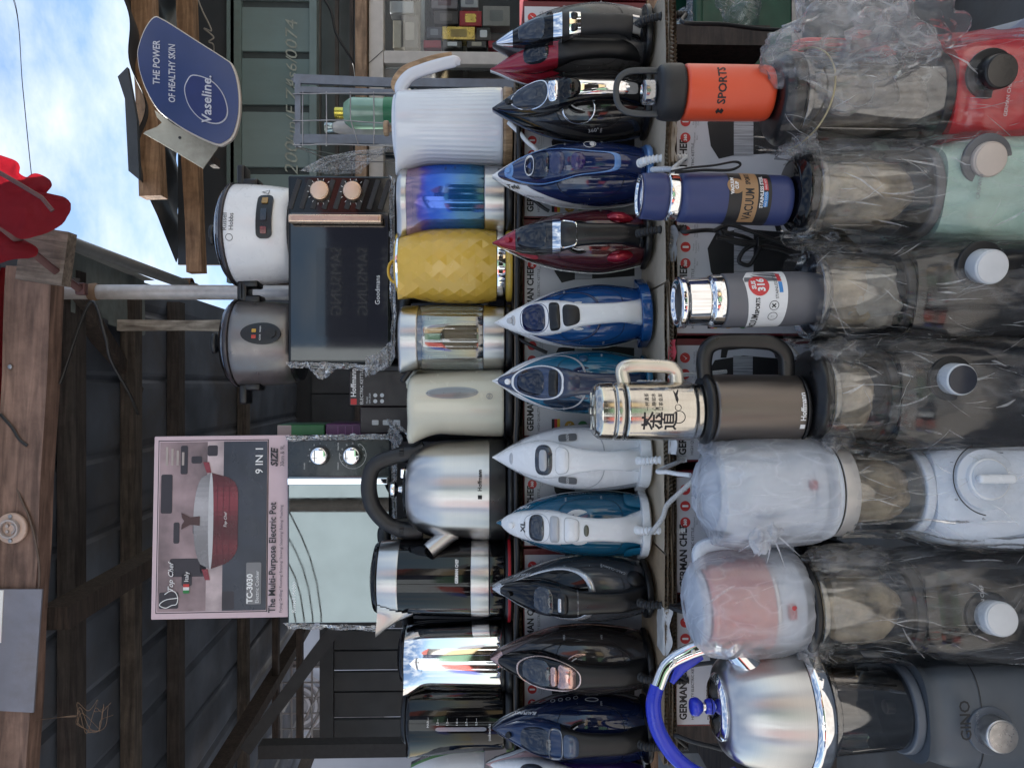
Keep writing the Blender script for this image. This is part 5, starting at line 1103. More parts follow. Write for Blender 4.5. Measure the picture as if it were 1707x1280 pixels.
# yellow faceted kettle
t = kroot('faceted_kettle', 'mustard yellow kettle with diamond faceted body', 440)
YEL = mat('mustard', (.66, .42, .06), .22, coat=.3, var=.03)
power_base(t, .076, YEL, .014)
h0, h1, h2 = .032, kh(668), kh(652)
mk('steel_band', lathe(rprof([(0, .0145), (.071, .0145), (.071, h0), (0, h0)], .001), 48), CHROME, t)
nr, ns = 14, 21; V = []; Fa = []
pr = pchip(((0, .074), (.25, .0805), (.6, .0785), (.85, .069), (1, .060)))
for i in range(nr + 1):
    q = i / nr
    for j in range(ns):
        a = TAU * (j + (.5 if i % 2 else 0)) / ns; r_ = pr(q) + (.0014 if ((j - i // 2) + 2 * i) % 3 == 0 else 0.) * (0 if i in (0, nr) else 1)
        V.append((r_ * math.sin(a), -r_ * math.cos(a), h0 + .001 + (h1 - h0 - .001) * q))
for i in range(nr):
    for j in range(ns):
        a, b = i * ns + j, i * ns + (j + 1) % ns; c, d = (i + 1) * ns + j, (i + 1) * ns + (j + 1) % ns
        if i % 2 == 0: Fa += [(a, b, c), (b, d, c)]
        else: Fa += [(a, d, c), (a, b, d)]
Fa.append(tuple(range(nr * ns, nr * ns + ns)))
mk('body', spout((V, Fa), R(-62), h1 - .06, h1, .024, .34), YEL, t, smooth=0)
mk('rim', lathe(rprof([(.0605, h1 + .0005), (.0605, h1 + .005), (.055, h1 + .005)], .001), 48), CHROME, t)
mk('lid', lathe(rprof([(0, h1 + .001), (.057, h1 + .001), (.055, h1 + .009), (.03, h1 + .012), (0, h1 + .013)], .004), 40), YEL, t)
mk('lid_loop', sweep([Vector((-.012 + .024 * math.cos(R(q)), 0, h1 + .010 + .016 * math.sin(R(q)))) for q in range(0, 181, 12)], .008, .003, 10, 3., up=(0, 0, 1)), YEL, t)
hp = crom([(.045, .03, h1 - .004), (.072, .055, h1 + .004), (.085, .085, h1 - .02), (.085, .095, h1 - .09), (.065, .06, h0 + .03)], 8)
mk('handle', sweep(hp, .013, .010, 14, 3.), YEL, t)

# steel and glass kettle
t = kroot('steel_glass_kettle', 'cylindrical glass kettle between two brushed steel bands', 562)
power_base(t, .070)
h1, h2, h3 = kh(806), kh(700), kh(668)
mk('steel_base', lathe(rprof([(0, .0165), (.0685, .0165), (.0690, h1), (.064, h1 + .001)], .002), 56), STEEL, t)
mk('glass_body', lathe(rprof([(.0675, h1 + .0015), (.069, h1 + .012), (.069, h2 - .012), (.0665, h2)], .004), 56), thin('kettle_glass', (.80, .82, .80), .14, .03, edge=.45), t)
mk('steel_collar', spout(lathe(rprof([(.0675, h2 + .001), (.0685, h2 + .003), (.0665, h3 - .004), (.060, h3), (0, h3)], .003), 56), R(-70), h2, h3, .016, .35), STEEL, t)
mk('inner_floor', lathe([(0, h1 + .004), (.063, h1 + .004)], 40), CHROME, t)
mk('packing', xf(lathe([(0, 0), (.03, 0), (.036, .03), (.032, .075), (0, .085)], 22, rf=lambda a, z: 1 + .25 * noise.noise(Vector((math.cos(a) * 2, math.sin(a) * 2, z * 30)))), Matrix.Translation((0, .01, h1 + .006))), CARDL, t, smooth=0)
mk('lid_lever', xf(rbox(.05, .022, .012, .005, 3), Matrix.Translation((-.072, -.01, h3 - .018)) @ Matrix.Rotation(R(35), 4, 'Y')), BLACK, t)
hp = crom([(.055, .03, h3 - .006), (.085, .06, h3 - .006), (.092, .09, h3 - .04), (.092, .095, h1 + .02), (.06, .05, h1 - .01)], 8)
mk('handle', sweep(hp, .013, .009, 14, 3.), BLACK, t)

# cream kettle
t = kroot('cream_kettle', 'cream plastic kettle with oval water gauge', 672)
power_base(t, .074)
h0, h1 = .0185, kh(682)
mk('body', spout(lathe([(0, h0), (.070, h0), (.0715, h0 + .004)] + [(.0715 - .010 * q ** 1.5, h0 + .004 + (h1 - h0 - .022) * q) for q in rng(0, 1, 18)] + [(.0605, h1 - .012), (.056, h1 - .004), (.045, h1), (0, h1 + .001)], 64), R(-78), h1 - .07, h1 - .006, .030, .38), CREAM, t, smooth=60)
gx = R(14)
def cyl_patch(r, a0, z0_, ra, rz_, off, m, name, pw=2., rr=lambda z: 0.): return mk(name, grid(lambda s, u: ((r + off - rr(z0_ + rz_ * s)) * math.sin(a0 + ra * u * (1 - abs(s) ** 2.2) ** .5), -(r + off - rr(z0_ + rz_ * s)) * math.cos(a0 + ra * u * (1 - abs(s) ** 2.2) ** .5), z0_ + rz_ * s), rng(-1, 1, 30), rng(-1, 1, 7)), m, t)
crr = lambda z: .010 * max(0, min(1, (z - h0 - .004) / (h1 - h0 - .022))) ** 1.5
cyl_patch(.0715, R(19), (kh(756)), R(10.5), .054, .0012, mat('gauge_grey', (.30, .31, .31), .15, coat=.4), 'gauge_frame', rr=crr)
cyl_patch(.0715, R(19), (kh(756)), R(7.5), .048, .0020, mat('gauge_dark', (.22, .225, .22), .1, coat=.5), 'water_gauge', rr=crr)
for i in range(4): text(('\u25b8', '\u25b8', '\u25b8', '+')[i], .006, KPRINT, t, (0, 0, kh(795 - i * 26)), r=.0728 - crr(kh(795 - i * 26)) + .0012, ang=R(19))
mk('emblem', mv(rotz(bend(annulus(0, 0, .0052, .0062, 0), .0722), R(12)), 0, 0, kh(816)), GPRINT, t, smooth=0)
text('RH', .0075, GPRINT, t, (0, 0, kh(816)), r=.0722, ang=R(12))
mk('spout_filter', mv(xf(flat([(-.012, .0), (.012, .0), (0, -.030)]), Matrix.Rotation(R(-42), 4, 'Z')), -.060, -.030, h1 - .008), CHROME, t, smooth=0)
hp = crom([(.035, .04, h1 - .004), (.06, .07, h1 - .0), (.07, .10, h1 - .03), (.07, .10, h1 - .10), (.05, .055, h0 + .02)], 8)
mk('handle', sweep(hp, .014, .010, 14, 3.), CREAM, t)

# brushed dome kettle
t = kroot('dome_kettle', 'large brushed steel dome kettle with black hoop handle', 818, rz=R(0))
rr_ = .106
power_base(t, rr_ + .002, BLACK, .014)
hb1, hb2 = kh(816), kh(680)
mk('plinth', lathe(rprof([(0, .0145), (rr_ + .001, .0145), (rr_ + .001, hb1), (0, hb1)], .002), 64), BLACK, t)
prof = [(0, hb1 + .0005), (rr_, hb1 + .0005)] + [(rr_ * (1 - .03 * q), hb1 + .004 + q * (hb2 - hb1) * .45) for q in rng(0, 1, 8)]
zc0 = prof[-1][1]; rc0 = prof[-1][0]
prof += [(rc0 - (rc0 - .052) * (1 - math.cos(a)) , zc0 + (hb2 - zc0) * math.sin(a)) for a in rng(.08, PI / 2, 16)]
mk('body', lathe(prof + [(0, hb2)], 96), STEELH, t, smooth=60)
mk('lid', lathe(rprof([(.052, hb2 + .0008), (.050, hb2 + .006), (.02, hb2 + .010), (0, hb2 + .011)], .003), 48), BLACKG, t)
mk('lid_knob', lathe(rprof([(0, hb2 + .010), (.010, hb2 + .011), (.007, hb2 + .020), (.017, hb2 + .026), (.017, hb2 + .036), (0, hb2 + .038)], .003), 36), CHROME, t)
mk('hinge', mv(rbox(.02, .02, .014, .003, 2), .036, -.02, hb2 + .006), CHROME, t)
zt_ = kh(618)
hp = crom([(.088, .0, hb2 - .035), (.075, 0, hb2 - .006), (.068, 0, hb2 + .030), (.050, 0, zt_ - .008), (.010, 0, zt_ + .004), (-.035, 0, zt_ - .004), (-.068, 0, zt_ - .03), (-.082, 0, hb2 + .022), (-.088, 0, hb2 - .004), (-.086, 0, hb2 - .03)], 8)
mk('handle', sweep(hp, [.014, .017, .016, .0165, .017, .0165, .016, .018, .017], [.013, .016, .0145, .0145, .015, .0145, .0145, .017, .016], 20, 2.4), mat('handle_black', (.016, .016, .018), .42), t, smooth=60)
for s in (-1, 1):
    for i in range(3): mk('vent_slot', mv(rbox(.004, .004, .010, .001, 1), s * (.079 if s > 0 else .083) + (i - 1) * .006, -.0155, hb2 + .012), KPRINT, t)
mk('spout', sweep([Vector((-.080, -.035, hb1 + .075)), Vector((-.100, -.045, hb1 + .100)), Vector((-.118, -.055, hb1 + .124))], [.021, .018, .0165], None, 28, cap=False), STEEL, t)
mk('spout_mouth', sweep([Vector((-.114, -.0525, hb1 + .118)), Vector((-.1165, -.0542, hb1 + .1225))], [.0155, .0160], None, 28), SATIN, t)
text('Hoffmann', .011, KPRINT, t, (0, 0, kh(801)), r=rr_ + .0006, ang=R(17), bold=.0003)
decal([(-.004, -.004), (.004, -.004), (.004, .004), (-.004, .004)], rr_ + .0006, KPRINT, t, kh(801), R(-1), 'logo_mark')

# black kettle with steel bands
t = kroot('black_steel_kettle', 'black kettle with two brushed steel bands and steel spout', 966)
power_base(t, .090)
mk('red_ring', lathe(rprof([(.0905, .004), (.0935, .004), (.0935, .010), (.0905, .010)], .001), 48), mat('red_rubber', (.5, .02, .03), .4), t)
b1, b2, s1, s2, tp = kh(815), kh(786), kh(668), kh(636), kh(624)
mk('plinth', lathe(rprof([(0, .0165), (.083, .0165), (.083, b1 - .0005), (0, b1 - .0005)], .002), 56), BLACKG, t)
mk('steel_band', lathe(rprof([(0, b1), (.0835, b1), (.083, b2), (0, b2)], .001), 64), STEEL, t)
mk('body', lathe([(.0822, b2 + .0005)] + [(.0822 - .004 * q, b2 + .001 + (s1 - b2 - .002) * q) for q in rng(0, 1, 8)], 64), BLACKG, t)
mk('steel_collar', lathe(rprof([(.0785, s1 - .0005), (.0787, s1 + .002), (.0757, s2), (.07, s2 + .001)], .001), 64), STEEL, t)
V, Fa = spout(lathe([(.0792, s1 - .030)] + [(.0800 - .0030 * q, s1 - .030 + (s2 - s1 + .030) * q) for q in rng(.05, 1, 12)], 120), R(-62), s1 - .034, s2, .046, .22)
def keep_(f_):
    m_ = sum((Vector(V[i]) for i in f_), Vector()) / len(f_); d_ = (math.atan2(m_.x, -m_.y) + R(62) + PI) % TAU - PI
    q_ = (m_.z - s1 + .030) / (s2 - s1 + .030); return abs(d_) < .16 + .34 * max(0, q_)
mk('spout', (V, [f_ for f_ in Fa if keep_(f_)]), STEEL, t)
mk('lid', lathe(rprof([(0, s2 + .0005), (.0752, s2 + .0012), (.070, tp - .003), (.04, tp + .004), (0, tp + .005)], .004), 56), BLACKG, t)
text('GERMAN CHEF', .0085, WPRINT, t, (0, 0, kh(764)), r=.0826, ang=R(21), bold=.0004, sx=.85)
hp = crom([(.06, .04, s2), (.09, .07, s2 - .002), (.10, .09, s1 - .03), (.098, .09, b2 + .03), (.07, .05, b2)], 8)
mk('handle', sweep(hp, .014, .010, 14, 3.), BLACK, t)

# mirror chrome kettle
t = kroot('chrome_kettle', 'mirror chrome kettle with black lid', 1098)
power_base(t, .078)
h0, h1 = .0165, kh(678)
mk('plinth', lathe(rprof([(0, h0), (.074, h0), (.074, h0 + .006), (0, h0 + .006)], .001), 48), BLACK, t)
mk('body', spout(lathe([(0, h0 + .0065), (.0735, h0 + .0065)] + [(.074 - .006 * q - .012 * max(0, q - .75) ** 2 * 8, h0 + .008 + (h1 - h0 - .008) * q) for q in rng(0, 1, 24)] + [(.056, h1 + .0005)], 72), R(-58), h1 - .05, h1, .024, .35), CHROME, t, smooth=60)
mk('lid', lathe(rprof([(0, h1 + .001), (.0585, h1 + .001), (.054, h1 + .010), (.03, h1 + .017), (0, h1 + .018)], .004), 48), BLACKG, t)
hp = crom([(.05, .03, h1), (.08, .06, h1 + .002), (.09, .08, h1 - .04), (.088, .08, h0 + .06), (.06, .05, h0 + .03)], 8)
mk('handle', sweep(hp, .013, .010, 14, 3.), BLACK, t)

# glossy black kettle with gauge
t = kroot('black_gauge_kettle', 'glossy black kettle with narrow clear water gauge', 1200)
power_base(t, .070)
h1 = kh(680)
mk('body', spout(lathe(rprof([(0, .0168), (.068, .0168), (.066, h1 - .006), (.060, h1), (0, h1)], .004), 64), R(-75), h1 - .05, h1, .022, .4), BLACKG, t, smooth=50)
rg = .0683
mk('water_gauge', grid(lambda s, u: ((rg - .002 * (s - .02) / .17) * math.sin(R(-1) + R(3.6) * u * (1 if abs(s - .075) < .045 else max(.05, 1 - ((abs(s - .075) - .045) / .0075) ** 2) ** .5)), -(rg - .002 * (s - .02) / .17) * math.cos(R(-1) + R(3.6) * u), .03 + s), rng(.0235, .1265, 30), rng(-1, 1, 5)), mat('gauge_clear', (.22, .23, .27), .15, coat=.5), t)
for i, s_ in enumerate(('0.5', '0.7', '1.0', '1.2', '1.5', 'MAX')): text(s_ + '\u2014', .0062, WPRINT, t, (0, 0, kh(795 - i * 15.5)), r=.0685, ang=R(11))
text('cookworks', .0085, WPRINT, t, (0, 0, kh(816)), r=.0688, ang=R(-8))
mk('lid', lathe(rprof([(0, h1 + .0005), (.057, h1 + .0006), (.05, h1 + .010), (0, h1 + .013)], .004), 40), BLACK, t)
hp = crom([(.045, .03, h1), (.07, .06, h1 + .002), (.078, .08, h1 - .04), (.076, .08, .09), (.05, .05, .05)], 8)
mk('handle', sweep(hp, .012, .010, 14, 3.), BLACK, t)
# travel steamer at the end of the row: small white and green iron lying with its nose up
iron('white iron with blue grip and green back at the far end of the kettles', 640, 1276, .10, L_=.22, Y=1.66, z=KZ, skirt=WHITE, tank=WHITE, housing=WHITE, grip=col('royal', (.02, .09, .24), .3), heel=WHITE, edge=col('leaf', (.12, .28, .10), .4), dial=(WHITE, .022, .10), window=(WINDOWC, .7, .07, .8), rz=R(-35), ry=R(-8), cordm=WTEX)
# green display carton below it
t = thing('grey_carton', 'grey and green printed carton at the far end behind the dark navy iron', 'box', P(868, 1262, 1.60))
mk('carton', mv(rbox(.10, .04, .075, .002, 1), 0, .02, .0385), mat('carton_grey', (.16, .15, .16), .5), t, smooth=0)
mk('green_panel', flat([(-.048, .004), (.048, .004), (.048, .03), (-.048, .03)], -.0008), mat('carton_green', (.09, .16, .05), .5), t, smooth=0)

# ------------------------------------------------------------------ microwaves
WRAPM = film('stretch_wrap', .12, .75, 60., (1, 1, 1), .10, .10, 1., (.75, .75, .77), .3, 6.)
YM = 1.80; km = K(YM); z0 = MWZ
cxm = (P(0, 290, YM).x + P(0, 605, YM).x) / 2; Wm = P(0, 290, YM).x - P(0, 605, YM).x; Hm = P(482, 0, YM).z - z0
t = thing('black_microwave', 'black microwave with rose gold handle and knobs', 'microwave', (cxm, YM, z0 + .002))
mk('casing', mv(rbox(Wm, .33, Hm - .006, .008, 3), 0, .185, Hm / 2), SATIN, t)
for sx in (-1, 1): mk('foot', cyl(.012, .004, 12, .001, 'z', c=(sx * Wm * .4, .06, -.0018)), RUBBER, t)
mk('front', mv(rbox(Wm + .002, .024, Hm, .006, 3), 0, .008, Hm / 2), BLACKG, t)
X = lambda py: (P(0, py, YM).x - cxm); Z = lambda px: P(px, 640, YM).z - z0
xd = X(352)
mk('door_glass', mv(rbox(xd - (-Wm / 2 + .006), .004, Hm - .014, .0015, 2), (xd - Wm / 2 + .006) / 2, -.006, Hm / 2), mat('oven_glass', (.004, .0045, .006), .035, coat=.8, var=.02, rv=.015), t)
mk('door_mesh', flat([(X(560), Z(615)), (X(412), Z(615)), (X(412), Z(530)), (X(560), Z(530))], -.0086), mat('mesh_dark', (.010, .0105, .012), .025, var=.1, vs=300, coat=.5, rv=.01), t, smooth=0)
PAN = mat('chevron_panel', (.018, .018, .02), .38)
for i in range(9):
    za = Hm * i / 9
    mk('panel_ridge', xf(rbox(.072, .004, .012, .0015, 2), Matrix.Translation(((xd + Wm / 2) / 2, -.0045, .016 + (Hm - .032) * i / 8)) @ Matrix.Rotation(R(18 if i % 2 else 18), 4, 'Y')), PAN, t)
GOLDR = mat('rose_brass', (.66, .46, .33), .28, .85, var=.05)
mk('handle', mv(rbox(.019, .022, Z(488) - Z(642), .004, 3), X(366), -.026, (Z(488) + Z(642)) / 2), GOLDR, t)
mk('handle_inlay', mv(rbox(.010, .002, Z(494) - Z(636), .0008, 1), X(366), -.0375, (Z(488) + Z(642)) / 2), mat('rose_inlay', (.55, .36, .29), .35, .8), t)
for s_ in (500, 630): mk('handle_mount', mv(rbox(.012, .014, .012, .002, 1), X(366), -.012, Z(s_)), SATIN, t)
for px in (537, 591):
    kb = mk('knob', cyl(.0215, .018, 44, .002, c=(X(317), -.004, Z(px))), GOLDR, t)
    mk('knob_face', cyl(.0185, .001, 40, .0003, c=(X(317), -.0222, Z(px))), mat('rose_face', (.70, .50, .38), .38, .7), kb)
    for q in range(11):
        a = R(130 - q * 26); mk('tick', xf(box(-.0006, .0006, -.0003, .0003, -.0022, .0022), Matrix.Translation((X(317) + .0285 * math.sin(a - R(130) + R(130)), -.0075, Z(px) + .0285 * math.cos(a))) @ Matrix.Rotation(a, 4, 'Y')), WPRINT, t, smooth=0)
text('Goodmans', .0155, WPRINT, t, (X(482), -.0088, Z(632)))
text('700W', .005, WLET, t, (X(388), -.0088, Z(652)))
# plastic film left along its edges
def film_strip(name, parent, pts, wd, m=WRAPM, sd=0., n=60):
    path = crom(pts, 10)
    def f(i, v):
        p = path[int(i)]; q = noise.noise(Vector((int(i) * .35, v * 2.5, sd))); r_ = noise.noise(Vector((int(i) * .8, v * 6, sd + 5)))
        return p + Vector((0, -.004 + .010 * q, .0)) + Vector((.006 * r_, 0, .006 * q)) + wd * (v - .5)
    return mk(name, grid(f, range(len(path)), rng(0, 1, 9)), m, parent, smooth=70)
film_strip('film_edge', t, [(-Wm / 2 - .004, -.004, Hm), (-Wm / 2 - .006, -.006, Hm * .5), (-Wm / 2 - .006, -.006, .02), (-Wm / 2 + .05, -.01, -.004), (0, -.006, -.003), (Wm / 2, -.004, .0)], Vector((.014, 0, .012)), sd=2.)
film_strip('film_corner', t, [(-Wm / 2 + .03, -.010, -.002), (-Wm / 2 + .002, -.012, .03), (-Wm / 2 - .01, -.010, .06)], Vector((.045, .0, .0)), sd=3.)
film_strip('film_tuft', t, [(-Wm / 2 - .004, -.01, Hm - .05), (-Wm / 2 - .028, -.012, Hm - .07), (-Wm / 2 - .008, -.01, Hm - .10)], Vector((.02, .0, .02)), sd=4.)
# a pulled tail of film between the microwave and the white kettle
o = P(600, 270, 1.86)
A = [P(498, 285, 1.85), P(540, 262, 1.84), P(590, 252, 1.82), P(648, 246, 1.80)]; Bq = [P(560, 292, 1.85), P(600, 290, 1.84), P(618, 270, 1.82), P(652, 248, 1.80)]
def tail(u, v):
    s = u * 3; i = min(2, int(s)); q = s - i; p = A[i].lerp(A[i + 1], q).lerp(Bq[i].lerp(Bq[i + 1], q), v)
    return p - o + Vector((0, .012 * noise.noise(Vector((u * 4, v * 9, 1.))), .004 * noise.noise(Vector((u * 5, v * 14, 7.)))))
t = thing('film_tail', 'pulled tail of clear stretch film above the black microwave', 'plastic film', o)
mk('film', grid(tail, rng(0, 1, 30), rng(0, 1, 18)), WRAPM, t, smooth=70)

# silver microwave with mirror door
cxm = (P(0, 730, YM).x + P(0, 1044, YM).x) / 2; Wm = P(0, 730, YM).x - P(0, 1044, YM).x; Hm = P(480, 0, YM).z - z0
X = lambda py: (P(0, py, YM).x - cxm)
t = thing('mirror_microwave', 'grey microwave with mirrored door and chrome knobs', 'microwave', (cxm, YM, z0 + .002))
mk('casing', mv(rbox(Wm, .33, Hm - .006, .012, 3), 0, .185, Hm / 2), mat('graphite_case', (.05, .053, .058), .4), t)
for sx in (-1, 1): mk('foot', cyl(.012, .004, 12, .001, 'z', c=(sx * Wm * .4, .06, -.0018)), RUBBER, t)
mk('front', mv(rbox(Wm, .024, Hm, .010, 4), 0, .008, Hm / 2), mat('slate_panel', (.030, .036, .040), .3, coat=.2), t)
xd = X(795)
mk('mirror_door', mv(rbox(xd - (-Wm / 2 + .004), .006, Hm - .010, .002, 2), (xd - Wm / 2 + .004) / 2, -.006, Hm / 2), mat('mirror', (.165, .188, .192), .02, 1., var=.01, rv=.01), t)
mk('chrome_handle', mv(rbox(.016, .018, Hm - .012, .003, 3), X(802), -.018, Hm / 2), CHROME, t)
for px in (536, 590):
    kb = mk('knob', cyl(.0200, .020, 44, .004, c=(X(760), -.004, Z(px))), CHROME, t)
    mk('knob_ring', annulus(X(760), Z(px), .0212, .0228, -.0048, 44), KPRINT, kb, smooth=0)
    if px > 560: mk('dial_arc', annulus(X(760), Z(px), .0305, .0312, -.0046, 44, 80, 330), WPRINT, t, smooth=0)
    for q in range(9): 
        a = R(-60 + q * 30); text(str(q * 5) if px > 560 else ('-', 'D', 'L', 'M', 'H', '+', '-', '-', '-')[q], .0048, WPRINT, t, (X(760) + .0275 * math.sin(a), -.0048, Z(px) + .0275 * math.cos(a)))
text('POWER', .0042, WPRINT, t, (X(778), -.0048, Z(510))); text('MINUTES', .0042, WPRINT, t, (X(745), -.0048, Z(566))); text('DEFROST', .0042, WPRINT, t, (X(778), -.0048, Z(566)))
text('Russell Hobbs', .0125, mat('etched_print', (.75, .8, .8), .4), t, (X(997), -.0094, Z(493)), bold=.0002)
film_strip('film_edge', t, [(-Wm / 2 - .002, -.004, Hm), (-Wm / 2 - .005, -.006, Hm * .5), (-Wm / 2 - .003, -.006, .01), (-Wm / 2 + .06, -.008, -.006), (0, -.008, -.006), (Wm / 2, -.006, -.004)], Vector((.012, 0, .014)), sd=6.)
film_strip('film_edge', t, [(Wm / 2 - .002, -.004, Hm), (Wm / 2 + .001, -.006, Hm * .5), (Wm / 2 + .002, -.006, .01)], Vector((.012, 0, .006)), sd=7.)
film_strip('film_tuft', t, [(Wm / 2 - .01, -.01, .0), (Wm / 2 + .012, -.02, -.012), (Wm / 2 + .03, -.02, -.004), (Wm / 2 + .022, -.02, -.03)], Vector((.03, .0, .03)), sd=8.)

# ------------------------------------------------------------------ rice cookers on the black microwave
TOPZ = P(482, 0, YM).z + .001
def cooker(label, py, wpx, pxtop, m, rz, panel):
    Y = 1.935; r = wpx / 2 * K(Y); h = P(pxtop, 640, Y - r).z - TOPZ
    t = thing('rice_cooker', label, 'rice cooker', Vector((P(0, py, Y).x, Y, TOPZ)), rz, 'rice cookers on the microwave')
    mk('base_ring', lathe(rprof([(0, 0), (r * .86, 0), (r * .88, .012), (0, .012)], .003), 48), BLACK, t)
    mk('body', lathe([(0, .0125), (r * .88, .0125)] + [(r * (.90 + .10 * math.sin(q * PI / 2 * 1.0) ** .7), .016 + (h - .016) * q) for q in rng(0.02, 1, 16)] + [(r * .985, h + .002)], 80), m, t, smooth=60)
    mk('rim', lathe(rprof([(r * .97, h + .0025), (r * 1.025, h + .003), (r * 1.025, h + .012), (r * .97, h + .016)], .003), 80), mat('rim_dark', (.05, .045, .05), .2, .4), t)
    mk('lid', lathe([(r * .965, h + .014)] + [(r * .965 * math.cos(a), h + .014 + .030 * math.sin(a)) for a in rng(.1, 1.45, 10)] + [(0, h + .044)], 64), thin('lid_glass', (.35, .36, .38), .2, .04), t)
    mk('lid_handle', lathe(rprof([(0, h + .044), (.012, h + .044), (.009, h + .056), (.026, h + .064), (.026, h + .074), (0, h + .076)], .004), 32, sy=.6), BLACK, t)
    for s in (-1, 1): mk('side_handle', xf(join(rbox(.05, .05, .020, .006, 3), mv(rbox(.02, .05, .04, .006, 3), -.018, 0, -.022)), Matrix.Translation((s * (r + .018), -.01, h - .012)) @ Matrix.Rotation(0 if s > 0 else PI, 4, 'Z')), BLACK, t)
    panel(t, r, h); return t
def pan_white(t, r, h):
    z = .062
    mk('control_panel', rotz(mv(bend(prism(rrect(-.055, .055, -.018, .018, .012, 5), -.004, .002), r * .97, .01), 0, 0, z), R(12)), BLACK, t)
    for i, (x, w_, c) in enumerate(((.036, .008, (.30, .17, .03)), (0, .014, (.02, .025, .035)), (-.036, .008, (.16, .025, .02)))):
        mk('indicator' if i != 1 else 'switch', rotz(mv(bend(prism(rrect(x - w_, x + w_, -.007, .007, .002, 2), -.007, -.0045), r * .97, .01), 0, 0, z), R(12)), mat('ind%d' % i, c, .2, coat=.4), t)
    text('Russell\nHobbs', .0155, KPRINT, t, (0, 0, z + .082), r=r * .995 + .0012, ang=R(4))
    mk('emblem', mv(rotz(bend(annulus(0, 0, .0072, .0085, 0), r * .995 + .001), R(-13)), 0, 0, z + .080), KPRINT, t, smooth=0)
    mk('warning_mark', mv(rotz(bend(join(flat([(-.010, -.008), (-.008, -.008), (.001, .008), (0, .0095)]), flat([(.010, -.008), (.008, -.008), (-.001, .008), (0, .0095)]), flat([(-.010, -.008), (.010, -.008), (.009, -.0065), (-.009, -.0065)])), r * .98), R(46)), 0, 0, z + .005), KPRINT, t, smooth=0)
def pan_silver(t, r, h):
    z = .068
    mk('control_panel', rotz(mv(bend(prism([(x, z_ * (1.15 if z_ > 0 else .9)) for x, z_ in ell(0, 0, .026, .046, 28)], -.004, .002), r * .975, .01), 0, 0, z), R(10)), BLACK, t)
    mk('switch', rotz(mv(bend(prism(ell(0, -.020, .010, .011, 20), -.008, -.0045), r * .975, .01), 0, 0, z), R(10)), SATIN, t)
    for x, c in ((.006, (.5, .28, .03)), (-.008, (.45, .05, .03))): mk('indicator', rotz(mv(bend(flat(rrect(x - .004, x + .004, .016, .026, .001, 2), -.0052), r * .975, .01), 0, 0, z), R(10)), mat('lamp_%d' % (c[1] * 100), c, .3), t, smooth=0)
    text('COOK   WARM', .005, WPRINT, t, (0, 0, z + .006), r=r * .975 + .0052, ang=R(10))
cooker('white rice cooker with glass lid and dark switch panel', 390, 164, 372, mat('pearl_white', (.74, .74, .75), .3, coat=.3, var=.02), R(0), pan_white)
cooker('silver grey rice cooker with black oval switch panel', 572, 142, 380, mat('warm_silver', (.20, .185, .18), .34, .75, var=.05), R(0), pan_silver)

# ------------------------------------------------------------------ cartons
# the printed cooker box on top of the mirror microwave
Yx = 1.815; cxx = (P(0, 726, Yx).x + P(0, 1030, Yx).x) / 2; Wx = P(0, 726, Yx).x - P(0, 1030, Yx).x; zx = P(478, 0, Yx).z; Hx = P(250, 0, Yx).z - zx
zx = P(480, 0, YM).z + .001
t = thing('cooker_box', 'pink and black printed multi purpose electric pot box', 'box', (cxx, Yx, zx), R(4), ry=R(-.6))
X = lambda py: P(0, py, Yx).x - cxx; Z = lambda px: P(px, 640, Yx).z - zx
mk('carton', mv(rbox(Wx, .22, Hx, .003, 2), 0, .11, Hx / 2), mat('pink_card', (.60, .46, .50), .45, var=.03), t, smooth=30)
def pr_(name, poly, layer, m): return mk(name, flat(poly, -.0005 - .0005 * layer), m, t, smooth=0)
Q = lambda x0, y0, x1, y1: [(X(y1), Z(x1)), (X(y0), Z(x1)), (X(y0), Z(x0)), (X(y1), Z(x0))]
pr_('border_line', Q(262, 733, 447, 1020), 0, KPRINT)
pr_('border_fill', Q(263.5, 734.5, 445.5, 1018.5), 1, mat('pink_card'))
pr_('picture_ground', Q(265, 736, 445, 1017), 2, mat('photo_brown', (.25, .18, .19), .35, var=.7, vs=9))
pr_('picture_table', Q(345, 736, 372, 1017), 3, mat('photo_pale', (.42, .34, .35), .35, var=.5, vs=14))
pr_('picture_floor', Q(372, 736, 445, 1017), 3, mat('photo_slate', (.03, .035, .052), .3, var=.4, vs=10))
DK = mat('photo_dark', (.028, .022, .03), .4)
for q in ((268, 985, 300, 1012), (268, 790, 287, 855), (300, 742, 312, 790), (318, 760, 336, 772), (290, 870, 300, 905), (322, 860, 332, 890), (305, 955, 322, 975), (335, 938, 345, 955), (285, 930, 345, 960), (372, 985, 392, 1015), (345, 742, 362, 760)): pr_('picture_shape', rrect(X(q[3]), X(q[1]), Z(q[2]), Z(q[0]), .004, 3), 3.4, DK)
for i in range(4): pr_('picture_shelf', Q(275 + i * 9, 744 + i * 3, 279 + i * 9, 775), 4, mat('photo_cream', (.38, .32, .30), .4))
rd = mat('photo_red', (.22, .028, .042), .3, var=.12); gl = mat('photo_glass', (.36, .34, .36), .2, var=.15, vs=30)
cy_ = 868
pot = [(352, 788), (352, 948), (368, 945), (388, 932), (396, 915), (397, 820), (390, 800), (370, 790)]
def pot_edge(b_):
    # lower outline of the printed pot at picture row b_
    return pchip(((788, 352), (792, 372), (805, 392), (822, 397), (912, 397), (930, 389), (944, 368), (948, 352)))(b_)
sl_ = rng(788, 948, 21)
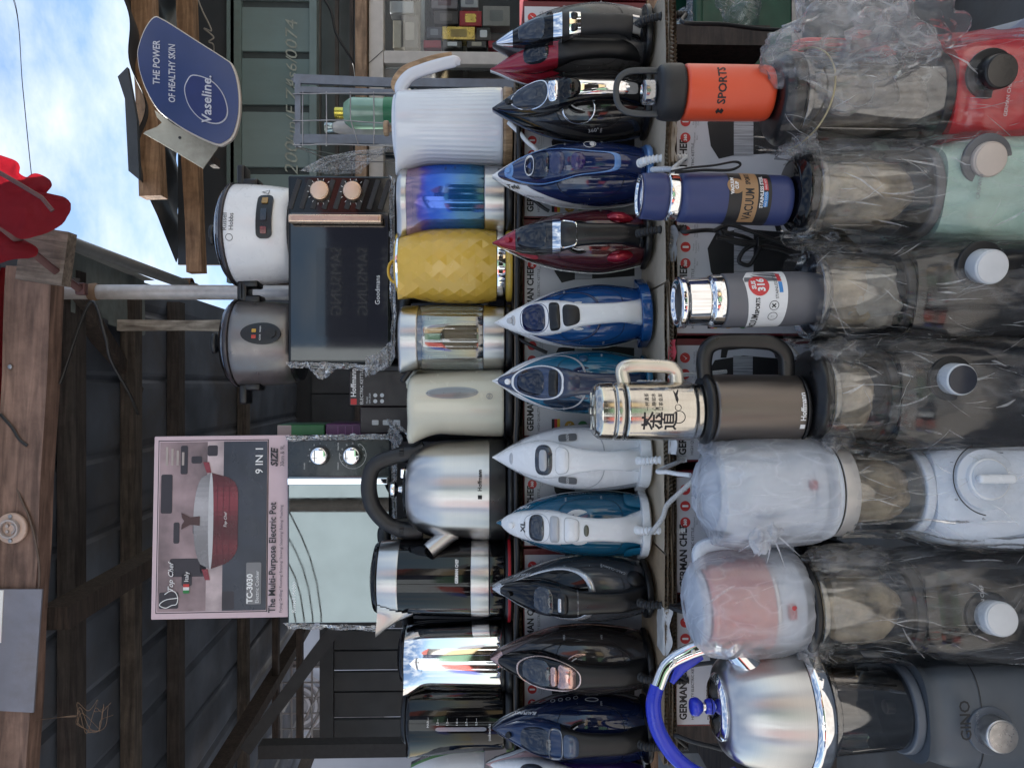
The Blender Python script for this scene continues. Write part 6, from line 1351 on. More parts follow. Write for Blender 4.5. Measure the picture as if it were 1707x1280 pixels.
for i_, (b0, b1) in enumerate(zip(sl_, sl_[1:])):
    q_ = (i_ + .5) / 20; sh = .35 + .75 * math.exp(-((q_ - .30) / .16) ** 2) + .35 * math.exp(-((q_ - .78) / .10) ** 2)
    pr_('pot_slice', [(X(b1), Z(pot_edge(b1))), (X(b0), Z(pot_edge(b0))), (X(b0), Z(352)), (X(b1), Z(352))], 5, mat('photo_red%d' % i_, (.20 * sh, .022 * sh + .012 * max(0, sh - .7), .034 * sh + .012 * max(0, sh - .7)), .3, var=.05))
    sg = .6 + .6 * math.exp(-((q_ - .35) / .2) ** 2)
    lz = lambda b_: 352 - 29 * max(0, 1 - ((b_ - 868) / 80) ** 2) ** .35
    pr_('lid_slice', [(X(b1), Z(352)), (X(b0), Z(352)), (X(b0), Z(lz(b0))), (X(b1), Z(lz(b1)))], 5.5, mat('photo_glass%d' % i_, (.34 * sg, .33 * sg, .35 * sg), .25, var=.10, vs=25))
for i, px in enumerate((362, 372, 382)): pr_('pot_line', Q(px, 793 + i * 3, px + 1, 943 - i * 3), 6, mat('photo_darkred', (.10, .015, .025), .4))
pr_('pot_rim', ell(X(868), Z(352), .112, .006, 40), 6, mat('photo_silver', (.5, .5, .52), .3))
pr_('lid_knob', [(X(b), Z(a)) for a, b in ((334, 860), (334, 876), (318, 874), (303, 882), (304, 874), (308, 868), (304, 862), (303, 854), (318, 862))], 7, mat('photo_brown2', (.07, .03, .028), .4))
for s in ((338, 770, 352, 788), (338, 948, 352, 966)): pr_('pot_handle', [(X(s[1]), Z(s[0])), (X(s[3]), Z(s[0] + 6)), (X(s[3]), Z(s[2])), (X(s[1]), Z(s[2] - 4))], 6, rd)
def tx(s_, size, m, px, py, align='LEFT', **kw): return text(s_, size, m, t, (X(py), -.0058, Z(px)), align, **kw)
tx('Top Chef', .017, WPRINT, 288, 985, shear=.4)
mk('hat_logo', sweep(crom([(X(994), -.006, Z(300)), (X(997), -.006, Z(280)), (X(1005), -.006, Z(270)), (X(1010), -.006, Z(280)), (X(1006), -.006, Z(290)), (X(1004), -.006, Z(298)), (X(994), -.006, Z(300)), (X(985), -.006, Z(296)), (X(982), -.006, Z(288)), (X(988), -.006, Z(278))], 6), .0009, .0004, 6), WPRINT, t)
for i, c in enumerate(((.02, .2, .05), (.7, .7, .7), (.5, .03, .03))): pr_('flag_stripe', Q(308, 987 - 5 * (i + 1), 318, 987 - 5 * i), 6, mat('itflag%d' % i, c, .5))
tx('Italy', .014, WPRINT, 314, 968)
tx('9 IN 1', .025, WPRINT, 433, 791, bold=.0002)
pr_('model_panel', rrect(X(1007), X(938), Z(437), Z(412), .003, 3), 6, mat('panel_grey', (.20, .20, .21), .4))
tx('TC-3030', .0185, WPRINT, 419, 1005, bold=.0007); tx('Electric Cooker', .0115, WPRINT, 431, 1005)
tx('The Multi-Purpose Electric Pot', .0222, KPRINT, 456, 1021, bold=.0004, sx=.91)
tx('Frying/ Grilling/ Roasting/ Braising/ Stewing/ Steaming/ Baking/ Poaching', .0092, KPRINT, 470, 1021, sx=.93)
tx('SIZE', .0225, KPRINT, 458, 779, shear=.2, bold=.0008); tx('30cm & 9L', .0135, KPRINT, 471, 779, sx=.85)
tx('Top Chef', .009, WPRINT, 377, 880, shear=.4)
# gift boxes behind
def plainbox(name, label, px0, px1, py0, py1, Y, m, d=.12):
    a = P(px1, py1, Y); b = P(px0, py0, Y); t = thing(name, label, 'box', ((a.x + b.x) / 2, Y, a.z), group='cartons wedged between the microwaves')
    mk('carton', mv(rbox(b.x - a.x, d, b.z - a.z, .002, 1), 0, d / 2, (b.z - a.z) / 2), m, t, smooth=30); return t, b.x - a.x, b.z - a.z
t, w_, h_ = plainbox('appliance_box', 'black kettle carton with white lettering between the microwaves', 582, 688, 618, 677, 1.84, mat('carton_black', (.022, .016, .018), .4))
text('Hoffmann', .017, WPRINT, t, (-w_ / 2 + .022, -.001, h_ - .011), 'LEFT', bold=.0004); mk('logo_mark', flat(rrect(-w_ / 2 + .004, -w_ / 2 + .018, h_ - .018, h_ - .004, .001, 2), -.0008), RPRINT, t, smooth=0)
text('ELECTRIC KETTLE', .0105, WPRINT, t, (-w_ / 2 + .004, -.001, h_ - .030), 'LEFT'); text('Model\nHM-2564', .0065, WLET, t, (-w_ / 2 + .006, -.001, h_ - .046), 'LEFT')
for i in range(4): mk('icon', flat(ell(-w_ / 2 + .012 + .014 * (i % 2), h_ - .062 - .016 * (i // 2), .0048, .0048, 18), -.0008), WLET, t, smooth=0)
t, w_, h_ = plainbox('appliance_box', 'dark carton with pictograms under the black kettle carton', 600, 700, 678, 722, 1.87, mat('carton_dark', (.030, .022, .028), .4))
for i in range(3): mk('icon', flat(rrect(-.012, .0, h_ - .045 - i * .026, h_ - .029 - i * .026, .002, 2), -.0008), WLET, t, smooth=0)
t, w_, h_ = plainbox('green_carton', 'green and white carton edge above the purple one', 462, 541, 708, 727, 1.90, mat('carton_leaf', (.035, .16, .055), .4, var=.1))
mk('white_panel', flat([(-w_ / 2 + .001, h_ * .7), (w_ / 2 - .001, h_ * .7), (w_ / 2 - .001, h_ - .001), (-w_ / 2 + .001, h_ - .001)], -.0008), mat('dull_pink', (.35, .28, .28), .5), t, smooth=0)
t, w_, h_ = plainbox('purple_carton', 'purple carton edge beside the mirror microwave', 543, 640, 706, 727, 1.90, mat('carton_plum', (.11, .03, .11), .4, var=.1))
for i in range(6): mk('print_line', box(-w_ * .4, w_ * .3, -.001, -.0006, h_ * .15 + i * .018, h_ * .15 + i * .018 + .002), mat('plum_print', (.25, .10, .25), .5), t, smooth=0)

# ------------------------------------------------------------------ blenders
YB = 1.125; BGRP = 'blenders in the front row'
bh = lambda px: P(px, 640, YB).z - FZ
bf = lambda px: P(px, 640, YB - .062).z - FZ
bl = lambda px: P(px, 640, YB - .040).z - FZ
FILM = film('bag_film', .06, .18, 22., (1, 1, .3), .022, .07, sharp=9., tint=(.99, .99, .99), edge=.16, bump=.5, patch=.95, colr=(.92, .92, .94))
FILMC = film('clear_film', .04, .14, 18., (1, 1, .3), .018, .06, sharp=9., tint=(.99, .99, .99), edge=.15, bump=.5, patch=.96, colr=(.92, .92, .94))
FILMB = film('film_billow', .07, .40, 20., (1, 1, .5), .03, .07, sharp=8., colr=(.94, .94, .96), edge=.2, bump=.5)
CREASE_GLINT = film('film_fold', .40, .3, 40., (1, 1, 1), .06, .15, 0., (.94, .95, .97), .2, 4., .75)  # white ribbon material, painted glints along the film's creases
JAR = thin('jar_glass', (.82, .82, .80), .10, .025, edge=.36)
JARS = thin('smoked_jar', (.46, .44, .42), .12, .03, edge=.38)
def wrap(parent, prof, m, seed, n=110, amp=.009, name='plastic_wrap', folds=80, flat_=False):
    """taut crinkled film round a thing: faceted folds, with crease glints added as thin white ribbons; prof is a list of (radius, z)"""
    zs = [p[1] for p in prof]; f = pchip([(p[1], p[0]) for p in prof]); rows = rng(zs[0], zs[-1], 62); V = []; Fa = []
    rs = random.Random(seed)
    def S(a, z, off=0.):
        ca, sa = math.cos(a), math.sin(a)
        w_ = noise.noise(Vector((ca * 1.8, sa * 1.8, z * 5 + seed))) * amp * 1.2
        w_ += (.5 - abs(noise.noise(Vector((ca * 3.4 + z * 9, sa * 3.4, z * 2.5 + seed * 2))))) * amp * 1.2
        w_ += (.5 - abs(noise.noise(Vector((ca * 7 - z * 14, sa * 7, z * 4 + seed))))) * amp * .6
        r_ = f(z) + w_ + off
        return Vector((r_ * sa, -r_ * ca, z))
    for i, z in enumerate(rows):
        for j in range(n):
            a = TAU * (j + (.5 if i % 2 else 0) ) / n
            V.append(S(a, z))
    for i in range(len(rows) - 1):
        for j in range(n):
            a, b = i * n + j, i * n + (j + 1) % n; c, d = (i + 1) * n + j, (i + 1) * n + (j + 1) % n
            Fa += [(a, b, c), (b, d, c)] if i % 2 == 0 else [(a, d, c), (a, b, d)]
    o_ = mk(name, (V, Fa), m, parent, smooth=14 if flat_ else 80)
    CV = []; CF = []
    for q in range(folds):
        a = rs.uniform(-1.75, 1.75); z = rs.uniform(zs[0] + .01, zs[-1] - .015); ln_ = rs.uniform(.015, .075) * (1 if rs.random() < .75 else 1.6)
        th = rs.gauss(0, .32) + (.28 if (a + seed) % 1.1 < .6 else -.22); w0 = rs.uniform(.00018, .0006) * (1 if rs.random() < .7 else 3.2)
        k0 = len(CV); m_ = 9; cur = rs.uniform(-.7, .7)
        for i in range(m_):
            s_ = (i / (m_ - 1) - .5) * ln_; zz_ = min(max(z + s_ * math.cos(th), zs[0]), zs[-1]); aa = a + (s_ * math.sin(th) + cur * s_ * s_ * 10) / max(.03, f(zz_))
            w_ = w0 * math.sin(PI * (i + .35) / (m_ - .3)); p = S(aa, zz_, .0007); tx_ = Vector((math.cos(aa), math.sin(aa), 0)) * math.cos(th) - Vector((0, 0, 1)) * math.sin(th)
            CV += [p - tx_ * w_, p + tx_ * w_]
            if i: CF.append((k0 + 2 * i - 2, k0 + 2 * i - 1, k0 + 2 * i + 1, k0 + 2 * i))
    if folds: tagit(mk('crease_glints', (CV, CF), CREASE_GLINT, parent, smooth=80), kind='stuff')
    return o_
def crumple(name, parent, c, rad, m, seed, n=40, amp=.28, loc=None):
    V = []; Fa = []; rows = n // 2
    for i in range(rows + 1):
        th = PI * i / rows
        for j in range(n):
            a = TAU * j / n; d = Vector((math.sin(th) * math.sin(a), -math.sin(th) * math.cos(a), math.cos(th)))
            s = 1 + amp * noise.noise(d * 1.6 + Vector((seed, 0, 0))) + amp * .9 * (abs(noise.noise(d * 2.6 + Vector((0, seed, 0)))) - .2) + amp * .22 * (abs(noise.noise(d * 7 + Vector((0, 0, seed)))) - .2)
            V.append((c[0] + d.x * rad[0] * s, c[1] + d.y * rad[1] * s, c[2] + d.z * rad[2] * s))
    for i in range(rows):
        for j in range(n):
            k_ = (j + 1) % n; Fa.append((i * n + j, i * n + k_, (i + 1) * n + k_, (i + 1) * n + j))
    return mk(name, (V, Fa), m, parent, smooth=70)

def blender(label, py, rz, basem, jarm, h_base, h_jar, h_lid, lidm, wb=.084, rj0=.052, rj1=.066, knob=None, knob_at=None, collarm=None, lid_r=None, open_jar=False, basetop=.060, e=3.2, packing=True, jar_prof=None):
    t = thing('blender', label, 'blender', Vector((P(0, py, YB).x, YB, FZ)), rz, BGRP)
    prof = [(.95, 0), (1.0, .006), (1.0, h_base * .30), (.97, h_base * .6), (.90, h_base * .82), (.80, h_base * .95), (basetop / wb, h_base)]
    rings = []
    f = pchip([(z, s) for s, z in prof])
    for z in [0, .003, .006] + rng(.012, h_base, 16): rings.append(sering(wb * f(z), wb * f(z) * .98, z, 48, e))
    mk('base', loft(rings), basem, t, smooth=50)
    for sx in (-1, 1): mk('foot', cyl(.010, .004, 12, .001, 'z', c=(sx * .05, -.045, -.002)), RUBBER, t)
    mk('collar', lathe(rprof([(0, h_base + .0005), (rj0 + .007, h_base + .0005), (rj0 + .006, h_base + .014), (0, h_base + .014)], .003), 48), collarm or SATIN, t)
    z0 = h_base + .0145
    jp = jar_prof or [(rj0, z0), (rj0 + .002, z0 + .012), (rj1 - .001, h_jar - .02), (rj1, h_jar)]
    mk('jar', lathe(jp, 72), jarm, t, smooth=60)
    for i in range(4): mk('jar_rib', xf(sweep([Vector((0, -rj0 - .0006, z0 + .015)), Vector((0, -rj1 + .0012, h_jar - .03))], .0016, .0012, 6), Matrix.Rotation(R(45 + 90 * i), 4, 'Z')), jarm, t)
    mk('blade', join(cyl(.010, .014, 16, .002, 'z', c=(0, 0, z0)), *[xf(box(0, .028, -.004, .004, .012, .0135), Matrix.Rotation(R(90 * i), 4, 'Z') @ Matrix.Rotation(R(-18 if i % 2 else 14), 4, 'Y')) for i in range(4)]), DSTEEL, t, smooth=0, loc=(0, 0, z0 * .0))
    lr = lid_r or rj1 + .003
    if open_jar: mk('lid', lathe(rprof([(lr - .006, h_jar - .012), (lr - .004, h_jar - .010), (lr - .012, h_lid - .010), (0, h_lid - .012)], .002), 56), lidm, t)
    else: mk('lid', lathe(rprof([(rj1 - .004, h_jar + .0005), (lr, h_jar + .001), (lr, h_jar + (h_lid - h_jar) * .55), (lr - .012, h_lid - .002), (0, h_lid)], .004), 64), lidm, t)
    mk('jar_rim', lathe(rprof([(rj1 + .0005, h_jar - .010), (rj1 + .003, h_jar - .009), (rj1 + .003, h_jar - .001), (rj1 + .0005, h_jar)], .001), 64), jarm, t)
    hp = crom([(.0, rj1 - .004, h_jar - .018), (.0, rj1 + .03, h_jar - .02), (.0, rj1 + .036, h_jar - .06), (.0, rj1 + .028, z0 + .05), (.0, rj0 + .004, z0 + .03)], 7)
    mk('jar_handle', xf(sweep(hp, .010, .007, 12, 3., up=(1, 0, 0)), Matrix.Rotation(R(-60), 4, 'Z')), basem, t)
    if knob:
        km_, kr, face = knob
        kp = Matrix.Rotation(-rz, 4, 'Z') @ (P(knob_at[0], knob_at[1], YB - wb - .022) - t.location); kz = kp.z; knob_x = kp.x
        tt_ = min(.98, abs(knob_x) / (wb * f(kz))); y_ = -wb * f(kz) * .98 * (1 - tt_ ** e) ** (1 / e)
        M = Matrix.Translation((knob_x, y_ + .004, kz)); t['knob_x'] = knob_x; t['knob_z'] = kz
        mk('dial_surround', xf(cyl(kr * 1.45, .006, 44, .002), M), collarm or SATIN, t)
        kd = .030 if kr < .024 else .014
        kb = mk('knob', xf(cyl(kr, kd, 44, .003), M), km_, t)
        mk('knob_face', xf(cyl(kr * .9, .0015, 40, .0005, c=(0, -kd - .0001, 0)), M), face, kb)
    if packing:
        crumple('packing_paper', t, (0, .0, z0 + (h_jar - z0) * .46), (rj0 * .84, rj0 * .84, (h_jar - z0) * .47), mat('tan_packing', (.50, .41, .29), .8, var=.6, vs=38, bump=.8, bs=60), py * .13, 36, .16)
    return t

# red blender
MINT = mat('mint_plastic', (.40, .56, .47), .28, coat=.3, var=.02); REDP = mat('red_plastic', (.55, .018, .025), .2, coat=.5, var=.03)
hb = bf(1592); hj = bf(1348); hl = bl(1300)
t = blender('wrapped red blender with smoked jar under the orange flask', 152, R(-14), REDP, JARS, hb, hj, hl, BLACK, wb=.086, rj0=.062, rj1=.062, knob=(BLACK, .023, mat('knob_brown', (.07, .06, .05), .3)), knob_at=(1672, 118), lid_r=.066, basetop=.07, jar_prof=[(.067, hb + .0145), (.066, hb + .05), (.058, hb + .085), (.060, hj - .03), (.062, hj)])
text('GERMAN CHEF', .007, WPRINT, t, (-.005, -.0852, hb * .62))
wrap(t, [(.092, .0), (.094, .04), (.092, hb * .6), (.084, hb * .95), (.074, hb + .06), (.074, hj - .05), (.070, hj - .01), (.0695, hl + .001)], FILMC, 1.)
crumple('plastic_billow', t, (.058, -.040, hj - .060), (.072, .050, .105), FILMB, 4., 72, .42)
crumple('plastic_billow', t, (.080, -.010, hj - .150), (.050, .05, .070), FILM, 7., 56, .45)
crumple('plastic_billow', t, (-.062, -.030, hj - .010), (.022, .03, .022), FILMB, 9., 36, .5)
mk('rubber_band', sweep(crom([Vector((.071 * math.sin(R(a)), -.071 * math.cos(R(a)), hj - .004 - .030 * max(0, math.cos(R(a - 20))) )) for a in range(-100, 101, 20)], 4), .0013, n=6), mat('rubber_band', (.55, .45, .25), .6), t)
RED_TOP = FZ + hl
# mint blender
hb = bf(1576); hj = bf(1372); hl = bl(1330)
t = blender('wrapped mint green blender with cream knob', 312, R(-16), MINT, JAR, hb, hj, hl, BLACKG, wb=.085, rj0=.060, rj1=.062, knob=(mat('cream_knob', (.56, .47, .40), .35), .024, mat('cream_face', (.62, .52, .44), .4)), knob_at=(1664, 266), collarm=mat('mid_grey_plastic', (.13, .13, .135), .4), lid_r=.058, basetop=.066)
text('CROWNLINE', .008, GPRINT, t, (.02, -.0822, hb * .80))
wrap(t, [(.091, .0), (.093, .04), (.090, hb * .6), (.082, hb * .95), (.073, hb + .05), (.070, hj - .04), (.067, hj - .012), (.066, hl - .012)], FILM, 12.)
crumple('plastic_billow', t, (-.062, -.020, hj - .005), (.020, .026, .034), FILM, 19., 36, .5)
crumple('plastic_billow', t, (.058, .0, hj + .005), (.016, .022, .036), FILM, 23., 36, .5)
MINT_TOP = FZ + hl
# black blender with white knob
hb = bf(1528); hj = bf(1374); hl = bl(1372)
t = blender('wrapped black blender with white knob under the grey flask', 487, R(-12), mat('dark_olive', (.010, .009, .008), .14, coat=.3), JAR, hb, hj, hl, mat('bag_black', (.012, .013, .02), .25), wb=.084, rj0=.060, rj1=.062, knob=(mat('white_knob', (.62, .63, .64), .3), .0235, mat('white_knob_face', (.70, .70, .70), .4)), knob_at=(1653, 445), open_jar=True, basetop=.066)
crumple('packing_paper', t, (-.002, -.004, hb + .045), (.050, .050, .045), mat('pale_packing', (.58, .55, .50), .7, var=.2, vs=60), 3., 40, .3)
wrap(t, [(.090, .0), (.092, .04), (.090, hb * .6), (.080, hb * .95), (.0705, hb + .03), (.071, hj - .04), (.070, hj - .008), (.071, hj + .012)], FILMC, 25.)
GREY_TOP = FZ + hl - .012
# black blender with ring dial
hb = bf(1500); hj = bf(1392); hl = bl(1352)
t = blender('wrapped dark blender with silver ring dial under the grey jug', 660, R(-4), mat('gunmetal', (.012, .012, .014), .14, coat=.3), JAR, hb, hj, hl, BLACK, wb=.088, rj0=.062, rj1=.064, knob=(mat('ring_white', (.62, .64, .66), .3), .0215, mat('ring_inner', (.03, .033, .045), .2)), knob_at=(1607, 633), basetop=.070)
mk('trim_arc', sweep(crom([Vector((.062 * a / 70, -.0868 + .004 * (a / 70) ** 4, .040 + .030 * (a / 70) ** 2)) for a in range(-70, 71, 14)], 4), .0012, n=8), CHROME, t)
text('Hoffmann', .010, WLET, t, (-.02, -.0895, .02))
wrap(t, [(.093, .0), (.095, .05), (.093, hb * .6), (.086, hb * .92), (.074, hb + .03), (.070, hj - .01), (.0695, hl - .014)], FILMC, 37.)
crumple('plastic_billow', t, (-.058, -.028, hj - .012), (.026, .022, .026), FILMB, 31., 40, .5)
crumple('plastic_billow', t, (.055, -.026, hj - .020), (.026, .020, .034), FILM, 33., 40, .5)
JUG_TOP = FZ + hl
# white blender
WP = mat('cool_white', (.60, .65, .72), .3, coat=.2, var=.02)
hb = bf(1562); hj = bf(1408); hl = bl(1372)
t = blender('white blender under the bagged white kettle', 822, R(8), WP, JAR, hb, hj, hl, WP, wb=.088, rj0=.058, rj1=.064, knob=(WHITE, .029, WP), knob_at=(1668, 798), collarm=WP, lid_r=.069, basetop=.064)
kx_, kz_ = t['knob_x'], t['knob_z']
mk('knob_grip', mv(rbox(.013, .014, .052, .005, 3), kx_, -.104, kz_), WHITE, t)
mk('dial_arc', mv(annulus(kx_, kz_, .049, .0506, -.0885, 40, 20, 170), 0, 0, 0), KPRINT, t, smooth=0)
for s_, a in (('2', 15), ('1', 65), ('0', 120), ('P', 168)): text(s_, .007, KPRINT, t, (kx_ + .055 * math.cos(R(a)), -.0885, kz_ + .055 * math.sin(R(a))))
mk('steel_ring', lathe(rprof([(.0655, hj - .022), (.0675, hj - .022), (.0675, hj - .001), (.0655, hj - .001)], .001), 60), mat('warm_ring', (.48, .46, .44), .35, .4), t)
wrap(t, [(.093, .0), (.095, .05), (.093, hb * .55), (.083, hb * .92), (.070, hb + .03), (.068, hj - .04), (.0695, hj - .012)], FILMC, 47.)
WHITE_TOP = FZ + hl
# black blender left
hb = bf(1545); hj = bf(1372); hl = bl(1340)
t = blender('wrapped black blender with white knob under the pink kettle', 1022, R(10), mat('black_olive', (.009, .0085, .008), .14, coat=.3), JAR, hb, hj, hl, BLACK, wb=.082, rj0=.060, rj1=.066, knob=(mat('white_knob'), .0235, mat('white_knob_face')), knob_at=(1671, 1032), lid_r=.068, basetop=.066)
text('GERMAN CHEF', .007, WPRINT, t, (.012, -.0815, .135)); text('OFF', .006, WPRINT, t, (-.012, -.0818, .118))
wrap(t, [(.088, .0), (.090, .05), (.088, hb * .6), (.080, hb * .94), (.073, hb + .04), (.072, hj - .04), (.072, hj - .012)], FILM, 57.)
crumple('plastic_billow', t, (.062, -.02, hj - .06), (.026, .03, .070), FILM, 43., 44, .4)
PINK_TOP = FZ + hl
# grey blender, unwrapped
hb = bf(1545); hj = bf(1392); hl = bl(1374)
GB = mat('slate_plastic', (.085, .098, .115), .42, var=.03, bump=.04, bs=700)
t = blender('unwrapped slate grey blender with clear jar and steel knob', 1196, R(6), GB, JARS, hb, hj, hl, BLACK, wb=.083, rj0=.058, rj1=.067, knob=(STEEL, .0225, mat('spun_face', (.45, .43, .42), .32, .9, var=.15, vs=120)), knob_at=(1672, 1228), collarm=mat('slate_collar', (.10, .115, .14), .4), lid_r=.070, basetop=.071, packing=False)
text('GINO', .021, mat('dark_lettering', (.012, .013, .016), .4), t, (.006, -.0838, P(1612, 640, YB - .085).z - FZ), bold=.0003); text('CUCINA', .006, GPRINT, t, (.006, -.0838, P(1632, 640, YB - .085).z - FZ))
mk('seam', loft([sering(.0806, .0791, hb * .66, 48, 3.2), sering(.0805, .0790, hb * .66 + .0012, 48, 3.2)], False, False), BLACK, t)
GINO_TOP = FZ + hl

# ------------------------------------------------------------------ flasks and kettles standing on the blenders
def at_top(py, z, dx=0., Y=YB): return Vector((P(0, py, Y).x + dx, Y, z + .001))
hz = lambda px, base, Y=YB: P(px, 640, Y).z - base - .001
# orange flask
b = RED_TOP; h = hz(1092, b)
t = thing('orange_flask', 'orange sports flask with black cap and carrying loop', 'flask', at_top(142, b))
OR = mat('orange_paint', (.72, .085, .030), .38, var=.02, coat=.15, bump=.03, bs=900)
hc = h - .040
mk('body', lathe(rprof([(0, 0), (.0375, 0), (.0395, .010), (.0400, hc), (0, hc)], .006), 64), OR, t)
mk('cap', lathe(rprof([(0, hc + .0005), (.0405, hc + .0005), (.0405, hc + .026), (.037, h - .003), (0, h)], .006), 64), mat('cap_black', (.016, .016, .017), .5), t)
mk('button', lathe(rprof([(0, h - .001), (.018, h), (.018, h + .018), (.012, h + .020), (0, h + .020)], .003), 36), thin('clear_button', (.55, .56, .58), .25, .04), t)
mk('button_core', lathe([(0, h), (.012, h), (.012, h + .014), (0, h + .014)], 20), DSTEEL, t)
mk('carrying_loop', sweep(crom([(.030, 0, h - .016), (.032, 0, h + .012), (.029, 0, h + .042), (.014, 0, h + .056), (-.014, 0, h + .056), (-.029, 0, h + .042), (-.032, 0, h + .012), (-.030, 0, h - .016)], 8), .0045, .003, 12, 3.), mat('loop_grey', (.05, .055, .06), .45), t)
text('SPORTS', .0165, KPRINT, t, (0, 0, hz(1192, b)), r=.0404, ang=R(-2), bold=.0004)
decal([(-.005, -.004), (.001, -.006), (.005, -.002), (.001, 0), (.005, .003), (-.001, .006), (-.005, .003), (-.002, .001)], .0404, KPRINT, t, hz(1192, b), R(-58), 'logo_mark')
# navy flask
b = MINT_TOP; h = hz(1066, b)
t = thing('navy_flask', 'navy blue flask with brown and black vacuum label', 'flask', at_top(326, b), R(2), ry=R(1.5))
NV = mat('navy_paint', (.030, .045, .145), .45, var=.03, coat=.1)
r_ = .0365; hs = h - .052
mk('body', lathe(rprof([(0, .0), (.034, 0), (r_, .008), (r_, hs - .012), (.033, hs - .003), (0, hs - .003)], .005), 60), NV, t)
mk('chrome_ring', lathe(rprof([(.033, hs - .003), (.0345, hs - .001), (.0345, hs + .012), (.032, hs + .014)], .002), 56), CHROME, t)
mk('cup', lathe(rprof([(0, hs + .014), (.0335, hs + .014), (.0345, hs + .020), (.0330, h - .002), (.0300, h), (.0280, h - .004), (0, h - .005)], .003), 60), NV, t)
mk('cup_rim', lathe(rprof([(.0295, h - .001), (.0315, h + .0015), (.0285, h + .002), (.0270, h - .002)], .001), 48), CHROME, t)
mk('cup_well', lathe([(0, h - .0042), (.0135, h - .0042), (.0135, h - .0035), (0, h - .0035)], 30), CHROME, t)
zA, zB_ = hz(1272, b), hz(1203, b)
strip_decal(r_ + .0004, R(-180), R(180), zA, zB_, mat('label_black', (.014, .014, .016), .45), t, 'label', 48)
LB = mat('label_brown', (.36, .21, .10), .5, var=.06)
strip_decal(r_ + .0007, R(-75), R(75), hz(1250, b), hz(1224, b), LB, t, 'label_band')
text('VACUUM', .0175, KPRINT, t, (0, 0, hz(1237, b)), r=r_ + .0010, ang=R(-27), bold=.0004, sx=.66); text('SPORTS', .0095, KPRINT, t, (0, 0, hz(1234, b)), r=r_ + .0010, ang=R(36), bold=.0003, sx=.7)
decal(ell(0, 0, .0125, .0125), r_ + .0008, LB, t, hz(1214, b), R(16), 'label_badge'); text('VACUUM\nCUP', .0065, WPRINT, t, (0, 0, hz(1212, b)), r=r_ + .0013, ang=R(16), bold=.0003)
text('STAINLESS STEEL', .0068, WPRINT, t, (0, 0, hz(1251.5, b) - .004), r=r_ + .0010, ang=R(6), bold=.0002)
for i, (c, s_, a) in enumerate((((.05, .25, .6), 'HAS COOL', -14), ((.55, .05, .06), 'HAS HOT', 22))):
    strip_decal(r_ + .0008, R(a - 16), R(a + 16), hz(1266, b), hz(1259, b), mat('tag%d' % i, c, .5), t, 'label_tag'); text(s_, .0045, WPRINT, t, (0, 0, hz(1262.5, b)), r=r_ + .0013, ang=R(a))
t2 = thing('flask_strap', 'black wrist strap hanging beside the navy flask', 'strap', P(1128, 284, YB - .02))
o = P(1128, 284, YB - .02)
mk('strap', sweep(crom([P(1118, 286, YB - .03) - o, P(1150, 280, YB - .035) - o, P(1190, 276, YB - .03) - o, P(1225, 270, YB - .02) - o, P(1234, 276, YB - .02) - o, P(1215, 284, YB - .025) - o, P(1170, 284, YB - .03) - o, P(1125, 288, YB - .03) - o], 8), .0016, .0028, 8), mat('black_strap', (.012, .012, .013), .7), t2)
mk('white_toggle', sweep([P(1088, 283, YB + .12) - o, P(1110, 282, YB + .06) - o, P(1124, 284, YB) - o], .0045, n=10), WHITE, t2)
# grey flask
b = GREY_TOP; h = hz(1126, b)
t = thing('grey_flask', 'grey flask with chrome cup lid and white label with red bubble', 'flask', at_top(492, b), R(0), ry=R(-2))
r_ = .0400; hs = hz(1200, b)
mk('body', lathe(rprof([(0, 0), (.036, 0), (.0385, .022), (r_, .030), (r_, hs), (0, hs)], .004), 60), mat('grey_paint', (.145, .145, .16), .42, var=.03), t)
mk('chrome_ring', lathe(rprof([(.036, hs + .0005), (.0395, hs + .0005), (.0385, hs + .016), (.034, hs + .020)], .004), 60), CHROME, t)
mk('chrome_cup', lathe(rprof([(.034, hs + .020), (.0355, hs + .022), (.0350, h - .014), (.0385, h - .010), (.0375, h - .002), (.033, h), (.028, h - .006), (.0, h - .008)], .003), 60), CHROME, t)
mk('cup_top', lathe([(0, h - .0074), (.0285, h - .0055)], 40), SATIN, t)
lp_ = [(-.062, hz(1292, b)), (.060, hz(1300, b)), (.060, hz(1246, b)), (.030, hz(1228, b)), (-.005, hz(1232, b)), (-.062, hz(1238, b))]
decal(list(reversed(lp_)), r_ + .0005, WPRINT, t, 0., 0., 'label')
decal(ell(.018, hz(1251, b), .0165, .0150), r_ + .0009, mat('bubble_red', (.62, .045, .05), .4), t, 0., 0., 'label_bubble')
text('SUS', .0085, WPRINT, t, (0, 0, hz(1243, b)), r=r_ + .0013, ang=R(26), bold=.0004); text('316', .0145, WPRINT, t, (0, 0, hz(1255, b)), r=r_ + .0013, ang=R(26), bold=.0006)
text('VACUUM', .0135, KPRINT, t, (0, 0, hz(1246, b)), r=r_ + .0009, ang=R(-60), bold=.0004, sx=.62); text('SPORTS', .0085, KPRINT, t, (0, 0, hz(1248, b)), r=r_ + .0009, ang=R(-18), bold=.0003, sx=.8)
text('STAINLESS STEEL', .0062, KPRINT, t, (0, 0, hz(1279, b)), r=r_ + .0009, ang=R(28))
for a in (-42, -18): mk('icon', mv(rotz(bend(annulus(0, 0, .0062, .0070, 0), r_ + .0009), R(a)), 0, 0, hz(1274, b)), KPRINT, t, smooth=0); text('\u2716' if a > -30 else '!', .007, KPRINT, t, (0, 0, hz(1274, b)), r=r_ + .0009, ang=R(a))
for i, a in enumerate((20, 46)): strip_decal(r_ + .0009, R(a - 12), R(a + 12), hz(1289, b), hz(1283, b), MATS['tag%d' % i], t, 'label_tag')
